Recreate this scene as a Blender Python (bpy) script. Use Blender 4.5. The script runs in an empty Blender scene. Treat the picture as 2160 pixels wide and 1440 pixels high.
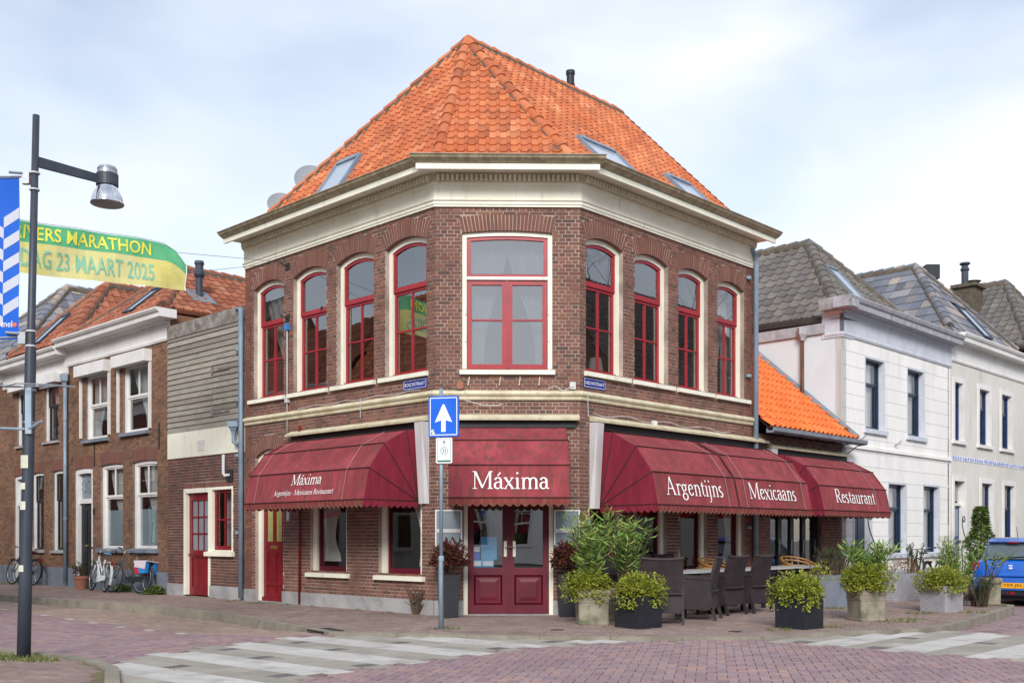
import bpy, math, random
from mathutils import Vector
R_ = math.radians
random.seed(7)
SC = bpy.context.scene
COL = SC.collection
# ---------------------------------------------------------------- camera
CAMZ = 1.30
cam = bpy.data.cameras.new('camera'); camo = bpy.data.objects.new('camera', cam); COL.objects.link(camo)
cam.sensor_width = 36; cam.lens = 2188/2160*36; cam.shift_y = 413/2160; cam.clip_end = 900; cam.clip_start = .05
camo.location = (0, 0, CAMZ); camo.rotation_euler = (math.pi/2, 0, R_(-1.03)); SC.camera = camo
# ---------------------------------------------------------------- sky and sun
SUN_EL, SUN_AZ = R_(30), R_(184)          # azimuth clockwise from +Y: behind the camera, to the left
w = bpy.data.worlds.new('World'); SC.world = w; w.use_nodes = True
nt = w.node_tree; nt.nodes.clear()
def N(t, **k):
    n = nt.nodes.new(t)
    for a, b in k.items(): setattr(n, a, b)
    return n
sky = N('ShaderNodeTexSky', sky_type='NISHITA'); sky.sun_disc = False; sky.sun_elevation = SUN_EL; sky.sun_rotation = SUN_AZ
sky.air_density = 1.2; sky.dust_density = .4; sky.ozone_density = 1.5
tc = N('ShaderNodeTexCoord'); mp = N('ShaderNodeMapping'); mp.inputs['Scale'].default_value = (1.0, 1.0, 2.6); mp.inputs['Rotation'].default_value = (0, 0, R_(38))
nz = N('ShaderNodeTexNoise'); nz.inputs['Scale'].default_value = 1.75; nz.inputs['Detail'].default_value = 4.5; nz.inputs['Roughness'].default_value = .5
nz.inputs['Distortion'].default_value = .25
rp = N('ShaderNodeValToRGB'); rp.color_ramp.elements[0].position = .38; rp.color_ramp.elements[1].position = .66
rp.color_ramp.elements[0].color = (.37, .37, .37, 1); rp.color_ramp.elements[1].color = (.88, .88, .88, 1)
mx = N('ShaderNodeMix', data_type='RGBA'); mx.inputs[7].default_value = (7.7, 8.0, 8.9, 1)
bg = N('ShaderNodeBackground'); bg.inputs['Strength'].default_value = .108
ou = N('ShaderNodeOutputWorld')
lk = nt.links.new
lk(tc.outputs['Generated'], mp.inputs['Vector']); lk(mp.outputs['Vector'], nz.inputs['Vector']); lk(nz.outputs['Fac'], rp.inputs['Fac'])
lk(rp.outputs['Color'], mx.inputs[0]); lk(sky.outputs['Color'], mx.inputs[6]); lk(mx.outputs[2], bg.inputs['Color']); lk(bg.outputs['Background'], ou.inputs['Surface'])
sl = bpy.data.lights.new('sun', 'SUN'); sl.energy = 2.4; sl.angle = R_(20); sl.color = (1, .965, .91)
so = bpy.data.objects.new('sun', sl); COL.objects.link(so)
sd = Vector((math.sin(SUN_AZ)*math.cos(SUN_EL), math.cos(SUN_AZ)*math.cos(SUN_EL), math.sin(SUN_EL)))
so.rotation_euler = (-sd).to_track_quat('-Z', 'Y').to_euler(); so.location = sd*60
SC.view_settings.view_transform = 'Standard'; SC.view_settings.look = 'None'; SC.view_settings.exposure = .45; SC.view_settings.gamma = 1
SC.cycles.max_bounces = 8; SC.cycles.transparent_max_bounces = 12
# ---------------------------------------------------------------- materials
def lin(c):
    if isinstance(c, str):
        c = [int(c[i:i+2], 16)/255 for i in (0, 2, 4)]
        c = [x/12.92 if x <= .04045 else ((x+.055)/1.055)**2.4 for x in c]
    return (c[0], c[1], c[2], 1)
MATS = {}
def mat(name, c1, c2=None, sc=(3, 3, 3), rough=.75, bump=0, bsc=60, metal=0, ramp=None, spot=None, spec=.4, coat=0, fine=.12, coord='pos', weave=None, trans=0, lo=.35, hi=.65):
    """c1/c2 mixed by soft noise; ramp = colours picked by the per-piece 'tint'; spot=(colour, amount, scale) = dirt with its own shape"""
    m = bpy.data.materials.new(name); m.use_nodes = True; MATS[name] = m
    t = m.node_tree; n = t.nodes; l = t.links.new; b = n['Principled BSDF']
    b.inputs['Roughness'].default_value = rough; b.inputs['Metallic'].default_value = metal; b.inputs['Specular IOR Level'].default_value = spec
    b.inputs['Coat Weight'].default_value = coat; b.inputs['Coat Roughness'].default_value = .08
    if coord == 'pos': src = n.new('ShaderNodeNewGeometry').outputs['Position']
    else: src = n.new('ShaderNodeTexCoord').outputs['Object']
    def noise(scale, det=4, vec=None):
        q = n.new('ShaderNodeTexNoise'); q.inputs['Detail'].default_value = det; q.inputs['Roughness'].default_value = .6
        if isinstance(scale, tuple):
            mpn = n.new('ShaderNodeVectorMath'); mpn.operation = 'MULTIPLY'; mpn.inputs[1].default_value = scale; l(src, mpn.inputs[0]); l(mpn.outputs[0], q.inputs['Vector']); q.inputs['Scale'].default_value = 1
        else:
            l(src, q.inputs['Vector']); q.inputs['Scale'].default_value = scale
        return q.outputs['Fac']
    def mix(fac, a, bb, mode='MIX'):
        x = n.new('ShaderNodeMix'); x.data_type = 'RGBA'; x.blend_type = mode
        for i, v in ((0, fac), (6, a), (7, bb)):
            if hasattr(v, 'links'): l(v, x.inputs[i])
            elif i == 0: x.inputs[0].default_value = v
            else: x.inputs[i].default_value = lin(v)
        return x.outputs[2]
    def rampf(v, a, c):
        x = n.new('ShaderNodeMapRange'); x.inputs[1].default_value = a; x.inputs[2].default_value = c; x.clamp = True; l(v, x.inputs[0]); return x.outputs[0]
    if ramp:
        at = n.new('ShaderNodeAttribute'); at.attribute_name = 'tint'
        cr = n.new('ShaderNodeValToRGB'); cr.color_ramp.interpolation = 'LINEAR'
        e = cr.color_ramp.elements
        while len(e) < len(ramp): e.new(.5)
        for i, c in enumerate(ramp): e[i].position = i/(len(ramp)-1); e[i].color = lin(c)
        l(at.outputs['Fac'], cr.inputs['Fac']); col = cr.outputs['Color']
        if c2: col = mix(rampf(noise(sc), lo, hi), col, mix(.5, col, c2))
    else:
        col = lin(c1)
        if c2: col = mix(rampf(noise(sc), lo, hi), c1, c2)
    if spot: col = mix(rampf(noise(spot[2], 6), spot[3] if len(spot) > 3 else .55, (spot[3] if len(spot) > 3 else .55)+.16), col, mix(spot[1], col, spot[0]) if hasattr(col, 'links') else spot[0])
    if fine:
        f = noise(95, 3); g = n.new('ShaderNodeMapRange'); g.inputs[1].default_value = .25; g.inputs[2].default_value = .75; g.inputs[3].default_value = 1-fine; g.inputs[4].default_value = 1+fine; l(f, g.inputs[0])
        col = mix(1.0, col, g.outputs[0], 'MULTIPLY')
    if weave:
        sx = n.new('ShaderNodeSeparateXYZ'); l(src, sx.inputs[0])
        def wv(o, k):
            a = n.new('ShaderNodeMath'); a.operation = 'MULTIPLY'; a.inputs[1].default_value = k; l(o, a.inputs[0])
            s = n.new('ShaderNodeMath'); s.operation = 'SINE'; l(a.outputs[0], s.inputs[0]); return s.outputs[0]
        ad = n.new('ShaderNodeMath'); ad.operation = 'ADD'; l(sx.outputs[0], ad.inputs[0]); l(sx.outputs[1], ad.inputs[1])
        mu = n.new('ShaderNodeMath'); mu.operation = 'MULTIPLY'; l(wv(ad.outputs[0], weave*.6), mu.inputs[0]); l(wv(sx.outputs[2], weave), mu.inputs[1])
        wf = rampf(mu.outputs[0], -.7, .7); col = mix(wf, mix(.55, col, (0, 0, 0)), col)
        bm = n.new('ShaderNodeBump'); bm.inputs['Strength'].default_value = .5; bm.inputs['Distance'].default_value = .006; l(wf, bm.inputs['Height']); l(bm.outputs[0], b.inputs['Normal'])
    if hasattr(col, 'links'): l(col, b.inputs['Base Color'])
    else: b.inputs['Base Color'].default_value = col
    if bump and not weave:
        bm = n.new('ShaderNodeBump'); bm.inputs['Strength'].default_value = bump; bm.inputs['Distance'].default_value = .01; l(noise(bsc, 4), bm.inputs['Height']); l(bm.outputs[0], b.inputs['Normal'])
    if trans:
        tr = n.new('ShaderNodeBsdfTranslucent'); ms = n.new('ShaderNodeMixShader'); ms.inputs[0].default_value = trans
        if hasattr(col, 'links'): l(col, tr.inputs['Color'])
        else: tr.inputs['Color'].default_value = col
        l(b.outputs[0], ms.inputs[1]); l(tr.outputs[0], ms.inputs[2]); l(ms.outputs[0], n['Material Output'].inputs['Surface'])
    return m
def glassmat(name, refl=.16, tint=(.9, .93, .94), rough=.0):
    m = bpy.data.materials.new(name); m.use_nodes = True; MATS[name] = m
    t = m.node_tree; n = t.nodes; l = t.links.new; n.remove(n['Principled BSDF'])
    tr = n.new('ShaderNodeBsdfTransparent'); tr.inputs[0].default_value = (*tint, 1)
    gl = n.new('ShaderNodeBsdfGlossy'); gl.inputs['Roughness'].default_value = rough
    ge = n.new('ShaderNodeNewGeometry')            # Schlick reflectance, the same from both sides of the pane
    dp = n.new('ShaderNodeVectorMath'); dp.operation = 'DOT_PRODUCT'; l(ge.outputs['Normal'], dp.inputs[0]); l(ge.outputs['Incoming'], dp.inputs[1])
    def mth(op, a, b_):
        x = n.new('ShaderNodeMath'); x.operation = op; x.use_clamp = op != 'ABSOLUTE'
        for i, v in enumerate((a, b_)):
            if v is None: continue
            if hasattr(v, 'links'): l(v, x.inputs[i])
            else: x.inputs[i].default_value = v
        return x
    om = mth('SUBTRACT', 1.0, mth('ABSOLUTE', dp.outputs['Value'], None).outputs[0]); pw = mth('POWER', om.outputs[0], 5.0)
    sc_ = mth('MULTIPLY', pw.outputs[0], 1-refl); ad = mth('ADD', sc_.outputs[0], refl)
    no = n.new('ShaderNodeTexNoise'); no.inputs['Scale'].default_value = .9; no.inputs['Detail'].default_value = 1
    l(ge.outputs['Position'], no.inputs['Vector'])
    bm = n.new('ShaderNodeBump'); bm.inputs['Strength'].default_value = .12; bm.inputs['Distance'].default_value = .02; l(no.outputs['Fac'], bm.inputs['Height']); l(bm.outputs[0], gl.inputs['Normal'])
    ms = n.new('ShaderNodeMixShader'); l(ad.outputs[0], ms.inputs[0]); l(tr.outputs[0], ms.inputs[1]); l(gl.outputs[0], ms.inputs[2])
    l(ms.outputs[0], n['Material Output'].inputs['Surface'])
glassmat('glass', .34); glassmat('glass_front', .33); glassmat('glass_low', .12)
mat('brick', '8a4d43', '5d4340', sc=(.9, .9, .9), ramp=['584740', '6c4b41', '7b5347', '865c4d', '7e5245', '8f6350', '744d42'], rough=.9, bump=.35, bsc=80, spot=('4a3936', .6, 1.7, .58), fine=.22)
mat('brick_brown', '7a4a3c', '50392f', sc=(.8, .8, .8), ramp=['66513f', '7f5d48', '946b51', '8a6149', '9f775b', '785a46'], rough=.92, bump=.4, bsc=80, spot=('3d332f', .6, 1.5, .57), fine=.25)
mat('brick_dark', '6c463e', '4a3a38', sc=(1, 1, 1), ramp=['4f3a37', '6a443c', '7b4b40', '5e4640', '85574a'], rough=.92, bump=.4, bsc=80, spot=('b5a398', .5, 5, .68), fine=.25)
mat('arch_brick', '86483d', '6a4a43', sc=(2, 2, 2), ramp=['6a483f', '784e43', '825649', '744a3c', '7c5145'], rough=.9, bump=.35, bsc=80, fine=.2)
mat('mortar', 'b9a99d', '85766d', sc=(1.3, 1.3, 1.3), rough=.95, bump=.5, bsc=90, fine=.2, spot=('5d524d', .7, 1.1, .56))
mat('mortar_dark', '8d7f76', '6a5d55', sc=(2, 2, 2), rough=.95, bump=.5, bsc=90, fine=.2)
mat('cream', 'eeecdc', 'e2dfcd', sc=(1.5, 1.5, 1.5), rough=.55, bump=.06, bsc=25, fine=.05, spot=('b3ad96', .55, (8, 8, 1.6), .57))
mat('cream_old', 'd6cfb4', 'bfb596', sc=(5, 5, 2), rough=.65, bump=.2, bsc=40, fine=.08, spot=('8d8466', .7, 9, .58))
mat('gutter_bronze', 'b3a98f', '8e836a', sc=(9, 9, 1), rough=.5, bump=.05, fine=.06, spot=('6f6550', .5, 8, .58))
mat('zinc', '8797a8', '748494', sc=(4, 4, 2), rough=.5, metal=.1, fine=.05)
mat('red_paint', 'a3242f', '8f1f2a', sc=(2, 2, 2), rough=.35, fine=.05, coat=.15)
mat('burgundy_paint', '661028', '560d21', sc=(2, 2, 2), rough=.5, fine=.06, coat=.03)
mat('door_red', '841c26', '70161f', sc=(2, 2, 2), rough=.35, fine=.05, coat=.15)
mat('white_paint', 'e6e4e2', 'd8d6d3', sc=(2, 2, 2), rough=.5, fine=.03, spot=('bdb9b0', .5, 5, .64))
mat('white_wall', 'f2f0ec', 'e6e4e0', sc=(1, 1, .5), rough=.85, bump=.15, bsc=30, fine=.05, spot=('c8c5be', .45, (2.2, 2.2, .4), .54))
mat('side_render', 'd6e0e6', 'cad4da', sc=(1, 1, .6), rough=.9, bump=.2, bsc=18, fine=.04, spot=('aca6ab', .5, 2.2, .62))
mat('cream_wall', 'dad7d1', 'cdcac2', sc=(1.2, 1.2, .6), rough=.85, bump=.15, bsc=30, fine=.05, spot=('b0aca0', .5, (2.2, 2.2, .4), .54))
mat('score', 'bdbbba', 'acaaa9')
mat('lilac_paint', 'cdd1da', 'c0c4ce', sc=(3, 3, 3), rough=.6, fine=.04, spot=('8a8299', .4, 5, .62))
mat('old_lilac', '9a9a9e', 'b0b1b8', sc=(6, 6, 3), rough=.75, fine=.1, bump=.2, spot=('6f625f', .6, 6, .55))
mat('navy_paint', '22384f', '1b2d41', sc=(3, 3, 3), rough=.35, fine=.04, coat=.1)
mat('navy_door', '2b3f78', '22335f', sc=(3, 3, 3), rough=.35, fine=.04)
mat('black_paint', '1d1f24', '272a30', sc=(3, 3, 3), rough=.4, fine=.05)
mat('plinth', 'a9a7a8', '8f8d8e', sc=(2, 2, 2), rough=.9, bump=.3, bsc=50, fine=.12, spot=('6d6b69', .6, 4, .57))
mat('plinth_blue', '7f8693', '6f7682', sc=(2, 2, 2), rough=.85, bump=.2, fine=.08, spot=('8d9098', .4, 5, .6))
mat('interior', '5a5048', '453d37', sc=(1, 1, 1), rough=.9)
mat('curtain', 'bdbab6', 'a9a6a3', sc=(6, 6, 1), rough=.9, fine=.05, trans=.35)
mat('curtain_grey', '7a7f86', '696e75', sc=(6, 6, 1), rough=.9, fine=.05, trans=.35)
mat('curtain_white', 'e4e2de', 'd4d2ce', sc=(6, 6, 1), rough=.9, fine=.04, trans=.3)
mat('blind', 'b9cfd6', 'a9c2ca', sc=(3, 3, 1), rough=.6, fine=.03, trans=.2)
mat('tile_orange', 'd9703c', 'b85a30', sc=(1.1, 1.1, 1.1), ramp=['96573a', 'b16741', 'be7047', 'c87d51', 'ab6040', 'd08c62'], rough=.72, bump=.2, bsc=45, spot=('7a5748', .6, 3.2, .57), fine=.14)
mat('tile_bright', 'ec7a30', 'e0692a', sc=(1.5, 1.5, 1.5), ramp=['c9652f', 'd87539', 'df8043', 'd06b33'], rough=.7, bump=.1, bsc=45, fine=.08)
mat('tile_rust', 'b45a3a', '8a4630', sc=(1.2, 1.2, 1.2), ramp=['754636', '8c543e', '9e6248', '955b43', 'aa7357', '815040'], rough=.85, bump=.3, bsc=45, spot=('5d4a40', .65, 3.5, .55), fine=.18)
mat('tile_grey', '6f6a66', '5a5652', sc=(1.2, 1.2, 1.2), ramp=['5a5653', '67625f', '716b66', '615d5a', '7a746c', '6a6562'], rough=.8, bump=.3, bsc=45, spot=('8a7f58', .45, 3.5, .6), fine=.15)
mat('tile_blue', '6f7178', '5d5f68', sc=(1.2, 1.2, 1.2), ramp=['54565f', '6c6f79', '80828b', '62646d', 'a89a8a', '8b8d96'], rough=.6, bump=.2, bsc=45, fine=.12, spot=('4c4a48', .5, 4, .6))
mat('roof_mortar', '6a5a50', '4c4a3e', sc=(6, 6, 6), rough=.95, bump=.6, fine=.25, spot=('4b5330', .6, 9, .55))
mat('roof_deck', '4a3228', '3a2a22', sc=(3, 3, 3), rough=.95)
mat('lead', '7d858e', '6d747c', sc=(5, 5, 5), rough=.6, fine=.08)
mat('fabric', 'a34850', '88363e', sc=(3, 3, 1.2), rough=.9, bump=.5, bsc=7, fine=.10, spot=('6b4238', .75, (13, 13, .8), .47), trans=.12)
mat('fabric_side', '932a40', '7c2034', sc=(5, 5, 1.5), rough=.88, bump=.6, bsc=8, fine=.05, trans=.18)
mat('valance', '8a4440', '7a3838', sc=(9, 9, 2), rough=.9, fine=.08, spot=('8a6a4a', .6, (14, 14, 3), .55), trans=.12)
mat('valance_edge', '80604a', '6d4f3f', sc=(9,9,9), rough=.9)
mat('seam', '4a2422', '3a1c1c', rough=.9)
mat('cord', 'b39a9e', None, rough=.8)
mat('white_print', 'f0ecea', None, rough=.7, fine=.02)
mat('alu', 'cfcdcd', 'bdbbbb', sc=(3, 3, 1), rough=.5, fine=.03)
mat('galv', '9fb0bf', '8799a9', sc=(9, 9, 3), rough=.45, metal=.35, fine=.06)
mat('pole_paint', '3d444f', '343a44', sc=(8, 8, 2), rough=.45, fine=.06, spot=('5b5d5e', .4, 12, .64))
mat('chrome', 'd8dadd', None, rough=.12, metal=1, fine=0)
mat('brushed', 'b4b8bd', 'a2a6ab', sc=(9, 9, 9), rough=.35, metal=.8, fine=.04)
mat('sign_blue', '0f63d8', '0d59c6', sc=(3, 3, 3), rough=.4, fine=.02)
mat('plate_blue', '23308f', '1d2a7d', sc=(3, 3, 3), rough=.25, fine=.03, coat=.3)
mat('sign_white', 'e9ebee', None, rough=.4, fine=.02)
mat('sign_green', '2f6b55', None, rough=.5, fine=.03)
mat('banner_blue', '0d68dd', '0b5fd0', sc=(2, 2, 2), rough=.6, fine=.02, trans=.25)
mat('banner_white', 'd9dbe4', None, rough=.6, fine=.02, trans=.25)
mat('banner_green', '74d097', '68c88c', sc=(2, 2, 2), rough=.6, fine=.03, trans=.45)
mat('banner_yellow', 'fff8ae', 'fdf28c', sc=(1, 1, 1), rough=.6, fine=.02, trans=.5)
mat('print_yellow', 'ece75a', None, rough=.6, fine=.02)
mat('print_teal', '84bd9f', None, rough=.6, fine=.02)
mat('print_navy', '6f80bd', None, rough=.6, fine=.02)
mat('orange_dot', 'f0673c', None, rough=.6)
mat('board_wood', '8f8a80', '7f776d', sc=(3, 3, 14), rough=.9, bump=.35, bsc=50, ramp=['8d877d', 'a59f94', '98958a', 'a0988e', '7f786e', 'aea89e'], fine=.18, spot=('54564e', .6, (3, 3, 18), .56))
mat('stain_wood', '6d645c', '8d867f', sc=(4, 4, 4), rough=.95, fine=.2, spot=('a7a2a0', .6, 6, .5))
mat('wicker', '41363a', '342b2e', sc=(5, 5, 5), rough=.6, fine=.06, coord='obj', weave=210)
mat('wicker_black', '2b2e37', '23252d', sc=(5, 5, 5), rough=.55, fine=.05, coord='obj', weave=230)
mat('wicker_grey', 'b9b7bd', 'a9a7ad', sc=(5, 5, 5), rough=.6, fine=.05, coord='obj', weave=200)
mat('cane', 'b98a4c', '9a6d38', sc=(9, 9, 9), rough=.5, fine=.08)
mat('stone', '9c9484', '7f786a', sc=(3, 3, 3), rough=.92, bump=.4, bsc=40, fine=.18, spot=('565e40', .75, 4.0, .49))
mat('table_top', 'b3b4b2', 'a5a6a4', sc=(5, 5, 5), rough=.45, fine=.05)
mat('terracotta', 'a56b56', '90604f', sc=(6, 6, 6), rough=.9, fine=.1, spot=('c09a86', .5, 8, .6))
mat('soil', '3b2e24', '2b221b', rough=.95)
mat('bark', '5b4a3c', '463930', sc=(9, 9, 3), rough=.95, bump=.5, fine=.2)
def leafmat(name, cols): mat(name, cols[0], ramp=cols, rough=.55, fine=.05, trans=.35, spec=.3)
leafmat('leaf_oleander', ['51703a', '6f9049', '88aa5c', '9dbd64', '5e803f', 'bccf70', '79994f', 'a8a556'])
leafmat('leaf_lime', ['66752b', '93a43a', 'b0bf48', '84883a', 'c5cd5a', '9c8a42', '728032', 'b4bf4c'])
leafmat('leaf_red', ['553030', '74403c', '4c4634', '8a4a42', '625040', '9a5a4c', '5a3434'])
leafmat('leaf_dark', ['35452f', '44563a', '52663f', '3b4a36', '5f7048'])
leafmat('leaf_ivy', ['4c6a34', '5f7f3c', '86934a', '3f5a30', '9aa05a'])
leafmat('leaf_brown', ['8a6a4c', 'a5835f', '77583f', '9a7350'])
leafmat('grass', ['556330', '687836', '7c8540', '4a5a2c', '8a8248'])
leafmat('litter', ['d8d4cc', 'e0dcd4', '8a7a4c', 'a58a50', 'c9c2b4'])
leafmat('flower_red', ['c9261f', 'e8502c', 'd43a2a'])
leafmat('flower_white', ['e8e4e2', 'f2efec'])
mat('paver', '9a8078', '7d6a63', sc=(.7, .7, .7), ramp=['84706a', '938078', 'a08c83', '8a7b76', '987f75', '86746d'], rough=.92, bump=.3, bsc=70, fine=.22, spot=('645c50', .55, 1.1, .52))
mat('clinker', '957a80', '7f6970', sc=(.6, .6, .6), ramp=['877276', '957f82', 'a08a8b', '8e777b', 'a98a80', '978386'], rough=.8, bump=.3, bsc=70, fine=.18, spot=('74646a', .45, .7, .55))
mat('clinker_tan', '9c877c', '8a776c', sc=(.6, .6, .6), ramp=['8f7a70', 'a08a7e', 'a9958a', '94816f'], rough=.85, bump=.3, bsc=70, fine=.15, spot=('77705e', .5, 1.6, .54))
mat('joint_sand', '6d5f5b', '7d706a', sc=(4, 4, 4), rough=.98, bump=.4, fine=.25)
mat('joint_moss', '6a5f4e', '6d6b45', sc=(1.2, 1.2, 1.2), rough=.98, bump=.4, fine=.25)
mat('zebra_white', 'd5d2cd', 'c2bfba', sc=(2, 2, 2), ramp=['b3b0aa', 'bfbcb6', 'aaa7a1', 'c6c3be'], rough=.85, bump=.2, bsc=120, fine=.14, spot=('948f89', .6, 2.6, .5))
mat('zebra_grey', 'a39d92', '8f897f', sc=(3, 3, 3), ramp=['9b958a', 'a8a297', '938d83', 'b0aa9f'], rough=.92, bump=.5, bsc=140, fine=.3, spot=('6d6964', .6, 5, .6))
mat('dark_slab', '6f6b6a', '5d5a5a', sc=(4, 4, 4), rough=.9, fine=.2)
mat('kerb', '938c7f', '7d776b', sc=(2, 2, 2), rough=.93, bump=.4, bsc=80, fine=.2, spot=('5f5d4a', .55, 3.5, .55))
mat('cast_iron', '3d3b3c', '2e2d2e', sc=(9, 9, 9), rough=.7, metal=.3, fine=.1)
mat('far_ground', '8d827d', '7d736e', sc=(.5, .5, .5), rough=.95)
mat('car_blue', '0f5fc4', '0d58b8', sc=(2, 2, 2), rough=.3, coat=1, fine=0)
mat('car_glass', '59656d', '46525a', sc=(2, 2, 2), rough=.06, spec=1.0, fine=0)
mat('rubber', '1b1b1d', '242426', sc=(9, 9, 9), rough=.85, fine=.08)
mat('plastic_black', '202225', '2a2c30', sc=(9, 9, 9), rough=.55, fine=.05)
mat('tail_red', '9c1414', None, rough=.2, coat=.6, fine=0)
mat('number_yellow', 'e9a414', None, rough=.45, fine=.02)
mat('ink', '26262a', None, rough=.6, fine=0)
mat('bike_white', 'dfe4e4', 'cfd6d6', sc=(9, 9, 9), rough=.35, fine=.03)
mat('bike_grey', '6c7077', '565a61', sc=(9, 9, 9), rough=.35, metal=.3, fine=.03)
mat('bike_black', '24262a', '303236', sc=(9, 9, 9), rough=.4, fine=.03)
mat('saddle_brown', '6b4632', '573826', rough=.6)
mat('saddle_blue', '6f9fc0', '5b8bb0', sc=(9, 9, 9), rough=.7)
mat('bag_blue', '2f86d0', '2878c0', sc=(9, 9, 9), rough=.7)
mat('bag_red', 'c8202c', None, rough=.7)
mat('bag_pale', 'c9bcc6', 'dcd4da', sc=(40, 40, 40), rough=.7)
mat('sticker', 'd5d6cf', 'c4c6a8', sc=(14, 14, 14), rough=.6)
mat('poster_blue', '3fa9dc', '5bb6e2', sc=(3, 3, 3), rough=.5)
mat('frosted', '87929a', '78838b', sc=(2, 2, 2), rough=.35, spec=.6, fine=.03)
mat('brass', 'c2a35a', 'a88a48', sc=(9, 9, 9), rough=.35, metal=.7, fine=.05)
mat('stained_glass', 'b9ab55', '8f9a6a', sc=(8, 8, 5), rough=.3, fine=.05)
mat('dish', '8f939a', '9a9ea5', sc=(2, 2, 2), rough=.6, fine=.03)
mat('blue_tile', 'a9b4d6', 'dfe2ee', sc=(9, 9, 9), rough=.4, lo=.47, hi=.53)
mat('solar', 'a9b3c0', '98a3b2', sc=(1, 1, 1), rough=.15, spec=.8, fine=0)
# ---------------------------------------------------------------- mesh helpers
class MB:
    def __init__(s): s.v = []; s.f = []; s.t = []; s.tint = 0.5
    def add(s, pts, faces):
        k = len(s.v); s.v.extend(pts); s.f.extend([tuple(i+k for i in f) for f in faces]); s.t.extend([s.tint]*len(faces))
    def poly(s, *pts): s.add(list(pts), [tuple(range(len(pts)))])
    def hexa(s, p, back=True):      # p: 4 lower/back + 4 upper/front corners in matching order
        fs = [(4, 5, 6, 7), (0, 1, 5, 4), (1, 2, 6, 5), (2, 3, 7, 6), (3, 0, 4, 7)]
        if back: fs.append((3, 2, 1, 0))
        s.add(p, fs)
    def box(s, x0, x1, y0, y1, z0, z1): s.hexa([(x0, y0, z0), (x1, y0, z0), (x1, y1, z0), (x0, y1, z0), (x0, y0, z1), (x1, y0, z1), (x1, y1, z1), (x0, y1, z1)])
    def fbox(s, F, s0, s1, o0, o1, z0, z1, back=True):
        p = F.p; s.hexa([p(s0, o0, z0), p(s1, o0, z0), p(s1, o0, z1), p(s0, o0, z1), p(s0, o1, z0), p(s1, o1, z0), p(s1, o1, z1), p(s0, o1, z1)], back)
    def tube(s, pts, r, n=8, caps=True):
        pts = [Vector(p) for p in pts]; rs = r if isinstance(r, (list, tuple)) else [r]*len(pts)
        k = len(s.v); up = None
        for i, p in enumerate(pts):
            d = (pts[min(i+1, len(pts)-1)]-pts[max(i-1, 0)]).normalized()
            if up is None: up = Vector((0, 0, 1)) if abs(d.z) < .9 else Vector((1, 0, 0))
            a = d.cross(up).normalized(); b = a.cross(d).normalized(); up = b
            for j in range(n):
                t = 2*math.pi*j/n; s.v.append(tuple(p+a*math.cos(t)*rs[i]+b*math.sin(t)*rs[i]))
        fs = []
        for i in range(len(pts)-1):
            for j in range(n): fs.append((k+i*n+j, k+i*n+(j+1) % n, k+(i+1)*n+(j+1) % n, k+(i+1)*n+j))
        if caps: fs.append(tuple(k+j for j in range(n))[::-1]); fs.append(tuple(k+(len(pts)-1)*n+j for j in range(n)))
        s.f.extend(fs); s.t.extend([s.tint]*len(fs))
    def lathe(s, c, prof, n=20, ax=None):   # prof: (r, h) along axis ax from c
        c = Vector(c); ax = Vector(ax or (0, 0, 1)).normalized(); a = ax.orthogonal().normalized(); b = ax.cross(a)
        k = len(s.v)
        for r, h in prof:
            for j in range(n):
                t = 2*math.pi*j/n; s.v.append(tuple(c+ax*h+(a*math.cos(t)+b*math.sin(t))*r))
        fs = [(k+i*n+j, k+i*n+(j+1) % n, k+(i+1)*n+(j+1) % n, k+(i+1)*n+j) for i in range(len(prof)-1) for j in range(n)]
        s.f.extend(fs); s.t.extend([s.tint]*len(fs))
    def torus(s, c, ax, R, r, n=28, m=8):
        c = Vector(c); ax = Vector(ax).normalized(); a = ax.orthogonal().normalized(); b = ax.cross(a); k = len(s.v)
        for i in range(n):
            t = 2*math.pi*i/n; d = a*math.cos(t)+b*math.sin(t)
            for j in range(m):
                u = 2*math.pi*j/m; s.v.append(tuple(c+d*(R+r*math.cos(u))+ax*r*math.sin(u)))
        fs = [(k+i*m+j, k+((i+1) % n)*m+j, k+((i+1) % n)*m+(j+1) % m, k+i*m+(j+1) % m) for i in range(n) for j in range(m)]
        s.f.extend(fs); s.t.extend([s.tint]*len(fs))
    def sweep(s, F3, path_s, prof):  # straight moulding: prof polyline (o,z) between s values (mitres given by functions of o)
        a, b = path_s; p = F3.p; k = len(s.v)
        for o, z in prof: s.v.append(p(a(o) if callable(a) else a, o, z)); s.v.append(p(b(o) if callable(b) else b, o, z))
        n = len(prof); fs = [(k+2*i, k+2*i+1, k+2*i+3, k+2*i+2) for i in range(n-1)]
        fs += [tuple(k+2*i for i in range(n)), tuple(k+2*i+1 for i in range(n))[::-1]]
        s.f.extend(fs); s.t.extend([s.tint]*len(fs))
    def build(s, name, m, parent=None, smooth=False, kind=None):
        off = Vector((0, 0, 0)); q = parent
        while q is not None: off += q.location; q = q.parent
        me = bpy.data.meshes.new(name)
        ox, oy, oz = off
        me.from_pydata([(a-ox, b-oy, c-oz) for a, b, c in s.v], [], s.f)
        at = me.attributes.new('tint', 'FLOAT', 'FACE'); at.data.foreach_set('value', s.t)
        me.materials.append(MATS[m])
        if smooth: me.polygons.foreach_set('use_smooth', [True]*len(me.polygons))
        o = bpy.data.objects.new(name, me); COL.objects.link(o)
        if parent is not None: o.parent = parent
        if kind: o['kind'] = kind
        return o
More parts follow.
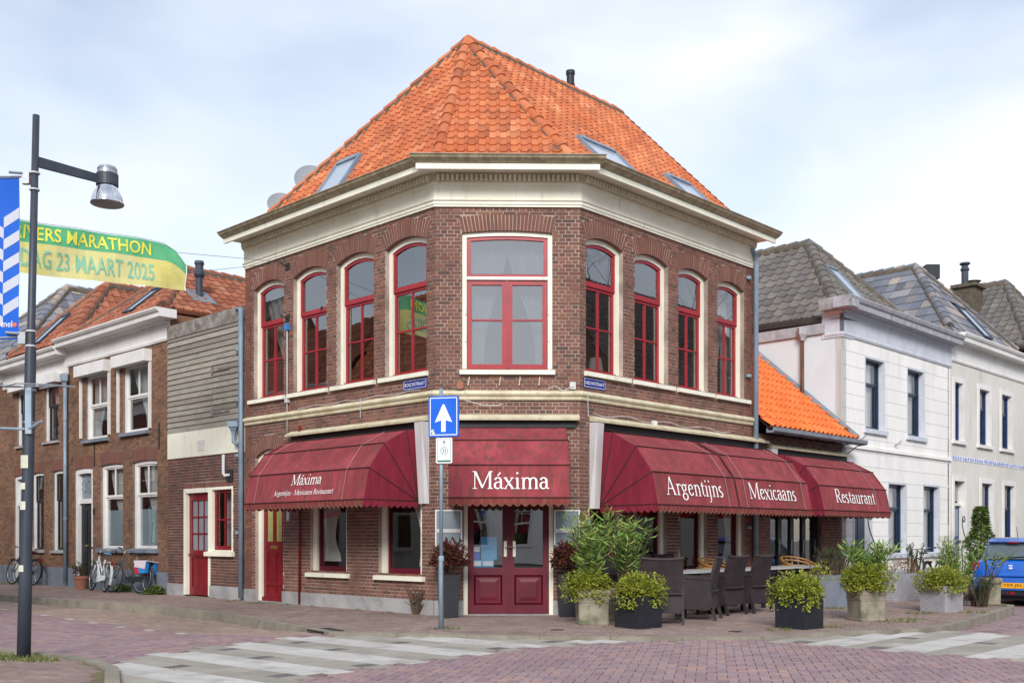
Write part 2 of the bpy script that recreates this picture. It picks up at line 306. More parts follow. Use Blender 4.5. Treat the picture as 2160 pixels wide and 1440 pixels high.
class Fr:
    def __init__(s, x, y, ux, uy, nx, ny): s.o = (x, y); s.u = (ux, uy); s.n = (nx, ny)
    def p(s, a, o, z): return (s.o[0]+a*s.u[0]+o*s.n[0], s.o[1]+a*s.u[1]+o*s.n[1], z)
    def shift(s, a, o=0): x, y, _ = s.p(a, o, 0); return Fr(x, y, *s.u, *s.n)
    def side(s, a, flip=1): x, y, _ = s.p(a, 0, 0); return Fr(x, y, -s.n[0], -s.n[1], s.u[0]*flip, s.u[1]*flip)   # wall running back from a
def thing(name, label, cat, loc=(0, 0, 0), group=None):
    o = bpy.data.objects.new(name, None); COL.objects.link(o); o.location = loc; o.empty_display_size = .2
    o['label'] = label; o['category'] = cat
    if group: o['group'] = group
    return o
def tag(o, label, cat, group=None):
    o['label'] = label; o['category'] = cat
    if group: o['group'] = group
    return o
def struct(o): o['kind'] = 'structure'; return o
def copy_tree(o, parent=None):
    c = o.copy(); COL.objects.link(c); c.parent = parent
    for ch in list(o.children): copy_tree(ch, c)
    return c
rnd = random.random
def uni(a, b): return a+(b-a)*random.random()
# ---------------------------------------------------------------- lettering
_txt = {}
def text_shape(s, bold=0.0):
    key = (s, bold)
    if key not in _txt:
        cu = bpy.data.curves.new('lettering', 'FONT'); cu.body = s; cu.size = 1; cu.offset = bold; cu.resolution_u = 3
        ob = bpy.data.objects.new('lettering', cu); COL.objects.link(ob)
        me = bpy.data.meshes.new_from_object(ob.evaluated_get(bpy.context.evaluated_depsgraph_get()))
        vs = [tuple(v.co) for v in me.vertices]; fs = [tuple(p.vertices) for p in me.polygons]
        x0 = min(v[0] for v in vs); x1 = max(v[0] for v in vs); y0 = min(v[1] for v in vs); y1 = max(v[1] for v in vs)
        _txt[key] = ([((v[0]-x0)/(x1-x0), (v[1]-y0)/(y1-y0)) for v in vs], fs)
        bpy.data.objects.remove(ob); bpy.data.curves.remove(cu); bpy.data.meshes.remove(me)
    return _txt[key]
def lettering(s, place, w, h, m, parent, bold=0.0):      # place(x, y) -> world point
    vs, fs = text_shape(s, bold); b = MB(); b.add([tuple(place(x*w, y*h)) for x, y in vs], fs); return b.build('lettering', m, parent)
for s_ in ('BOSCHSTRAAT', 'NIEUWSTRAAT', '3', '8', '9', 'J-759-JN', 'mel'): text_shape(s_)
for s_ in ('RIVERS MARATHON', 'ZONDAG 23 MAART 2025'): text_shape(s_, .012)
# a small book-style serif alphabet drawn as pen strokes (thick verticals, thin horizontals)
def arc(cx, cy, rx, ry, a0, a1, n=12): return [(cx+rx*math.cos(R_(a0+(a1-a0)*i/n)), cy+ry*math.sin(R_(a0+(a1-a0)*i/n))) for i in range(n+1)]
X, CAP, ASC = .44, .68, .72
def stem(x, y0, y1): return [(x, y0), (x, y1)]
def ser(x, y, hw=.095): return [(x-hw, y), (x+hw, y)]
GL = {
 'M': (.90, [(stem(.12, .02, .66), .04), ([(.14, .66), (.44, .05)], .085), ([(.43, .03), (.74, .66)], .04), (stem(.76, .02, .66), .09), (ser(.12, .015), .03), (ser(.77, .015, .11), .03), ([(.02, .665), (.16, .665)], .03), ([(.72, .665), (.87, .665)], .03)]),
 'A': (.70, [([(.10, .02), (.34, .68)], .04), ([(.33, .68), (.58, .02)], .088), ([(.19, .24), (.48, .24)], .035), (ser(.10, .015, .09), .03), (ser(.59, .015, .10), .03)]),
 'R': (.64, [(stem(.16, .02, .66), .09), ([(.10, .665), (.30, .665)], .03), (arc(.29, .50, .20, .165, 90, -90), None), ([(.16, .335), (.30, .335)], .03), ([(.28, .34), (.56, .02)], .085), (ser(.16, .015), .03), ([(.5, .015), (.63, .015)], .03)]),
 'a': (.43, [(arc(.19, .30, .125, .13, 160, 0), None), (stem(.315, .06, .31), .08), ([(.315, .06), (.345, .015), (.42, .035)], .04), (arc(.185, .135, .125, .125, 70, 290), None), ([(.22, .255), (.315, .28)], .035), ([(.22, .012), (.31, .075)], .035)]),
 'x': (.46, [([(.07, .42), (.38, .02)], .082), ([(.37, .42), (.07, .02)], .035), (ser(.08, .427, .07), .028), (ser(.36, .427, .065), .028), (ser(.07, .013, .065), .028), (ser(.38, .013, .075), .028)]),
 'i': (.25, [(stem(.125, .02, .42), .08), (ser(.125, .013), .028), ([(.04, .40), (.13, .43)], .03), ([(.12, .57), (.121, .64)], .075)]),
 'j': (.25, [(stem(.125, -.10, .42), .08), ([(.125, -.10), (.09, -.19), (.0, -.22)], .045), ([(.04, .40), (.13, .43)], .03), ([(.12, .57), (.121, .64)], .075)]),
 'm': (.78, [(stem(.13, .02, .42), .08), (stem(.40, .02, .32), .08), (stem(.67, .02, .32), .08), (arc(.27, .30, .13, .125, 170, 0), None), (arc(.54, .30, .13, .125, 170, 0), None), (ser(.13, .013, .085), .028), (ser(.40, .013, .085), .028), (ser(.67, .013, .085), .028), ([(.04, .40), (.14, .43)], .03)]),
 'n': (.52, [(stem(.13, .02, .42), .08), (stem(.40, .02, .32), .08), (arc(.27, .30, .13, .125, 170, 0), None), (ser(.13, .013, .085), .028), (ser(.40, .013, .085), .028), ([(.04, .40), (.14, .43)], .03)]),
 'r': (.37, [(stem(.13, .02, .42), .08), (arc(.26, .30, .13, .115, 170, 50), None), ([(.31, .385), (.345, .36)], .07), (ser(.13, .013, .09), .028), ([(.04, .40), (.14, .43)], .03)]),
 'e': (.42, [(arc(.215, .22, .155, .205, 20, 330), None), ([(.06, .235), (.365, .285)], .032)]),
 'c': (.40, [(arc(.215, .22, .155, .205, 45, 320), None)]),
 'g': (.46, [(arc(.20, .295, .125, .125, 0, 360), None), ([(.14, .18), (.11, .12), (.20, .09)], .035), (arc(.21, -.04, .165, .125, 100, -260), None), ([(.29, .40), (.42, .41)], .04)]),
 't': (.30, [(stem(.14, .06, .55), .08), ([(.03, .415), (.27, .415)], .03), ([(.14, .06), (.18, .012), (.28, .05)], .035)]),
 's': (.35, [(arc(.17, .325, .095, .10, 40, 230, 8), None), ([(.10, .255), (.24, .17)], .075), (arc(.17, .11, .105, .10, 40, -140, 8), None)]),
 'u': (.52, [(stem(.13, .10, .42), .08), (arc(.26, .13, .13, .125, 190, 330), None), (stem(.39, .02, .42), .08), ([(.04, .415), (.13, .43)], .03), ([(.30, .415), (.39, .43)], .03), ([(.39, .015), (.47, .02)], .03)]),
 '-': (.34, [([(.05, .22), (.27, .22)], .04)]), ' ': (.22, []),
}
def serif(s, place, xh, m, parent, width=None, slant=0, name='lettering'):
    """xh: x-height in metres; width squeezes the line to fit; place(x, y, lift)"""
    k = xh/X; adv = 0; items = []
    for ch in s:
        acc = ch == 'á'; g = GL['a' if acc else ch]; items.append((adv, g[1]+([([(.18, .50), (.30, .63)], .05)] if acc else []))); adv += g[0]
    kx = k if width is None else width/adv
    b = MB(); i = 0
    for x0, strokes in items:
        for pts, wd in strokes:
            L_ = []; R2 = []; lift = .004+.0005*(i % 9); i += 1
            for j, (x, y) in enumerate(pts):
                a = pts[max(j-1, 0)]; c = pts[min(j+1, len(pts)-1)]; dx, dy = c[0]-a[0], c[1]-a[1]; d = math.hypot(dx, dy) or 1
                ww = wd if wd else .036+.052*abs(dy/d)**1.3
                nx, ny = -dy/d*ww/2, dx/d*ww/2
                L_.append(place((x0+x+nx)*kx+slant*(y+ny)*k, (y+ny)*k, lift)); R2.append(place((x0+x-nx)*kx+slant*(y-ny)*k, (y-ny)*k, lift))
            for j in range(len(pts)-1): b.poly(tuple(L_[j]), tuple(L_[j+1]), tuple(R2[j+1]), tuple(R2[j]))
    return b.build(name, m, parent)
# ================================================================ ground
q = math.sqrt(.5); Y0 = 17.4; XL = -.982; XR = 1.460
FL = Fr(XL, Y0, -q, q, -q, -q); FT = Fr(XR, Y0, q, q, q, -q); FC = Fr(0, Y0, 1, 0, 0, -1)
def sm(t): t = max(0, min(1, t)); return t*t*(3-2*t)
def zr(x, y): return -.03-.105*sm(((-x+y)*q-11.8)/2.6)-.09*sm(((x+y)*q-14.6)/1.8)-.06*sm(((x+y)*q-18)/5)
def inside(P, x, y):
    c = False; j = len(P)-1
    for i in range(len(P)):
        xi, yi = P[i]; xj, yj = P[j]
        if (yi > y) != (yj > y) and x < (xj-xi)*(y-yi)/(yj-yi)+xi: c = not c
        j = i
    return c
def inview(x, y, m=.6): return y > 8.9 and abs(x-.018*y) < .497*y+m
KERB = [(-26, 38.5), (-11.1, 23.6), (-9.0, 21.75), (-6.4, 19.7), (-4.3, 17.35), (-3.2, 15.6), (-2.25, 14.2), (-1.3, 13.98), (.6, 13.5), (2.45, 13.4), (3.5, 13.45), (5.2, 14.2), (6.0, 14.5), (6.75, 15.15), (8.2, 17.1), (9.7, 19.15), (9.98, 19.7), (9.85, 20.3), (9.45, 21.3), (9.94, 22.5), (31.4, 44)]
PAV = KERB+[(29.5, 45.7), (XR, 17.9), (XL, 17.9), (-23.6, 41)]
NEAR = [(-16, 22), (-7.2, 13.4), (-5.66, 12.02), (-4.85, 11.5), (-4.3, 10.98), (-3.85, 10.35), (-3.5, 9.4), (-3.4, 8.2), (-3.4, 5), (-14, 5), (-20, 18)]
ZL = [(-3.9, 10.3), (-4.2, 10.9), (-3.39, 12.6), (-2.95, 13.4), (-2.3, 14.1), (-1.3, 13.95), (.6, 13.47), (2.45, 13.37), (2.2, 13.28), (1.76, 13.2), (.94, 12.86), (.3, 12.4), (-.22, 11.88), (-.74, 11.3), (-1.3, 10.6), (-1.62, 10.1), (-1.95, 9.5), (-2.4, 8.3), (-3.5, 8.3)]
ZR = [(3.5, 13.42), (5.2, 14.17), (6.0, 14.45), (6.3, 14.75), (10.4, 10.6), (8.0, 8.9), (4.5, 12.4)]
b = MB(); b.poly((-420, -420, -.4), (420, -420, -.4), (420, 420, -.4), (-420, 420, -.4)); struct(b.build('ground', 'far_ground'))
b = MB(); nx, ny = 84, 84; x0, y0 = -42, -30
b.add([(x0+i, y0+j, zr(x0+i, y0+j)-.014) for j in range(ny+1) for i in range(nx+1)], [(j*(nx+1)+i, j*(nx+1)+i+1, (j+1)*(nx+1)+i+1, (j+1)*(nx+1)+i) for j in range(ny) for i in range(nx)])
road = struct(b.build('road', 'joint_sand'))
b = MB(); b.poly(*[(x, y, -.012) for x, y in PAV]); pave = struct(b.build('pavement', 'joint_moss'))
b = MB(); b.poly(*[(x, y, -.014) for x, y in NEAR]); nearp = struct(b.build('corner_pavement', 'joint_moss'))
def lay(ang, ox, oy, bw, bounds, pick, run=False, gap=.007, bl=2):
    """bricks of width bw and length bl*bw; herringbone or running bond. pick(x,y) -> (key, ztop) or None"""
    out = {}; ca, sa = math.cos(ang), math.sin(ang); i0, i1, j0, j1 = bounds
    for j in range(j0, j1):
        for i in range(i0, i1):
            if run:
                if (i+(j % 2)) % 2: continue
                hx, hy = bl*bw, bw; u, v = i*bw*bl/2, j*bw
            else:
                t = (i-j) % 4
                if t == 0: hx, hy = 2*bw, bw
                elif t == 3: hx, hy = bw, 2*bw
                else: continue
                u, v = i*bw, j*bw
            cu, cv = u+hx/2, v+hy/2; x = ox+ca*cu-sa*cv; y = oy+sa*cu+ca*cv
            r = pick(x, y)
            if not r: continue
            key, z = r; z += uni(-.002, .002)
            a, c = hx/2-gap/2, hy/2-gap/2; P = []
            for zz, k in ((z-.014, 1), (z, .985)):
                for e, f in ((-a, -c), (a, -c), (a, c), (-a, c)): P.append((x+(ca*e-sa*f)*k, y+(sa*e+ca*f)*k, zz+uni(-.001, .001)))
            out.setdefault(key, []).append((x*x+y*y, P))
    return out
def flush(lst, m, name, parent, nind=300, restname=None):
    lst.sort(key=lambda e: e[0]); rest = MB()
    for k, (_, P) in enumerate(lst):
        if k < nind: bb = MB(); bb.tint = rnd(); bb.hexa(P, False); bb.build(name, m, parent)
        else: rest.tint = rnd(); rest.hexa(P, False)
    if rest.f: rest.build(restname or name+'s', m, parent, kind='stuff')
fd = lambda x, y: -((x-XL)+(y-Y0))*q          # distance out from the left facade line
def pick_road(x, y):
    if not inview(x, y) or y > 30 or inside(PAV, x, y) or inside(NEAR, x, y) or inside(ZL, x, y) or inside(ZR, x, y): return None
    if (-x+y)*q > 11.9+max(0, 3.5-fd(x, y))*.4 and x < -1.5: return ('tan' if fd(x, y) < 3.75+.1 else 'left', zr(x, y))
    return ('mid', zr(x, y))
lay1 = lay(R_(-12), 0, 8, .1, (-110, 150, -40, 190), lambda x, y: (lambda r: r if r and r[0] == 'mid' else None)(pick_road(x, y)))
lay2 = lay(R_(135), 0, 0, .1, (60, 320, -190, 20), lambda x, y: (lambda r: r if r and r[0] != 'mid' else None)(pick_road(x, y)), run=True)
flush(lay1['mid'], 'clinker', 'paving_brick', road, 300, 'street_brick_field')
flush(lay2['left'], 'clinker', 'paving_brick', road, 0, 'side_street_brick_field'); flush(lay2['tan'], 'clinker_tan', 'paving_brick', road, 0, 'parking_strip_brick_field')
def pick_pav(x, y):
    if inview(x, y, .3) and y < 29 and all(inside(PAV, x+e, y+f) for e, f in ((.13, 0), (-.13, 0), (0, .13), (0, -.13))):
        return ('p', 0)
    return None
lp = lay(R_(135), 0, 0, .1, (60, 330, -190, 20), lambda x, y: pick_pav(x, y) if x < -1.2 else None, run=True)
lp2 = lay(R_(0), -1.2, 13, .1, (0, 160, 0, 150), lambda x, y: pick_pav(x, y) if x >= -1.2 and (y < 17.5 or (x-XR)-(y-Y0) > -.3) else None, run=True)
flush(lp['p']+lp2['p'], 'paver', 'paving_brick', pave, 300, 'pavement_brick_field')
ln = lay(R_(-43), -6, 14, .1, (-60, 70, -110, 60), lambda x, y: ('n', 0) if inview(x, y) and all(inside(NEAR, x+e, y+f) for e, f in ((.12, 0), (-.12, 0), (0, .12), (0, -.12))) else None, run=True)
flush(ln['n'], 'paver', 'paving_brick', nearp, 150, 'corner_brick_field')
# zebra crossings: white and exposed-aggregate slabs
def zebra(P, ang, c0, per, wht, name):
    ca, sa = math.cos(ang), math.sin(ang); bb = MB()
    bb.poly(*[(x, y, zr(x, y)-.007) for x, y in P]); base = struct(bb.build(name, 'joint_sand'))
    gm = {'w': MB(), 'g': MB(), 'd': MB()}; ind = {'w': 0, 'g': 0, 'd': 0}
    for j in range(-60, 200):
        c = c0+j*per/4; wh = (j % 4) < wht
        for i in range(-70, 90):
            a = i*.4+(j % 2)*.2; x = ca*a-sa*(c+per/8); y = sa*a+ca*(c+per/8)
            x += ca*.2; y += sa*.2
            if not inside(P, x, y) or not inview(x, y, .8): continue
            k = 'w' if wh else ('d' if (i*7+j*3) % 6 == 0 and rnd() < .6 else 'g')
            Q = []; e0, f0 = .2-.003, per/8-.003; z = zr(x, y)+.004+uni(-.001, .001)
            if k == 'd': e0 *= .5
            for zz in (z-.012, z):
                for e, f in ((-e0, -f0), (e0, -f0), (e0, f0), (-e0, f0)): Q.append((x+ca*e-sa*f, y+sa*e+ca*f, zz))
            if k == 'd':
                Q2 = [(X_+ca*.2, Y_+sa*.2, Z_) for X_, Y_, Z_ in Q]; gm['g'].tint = rnd(); gm['g'].hexa([(X_+ca*.1, Y_+sa*.1, Z_) for X_, Y_, Z_ in Q], False); Q = [(X_-ca*.1, Y_-sa*.1, Z_) for X_, Y_, Z_ in Q]
            gm[k].tint = rnd()
            if ind[k] < 100:
                ind[k] += 1; one = MB(); one.tint = rnd(); one.hexa(Q, False); one.build('paving_slab', {'w': 'zebra_white', 'g': 'zebra_grey', 'd': 'dark_slab'}[k], base)
            else: gm[k].hexa(Q, False)
    for k, m in (('w', 'zebra_white'), ('g', 'zebra_grey'), ('d', 'dark_slab')):
        if gm[k].f: gm[k].build({'w': 'white_slab_field', 'g': 'aggregate_slab_field', 'd': 'dark_slab_field'}[k], m, base, kind='stuff')
zebra(ZL, R_(-41), 5.3, 1.06, 2, 'zebra_crossing'); zebra(ZR, R_(45), 5.87-.98*4, .98, 2, 'side_zebra_crossing')
# kerb stones along the edge of the pavement
def kerbline(P, par, w_in=.13, step=1.0, top=.013, m='kerb', k0=0):
    for (ax, ay), (bx, by) in zip(P[:-1], P[1:]):
        L_ = math.hypot(bx-ax, by-ay); n = max(1, round(L_/step)); ux, uy = (bx-ax)/L_, (by-ay)/L_; nx_, ny_ = -uy, ux
        for i in range(n):
            a0, a1 = L_*i/n+.003, L_*(i+1)/n-.003
            if not inview(ax+ux*a0, ay+uy*a0, 1.2) or ay > 40: continue
            c = [(ax+ux*a0, ay+uy*a0), (ax+ux*a1, ay+uy*a1), (ax+ux*a1+nx_*w_in, ay+uy*a1+ny_*w_in), (ax+ux*a0+nx_*w_in, ay+uy*a0+ny_*w_in)]
            bb = MB(); bb.hexa([(x, y, -.3) for x, y in c]+[(x, y, top+uni(-.003, .003)) for x, y in c], False); bb.build('kerb_stone', m, par)
kerbline(KERB, pave)
kerbline(NEAR[:8][::-1], nearp, w_in=-.13)
# white dashes that mark off the parking strip
for x, y in ((-9.77, 20.88), (-8.27, 19.3), (-7.46, 18.4), (-6.72, 17.55), (-5.97, 16.75), (-5.32, 16.15), (-4.66, 15.58)):
    bb = MB(); u = (-q, q); 
    P = [(x+u[0]*e-u[1]*f, y+u[1]*e+u[0]*f) for e, f in ((-.1, -.05), (.1, -.05), (.1, .05), (-.1, .05))]
    bb.hexa([(a, c, zr(a, c)-.01) for a, c in P]+[(a, c, zr(a, c)+.006) for a, c in P], False); bb.build('white_marker_brick', 'zebra_white', road)
# gully grate at the kerb
t = thing('gully_grate', 'dark cast iron gully grate set in the kerb by the zebra crossing', 'grate', (-2.3, 14.33, 0))
bb = MB()
G0 = Fr(-2.62, 14.78, .545, -.838, -.838, -.545)
bb.fbox(G0, 0, .55, -.30, -.02, .0, .008); bb.build('cover', 'cast_iron', t)
bb = MB()
for i in range(6): bb.fbox(G0, .02+i*.09, .05+i*.09, .012, .03, -.1, -.005)
bb.fbox(G0, 0, .55, .01, .032, -.006, .006); bb.build('bars', 'cast_iron', t)
for (x, y, lab) in ((.9, 14.6, 'small iron valve cover in the pavement before the double doors'), (3.35, 14.3, 'oval iron cover in the pavement near the black planter')):
    bb = MB(); bb.lathe((x, y, -.01), [(.0, .014), (.09, .014), (.1, .012), (.1, 0)], 14); tag(bb.build('valve_cover', 'cast_iron'), lab, 'valve cover')
# weeds and grass tufts in joints
def tufts(name, spots, lab, m='grass', h=.06, n=60):
    bb = MB()
    for x, y, r in spots:
        for _ in range(int(n*r/.2)):
            a = uni(0, 6.28); d = r*math.sqrt(rnd()); px, py = x+d*math.cos(a)*1.3, y+d*math.sin(a)
            hh = h*uni(.4, 1.2); ex, ey = uni(-.05, .05), uni(-.05, .05); w_ = uni(.004, .01); bb.tint = rnd(); z = -.004
            bb.poly((px-w_, py, z), (px+w_, py, z), (px+ex, py+ey, z+hh))
    o = bb.build(name, m); o['kind'] = 'stuff'; o['label'] = lab; o['category'] = 'grass'; return o
tufts('grass', [(-5.35, 11.3, .3), (-5.0, 11.15, .2), (-4.75, 11.0, .15), (-5.6, 11.35, .25)], 'tuft of grass around the foot of the lamp post', h=.055, n=110)
tufts('weeds', [(-.78, 14.82, .16), (-.6, 14.8, .12), (-5.3, 21.2, .15), (-4.6, 20.6, .2), (-1.8, 17.9, .1)]+[(XL-q*(s+.0)-q*.08, Y0+q*s-q*.08, .05) for s in (1.1, 2.0, 3.4, 4.2, 5.2, 6.1, 7.0, 8.0, 9.2)], 'low moss and weeds along the foot of the wall', h=.035, n=60)
tufts('weeds', [(4.0, 14.5, .14), (4.9, 14.9, .14), (6.2, 15.9, .25), (6.6, 16.3, .2), (7.3, 17.6, .2), (8.3, 17.8, .2), (6.2, 18.9, .2), (9.6, 19.5, .14), (1.9, 15.0, .1)], 'low weeds growing round the planters on the terrace', h=.05, n=70)

# specks of litter: scraps and fallen leaves lying on the paving
bb = MB(); rg = random.Random(11)
for _ in range(170):
    y = rg.uniform(10, 20); x = rg.uniform(-.45*y, .47*y); z = zr(x, y)+.008
    if inside(PAV, x, y):
        if (x-XR)-(y-Y0) < .4 and fd(x, y) < .3: continue
        if y > 16.9 and abs(x) < 2: continue
        z = .006
    elif rg.random() < .55: continue
    r = rg.uniform(.012, .03); a = rg.uniform(0, 6.28); bb.tint = rg.random()
    bb.poly(*[(x+r*math.cos(a+k*1.57)*(1 if k % 2 else .55), y+r*math.sin(a+k*1.57)*(1 if k % 2 else .55), z+rg.uniform(0, .008)) for k in range(4)])
o = bb.build('litter', 'litter'); o['kind'] = 'stuff'; o['label'] = 'specks of litter and fallen leaves on the paving'; o['category'] = 'litter'
# ================================================================ building kit
class Op:      # wall opening: s0..s1, z0..zs, segmental head of height rise, ring of upright bricks above it
    def __init__(s, s0, s1, z0, zs, rise=0, ring=.3):
        s.s0, s.s1, s.z0, s.zs, s.rise, s.ring = s0, s1, z0, zs, rise, ring
        s.c = (s0+s1)/2; s.w = (s1-s0)/2; r = max(rise, .004); s.R = (s.w**2+r*r)/(2*r); s.zc = zs+r-s.R; s.a0 = math.asin(s.w/s.R); s.top = zs+r
        s.sk = math.tan(s.a0) if rise > .05 else .28*s.w/max(s.w, .3)
    def hw(s, z):             # clear half width
        if z < s.z0: return None
        if z < s.zs: return s.w
        d = s.R**2-(z-s.zc)**2
        return math.sqrt(d) if d > 0 and z < s.top else None
    def hwr(s, z):            # half width including the ring
        if z < s.z0 or (s.ring and z > s.top+s.ring) or (not s.ring and z > s.top): return None
        if z < s.zs: return s.w
        k = s.w+(z-s.zs)*s.skew()
        d = (s.R+s.ring)**2-(z-s.zc)**2
        return min(k, math.sqrt(d)) if d > 0 else None
    def skew(s): return min(.45, s.w/s.R*1.0+.12) if s.ring else 0
    def inner(s, z):          # top of opening at offset; arc points
        pass
    def arcpts(s, inset=0, n=12):
        R = s.R-inset; w = s.w-inset; a = math.asin(min(1, w/R))
        return [(s.c+R*math.sin(-a+2*a*i/n), s.zc+R*math.cos(-a+2*a*i/n)) for i in range(n+1)]
def spans(s0, s1, ops, z, fn, z2=None):
    iv = [(s0, s1)]
    for o in ops:
        h = getattr(o, fn)(z)
        if h is None and z2 is not None: h = getattr(o, fn)(z2)
        if h is None: continue
        a, b_ = o.c-h, o.c+h; nv = []
        for x, y in iv:
            if b_ <= x or a >= y: nv.append((x, y)); continue
            if a > x: nv.append((x, a))
            if b_ < y: nv.append((b_, y))
        iv = nv
    return iv
def brick_wall(F, s0, s1, z0, z1, ops, root, mortar='mortar', bmat='brick', amat='arch_brick', course=.0628, L_=.22, joint=.011, rank=None, back=.11, name='wall', gaps=(), ends=(0, 0)):
    """mortar core as the wall, proud bricks as its pieces; returns (wall, [(rank, pts)])"""
    core = MB(); out = []; n = max(1, round((z1-z0)/course)); ch = (z1-z0)/n
    for k in range(n):
        za, zb = z0+k*ch, z0+(k+1)*ch; zm = (za+zb)/2
        for a, b_ in spans(s0, s1, ops, za+.001, 'hw', zb-.001): core.fbox(F, a, b_, -back, -.007, za, zb)
        for a, b_ in spans(s0, s1, ops, zm, 'hwr'):
            if any(g[0] < zm < g[1] for g in gaps): continue
            ln = L_ if k % 2 else L_/2
            first = a; off = (0 if k % 2 == 0 else (L_/4 if k % 4 == 1 else L_*3/4))
            x = math.floor((a-off)/ln)*ln+off
            while x < b_-.004:
                xa, xb = max(x, a), min(x+ln, b_); x += ln
                if xb-xa < .025: continue
                ja, jb = (0 if xa == a else joint/2), (0 if xb == b_ else joint/2)
                dep = back if (xa == a or xb == b_) else .03
                h = uni(-.0025, .0025); P = []; pp = F.p; zA, zB = za+joint/2, zb-joint/2
                for oo, e in ((-dep, 0), (h, .0015)):
                    for ss, zz in ((xa+ja+e, zA+e), (xb-jb-e, zA+e), (xb-jb-e, zB-e), (xa+ja+e, zB-e)): P.append(pp(ss, oo, zz))
                c = F.p((xa+xb)/2, 0, zm); dd = c[0]**2+c[1]**2; vis = abs(c[0]*F.n[0]+c[1]*F.n[1])/math.sqrt(dd)
                out.append(((xb-xa)*vis/dd*(1 if rank is None or rank((xa+xb)/2, zm) else 0), P, bmat))
    for o in ops:                      # soldier / arch rings
        if not o.ring: continue
        R0, R1 = o.R, o.R+o.ring; sk = o.skew(); wt = o.w+o.ring*sk
        nb = max(3, round(2*(o.w+wt)/2/.064))
        for i in range(nb):
            P = []; pp = F.p; h = uni(-.003, .003)
            def pt(fr, top):
                hwv = (wt if top else o.w); x = -hwv+2*hwv*fr
                zc = o.zc+math.sqrt(max(0, (R1 if top else R0)**2-min(abs(x), o.w if not top else wt)**2)) if o.rise > 0 else (o.zs+(o.ring if top else 0))
                return o.c+x, zc
            g = .0035/(o.w)
            for oo in (-back, h):
                for fr, top in ((i/nb+g, 0), ((i+1)/nb-g, 0), ((i+1)/nb-g, 1), (i/nb+g, 1)):
                    x, z = pt(fr, top); P.append(pp(x, oo, z))
            out.append((0, P, amat))
            x0_, za_ = pt(i/nb, 0); x1_, zb_ = pt((i+1)/nb, 0); x2_, zc_ = pt((i+1)/nb, 1); x3_, zd_ = pt(i/nb, 1)
            core.hexa([pp(x0_, -back+.002, za_), pp(x1_, -back+.002, zb_), pp(x2_, -back+.002, zc_), pp(x3_, -back+.002, zd_), pp(x0_, -.006, za_+.002), pp(x1_, -.006, zb_+.002), pp(x2_, -.006, zc_), pp(x3_, -.006, zd_)])
    wall = core.build(name, mortar, root)
    return wall, out
def put_bricks(walls, nind=300):
    """the nind that show largest become single bricks, the rest one field per wall and colour"""
    allb = sorted(((r, i, k) for i, (w_, lst) in enumerate(walls) for k, (r, P, m) in enumerate(lst)), reverse=True)
    pick_ = {(i, k) for r, i, k in allb[:nind]}
    for i, (w_, lst) in enumerate(walls):
        rest = {}
        for k, (r, P, m) in enumerate(lst):
            if (i, k) in pick_: bb = MB(); bb.tint = rnd(); bb.hexa(P, False); bb.build('brick', m, w_)
            else:
                bb = rest.setdefault(m, MB()); bb.tint = rnd(); bb.hexa(P, False)
        for m, bb in rest.items(): bb.build('brick_field' if 'arch' not in m else 'arch_brick_field', m, w_, kind='stuff')
def plain_wall(F, s0, s1, z0, z1, ops, root, m, th=.18, name='wall', course=None, groove=.008):
    """rendered wall; with course = height of the scored blocks"""
    bb = MB(); zs_ = {z0, z1}
    for o in ops: zs_ |= {o.z0, o.top}
    if course:
        z = z0
        while z < z1: zs_.add(z); z += course
    zs_ = sorted(z for z in zs_ if z0 <= z <= z1)
    for za, zb in zip(zs_[:-1], zs_[1:]):
        if zb-za < 1e-4: continue
        for a, b_ in spans(s0, s1, ops, (za+zb)/2, 'hw'):
            bb.fbox(F, a, b_, -th, 0, za, zb)
    w_ = bb.build(name, m, root)
    if course:
        z = z0+course
        while z < z1-.02:
            for a, b_ in spans(s0, s1, ops, z, 'hwr'):
                g = MB(); g.fbox(F, a+.01, b_-.01, -.005, .0025, z-.006, z+.004); g.build('score_line', 'score', w_)
            z += course
    return w_
def ring_frame(F, o, wd, d0, d1, bottom=0, inset=0, n=12, mb=None):
    """frame following the head of opening o; wd wide, from depth d0 (back) to d1 (front), optional bottom rail"""
    bb = mb or MB(); z0 = o.z0
    def path(ins):
        a = o.arcpts(ins, n) if o.rise > 0 else [(o.s0+ins, o.top-ins), (o.s1-ins, o.top-ins)]
        return [(o.s0+ins, z0)]+a+[(o.s1-ins, z0)]
    A, B = path(inset), path(inset+wd); p = F.p
    for i in range(len(A)-1):
        (a0, a1), (b0, b1), (c0, c1), (e0, e1) = A[i], A[i+1], B[i+1], B[i]
        bb.hexa([p(a0, d0, a1), p(b0, d0, b1), p(c0, d0, c1), p(e0, d0, e1), p(a0, d1, a1), p(b0, d1, b1), p(c0, d1, c1), p(e0, d1, e1)])
    if bottom: bb.fbox(F, o.s0+inset+wd-.001, o.s1-inset-wd+.001, d0, d1-.002, z0, z0+bottom)
    return bb
def pane_poly(F, o, ins, d, z0=None, z1=None):
    """glass sheet of opening o inset by ins at depth d, optionally cut to z0..z1"""
    a = o.arcpts(ins, 10) if o.rise > 0 else [(o.s0+ins, o.top-ins), (o.s1-ins, o.top-ins)]
    lo = o.z0+ins if z0 is None else z0
    if z1 is not None: a = [(o.s0+ins, z1), (o.s1-ins, z1)]
    bb = MB(); bb.poly(*[F.p(x, d, z) for x, z in [(o.s0+ins, lo)]+a+[(o.s1-ins, lo)]]); return bb
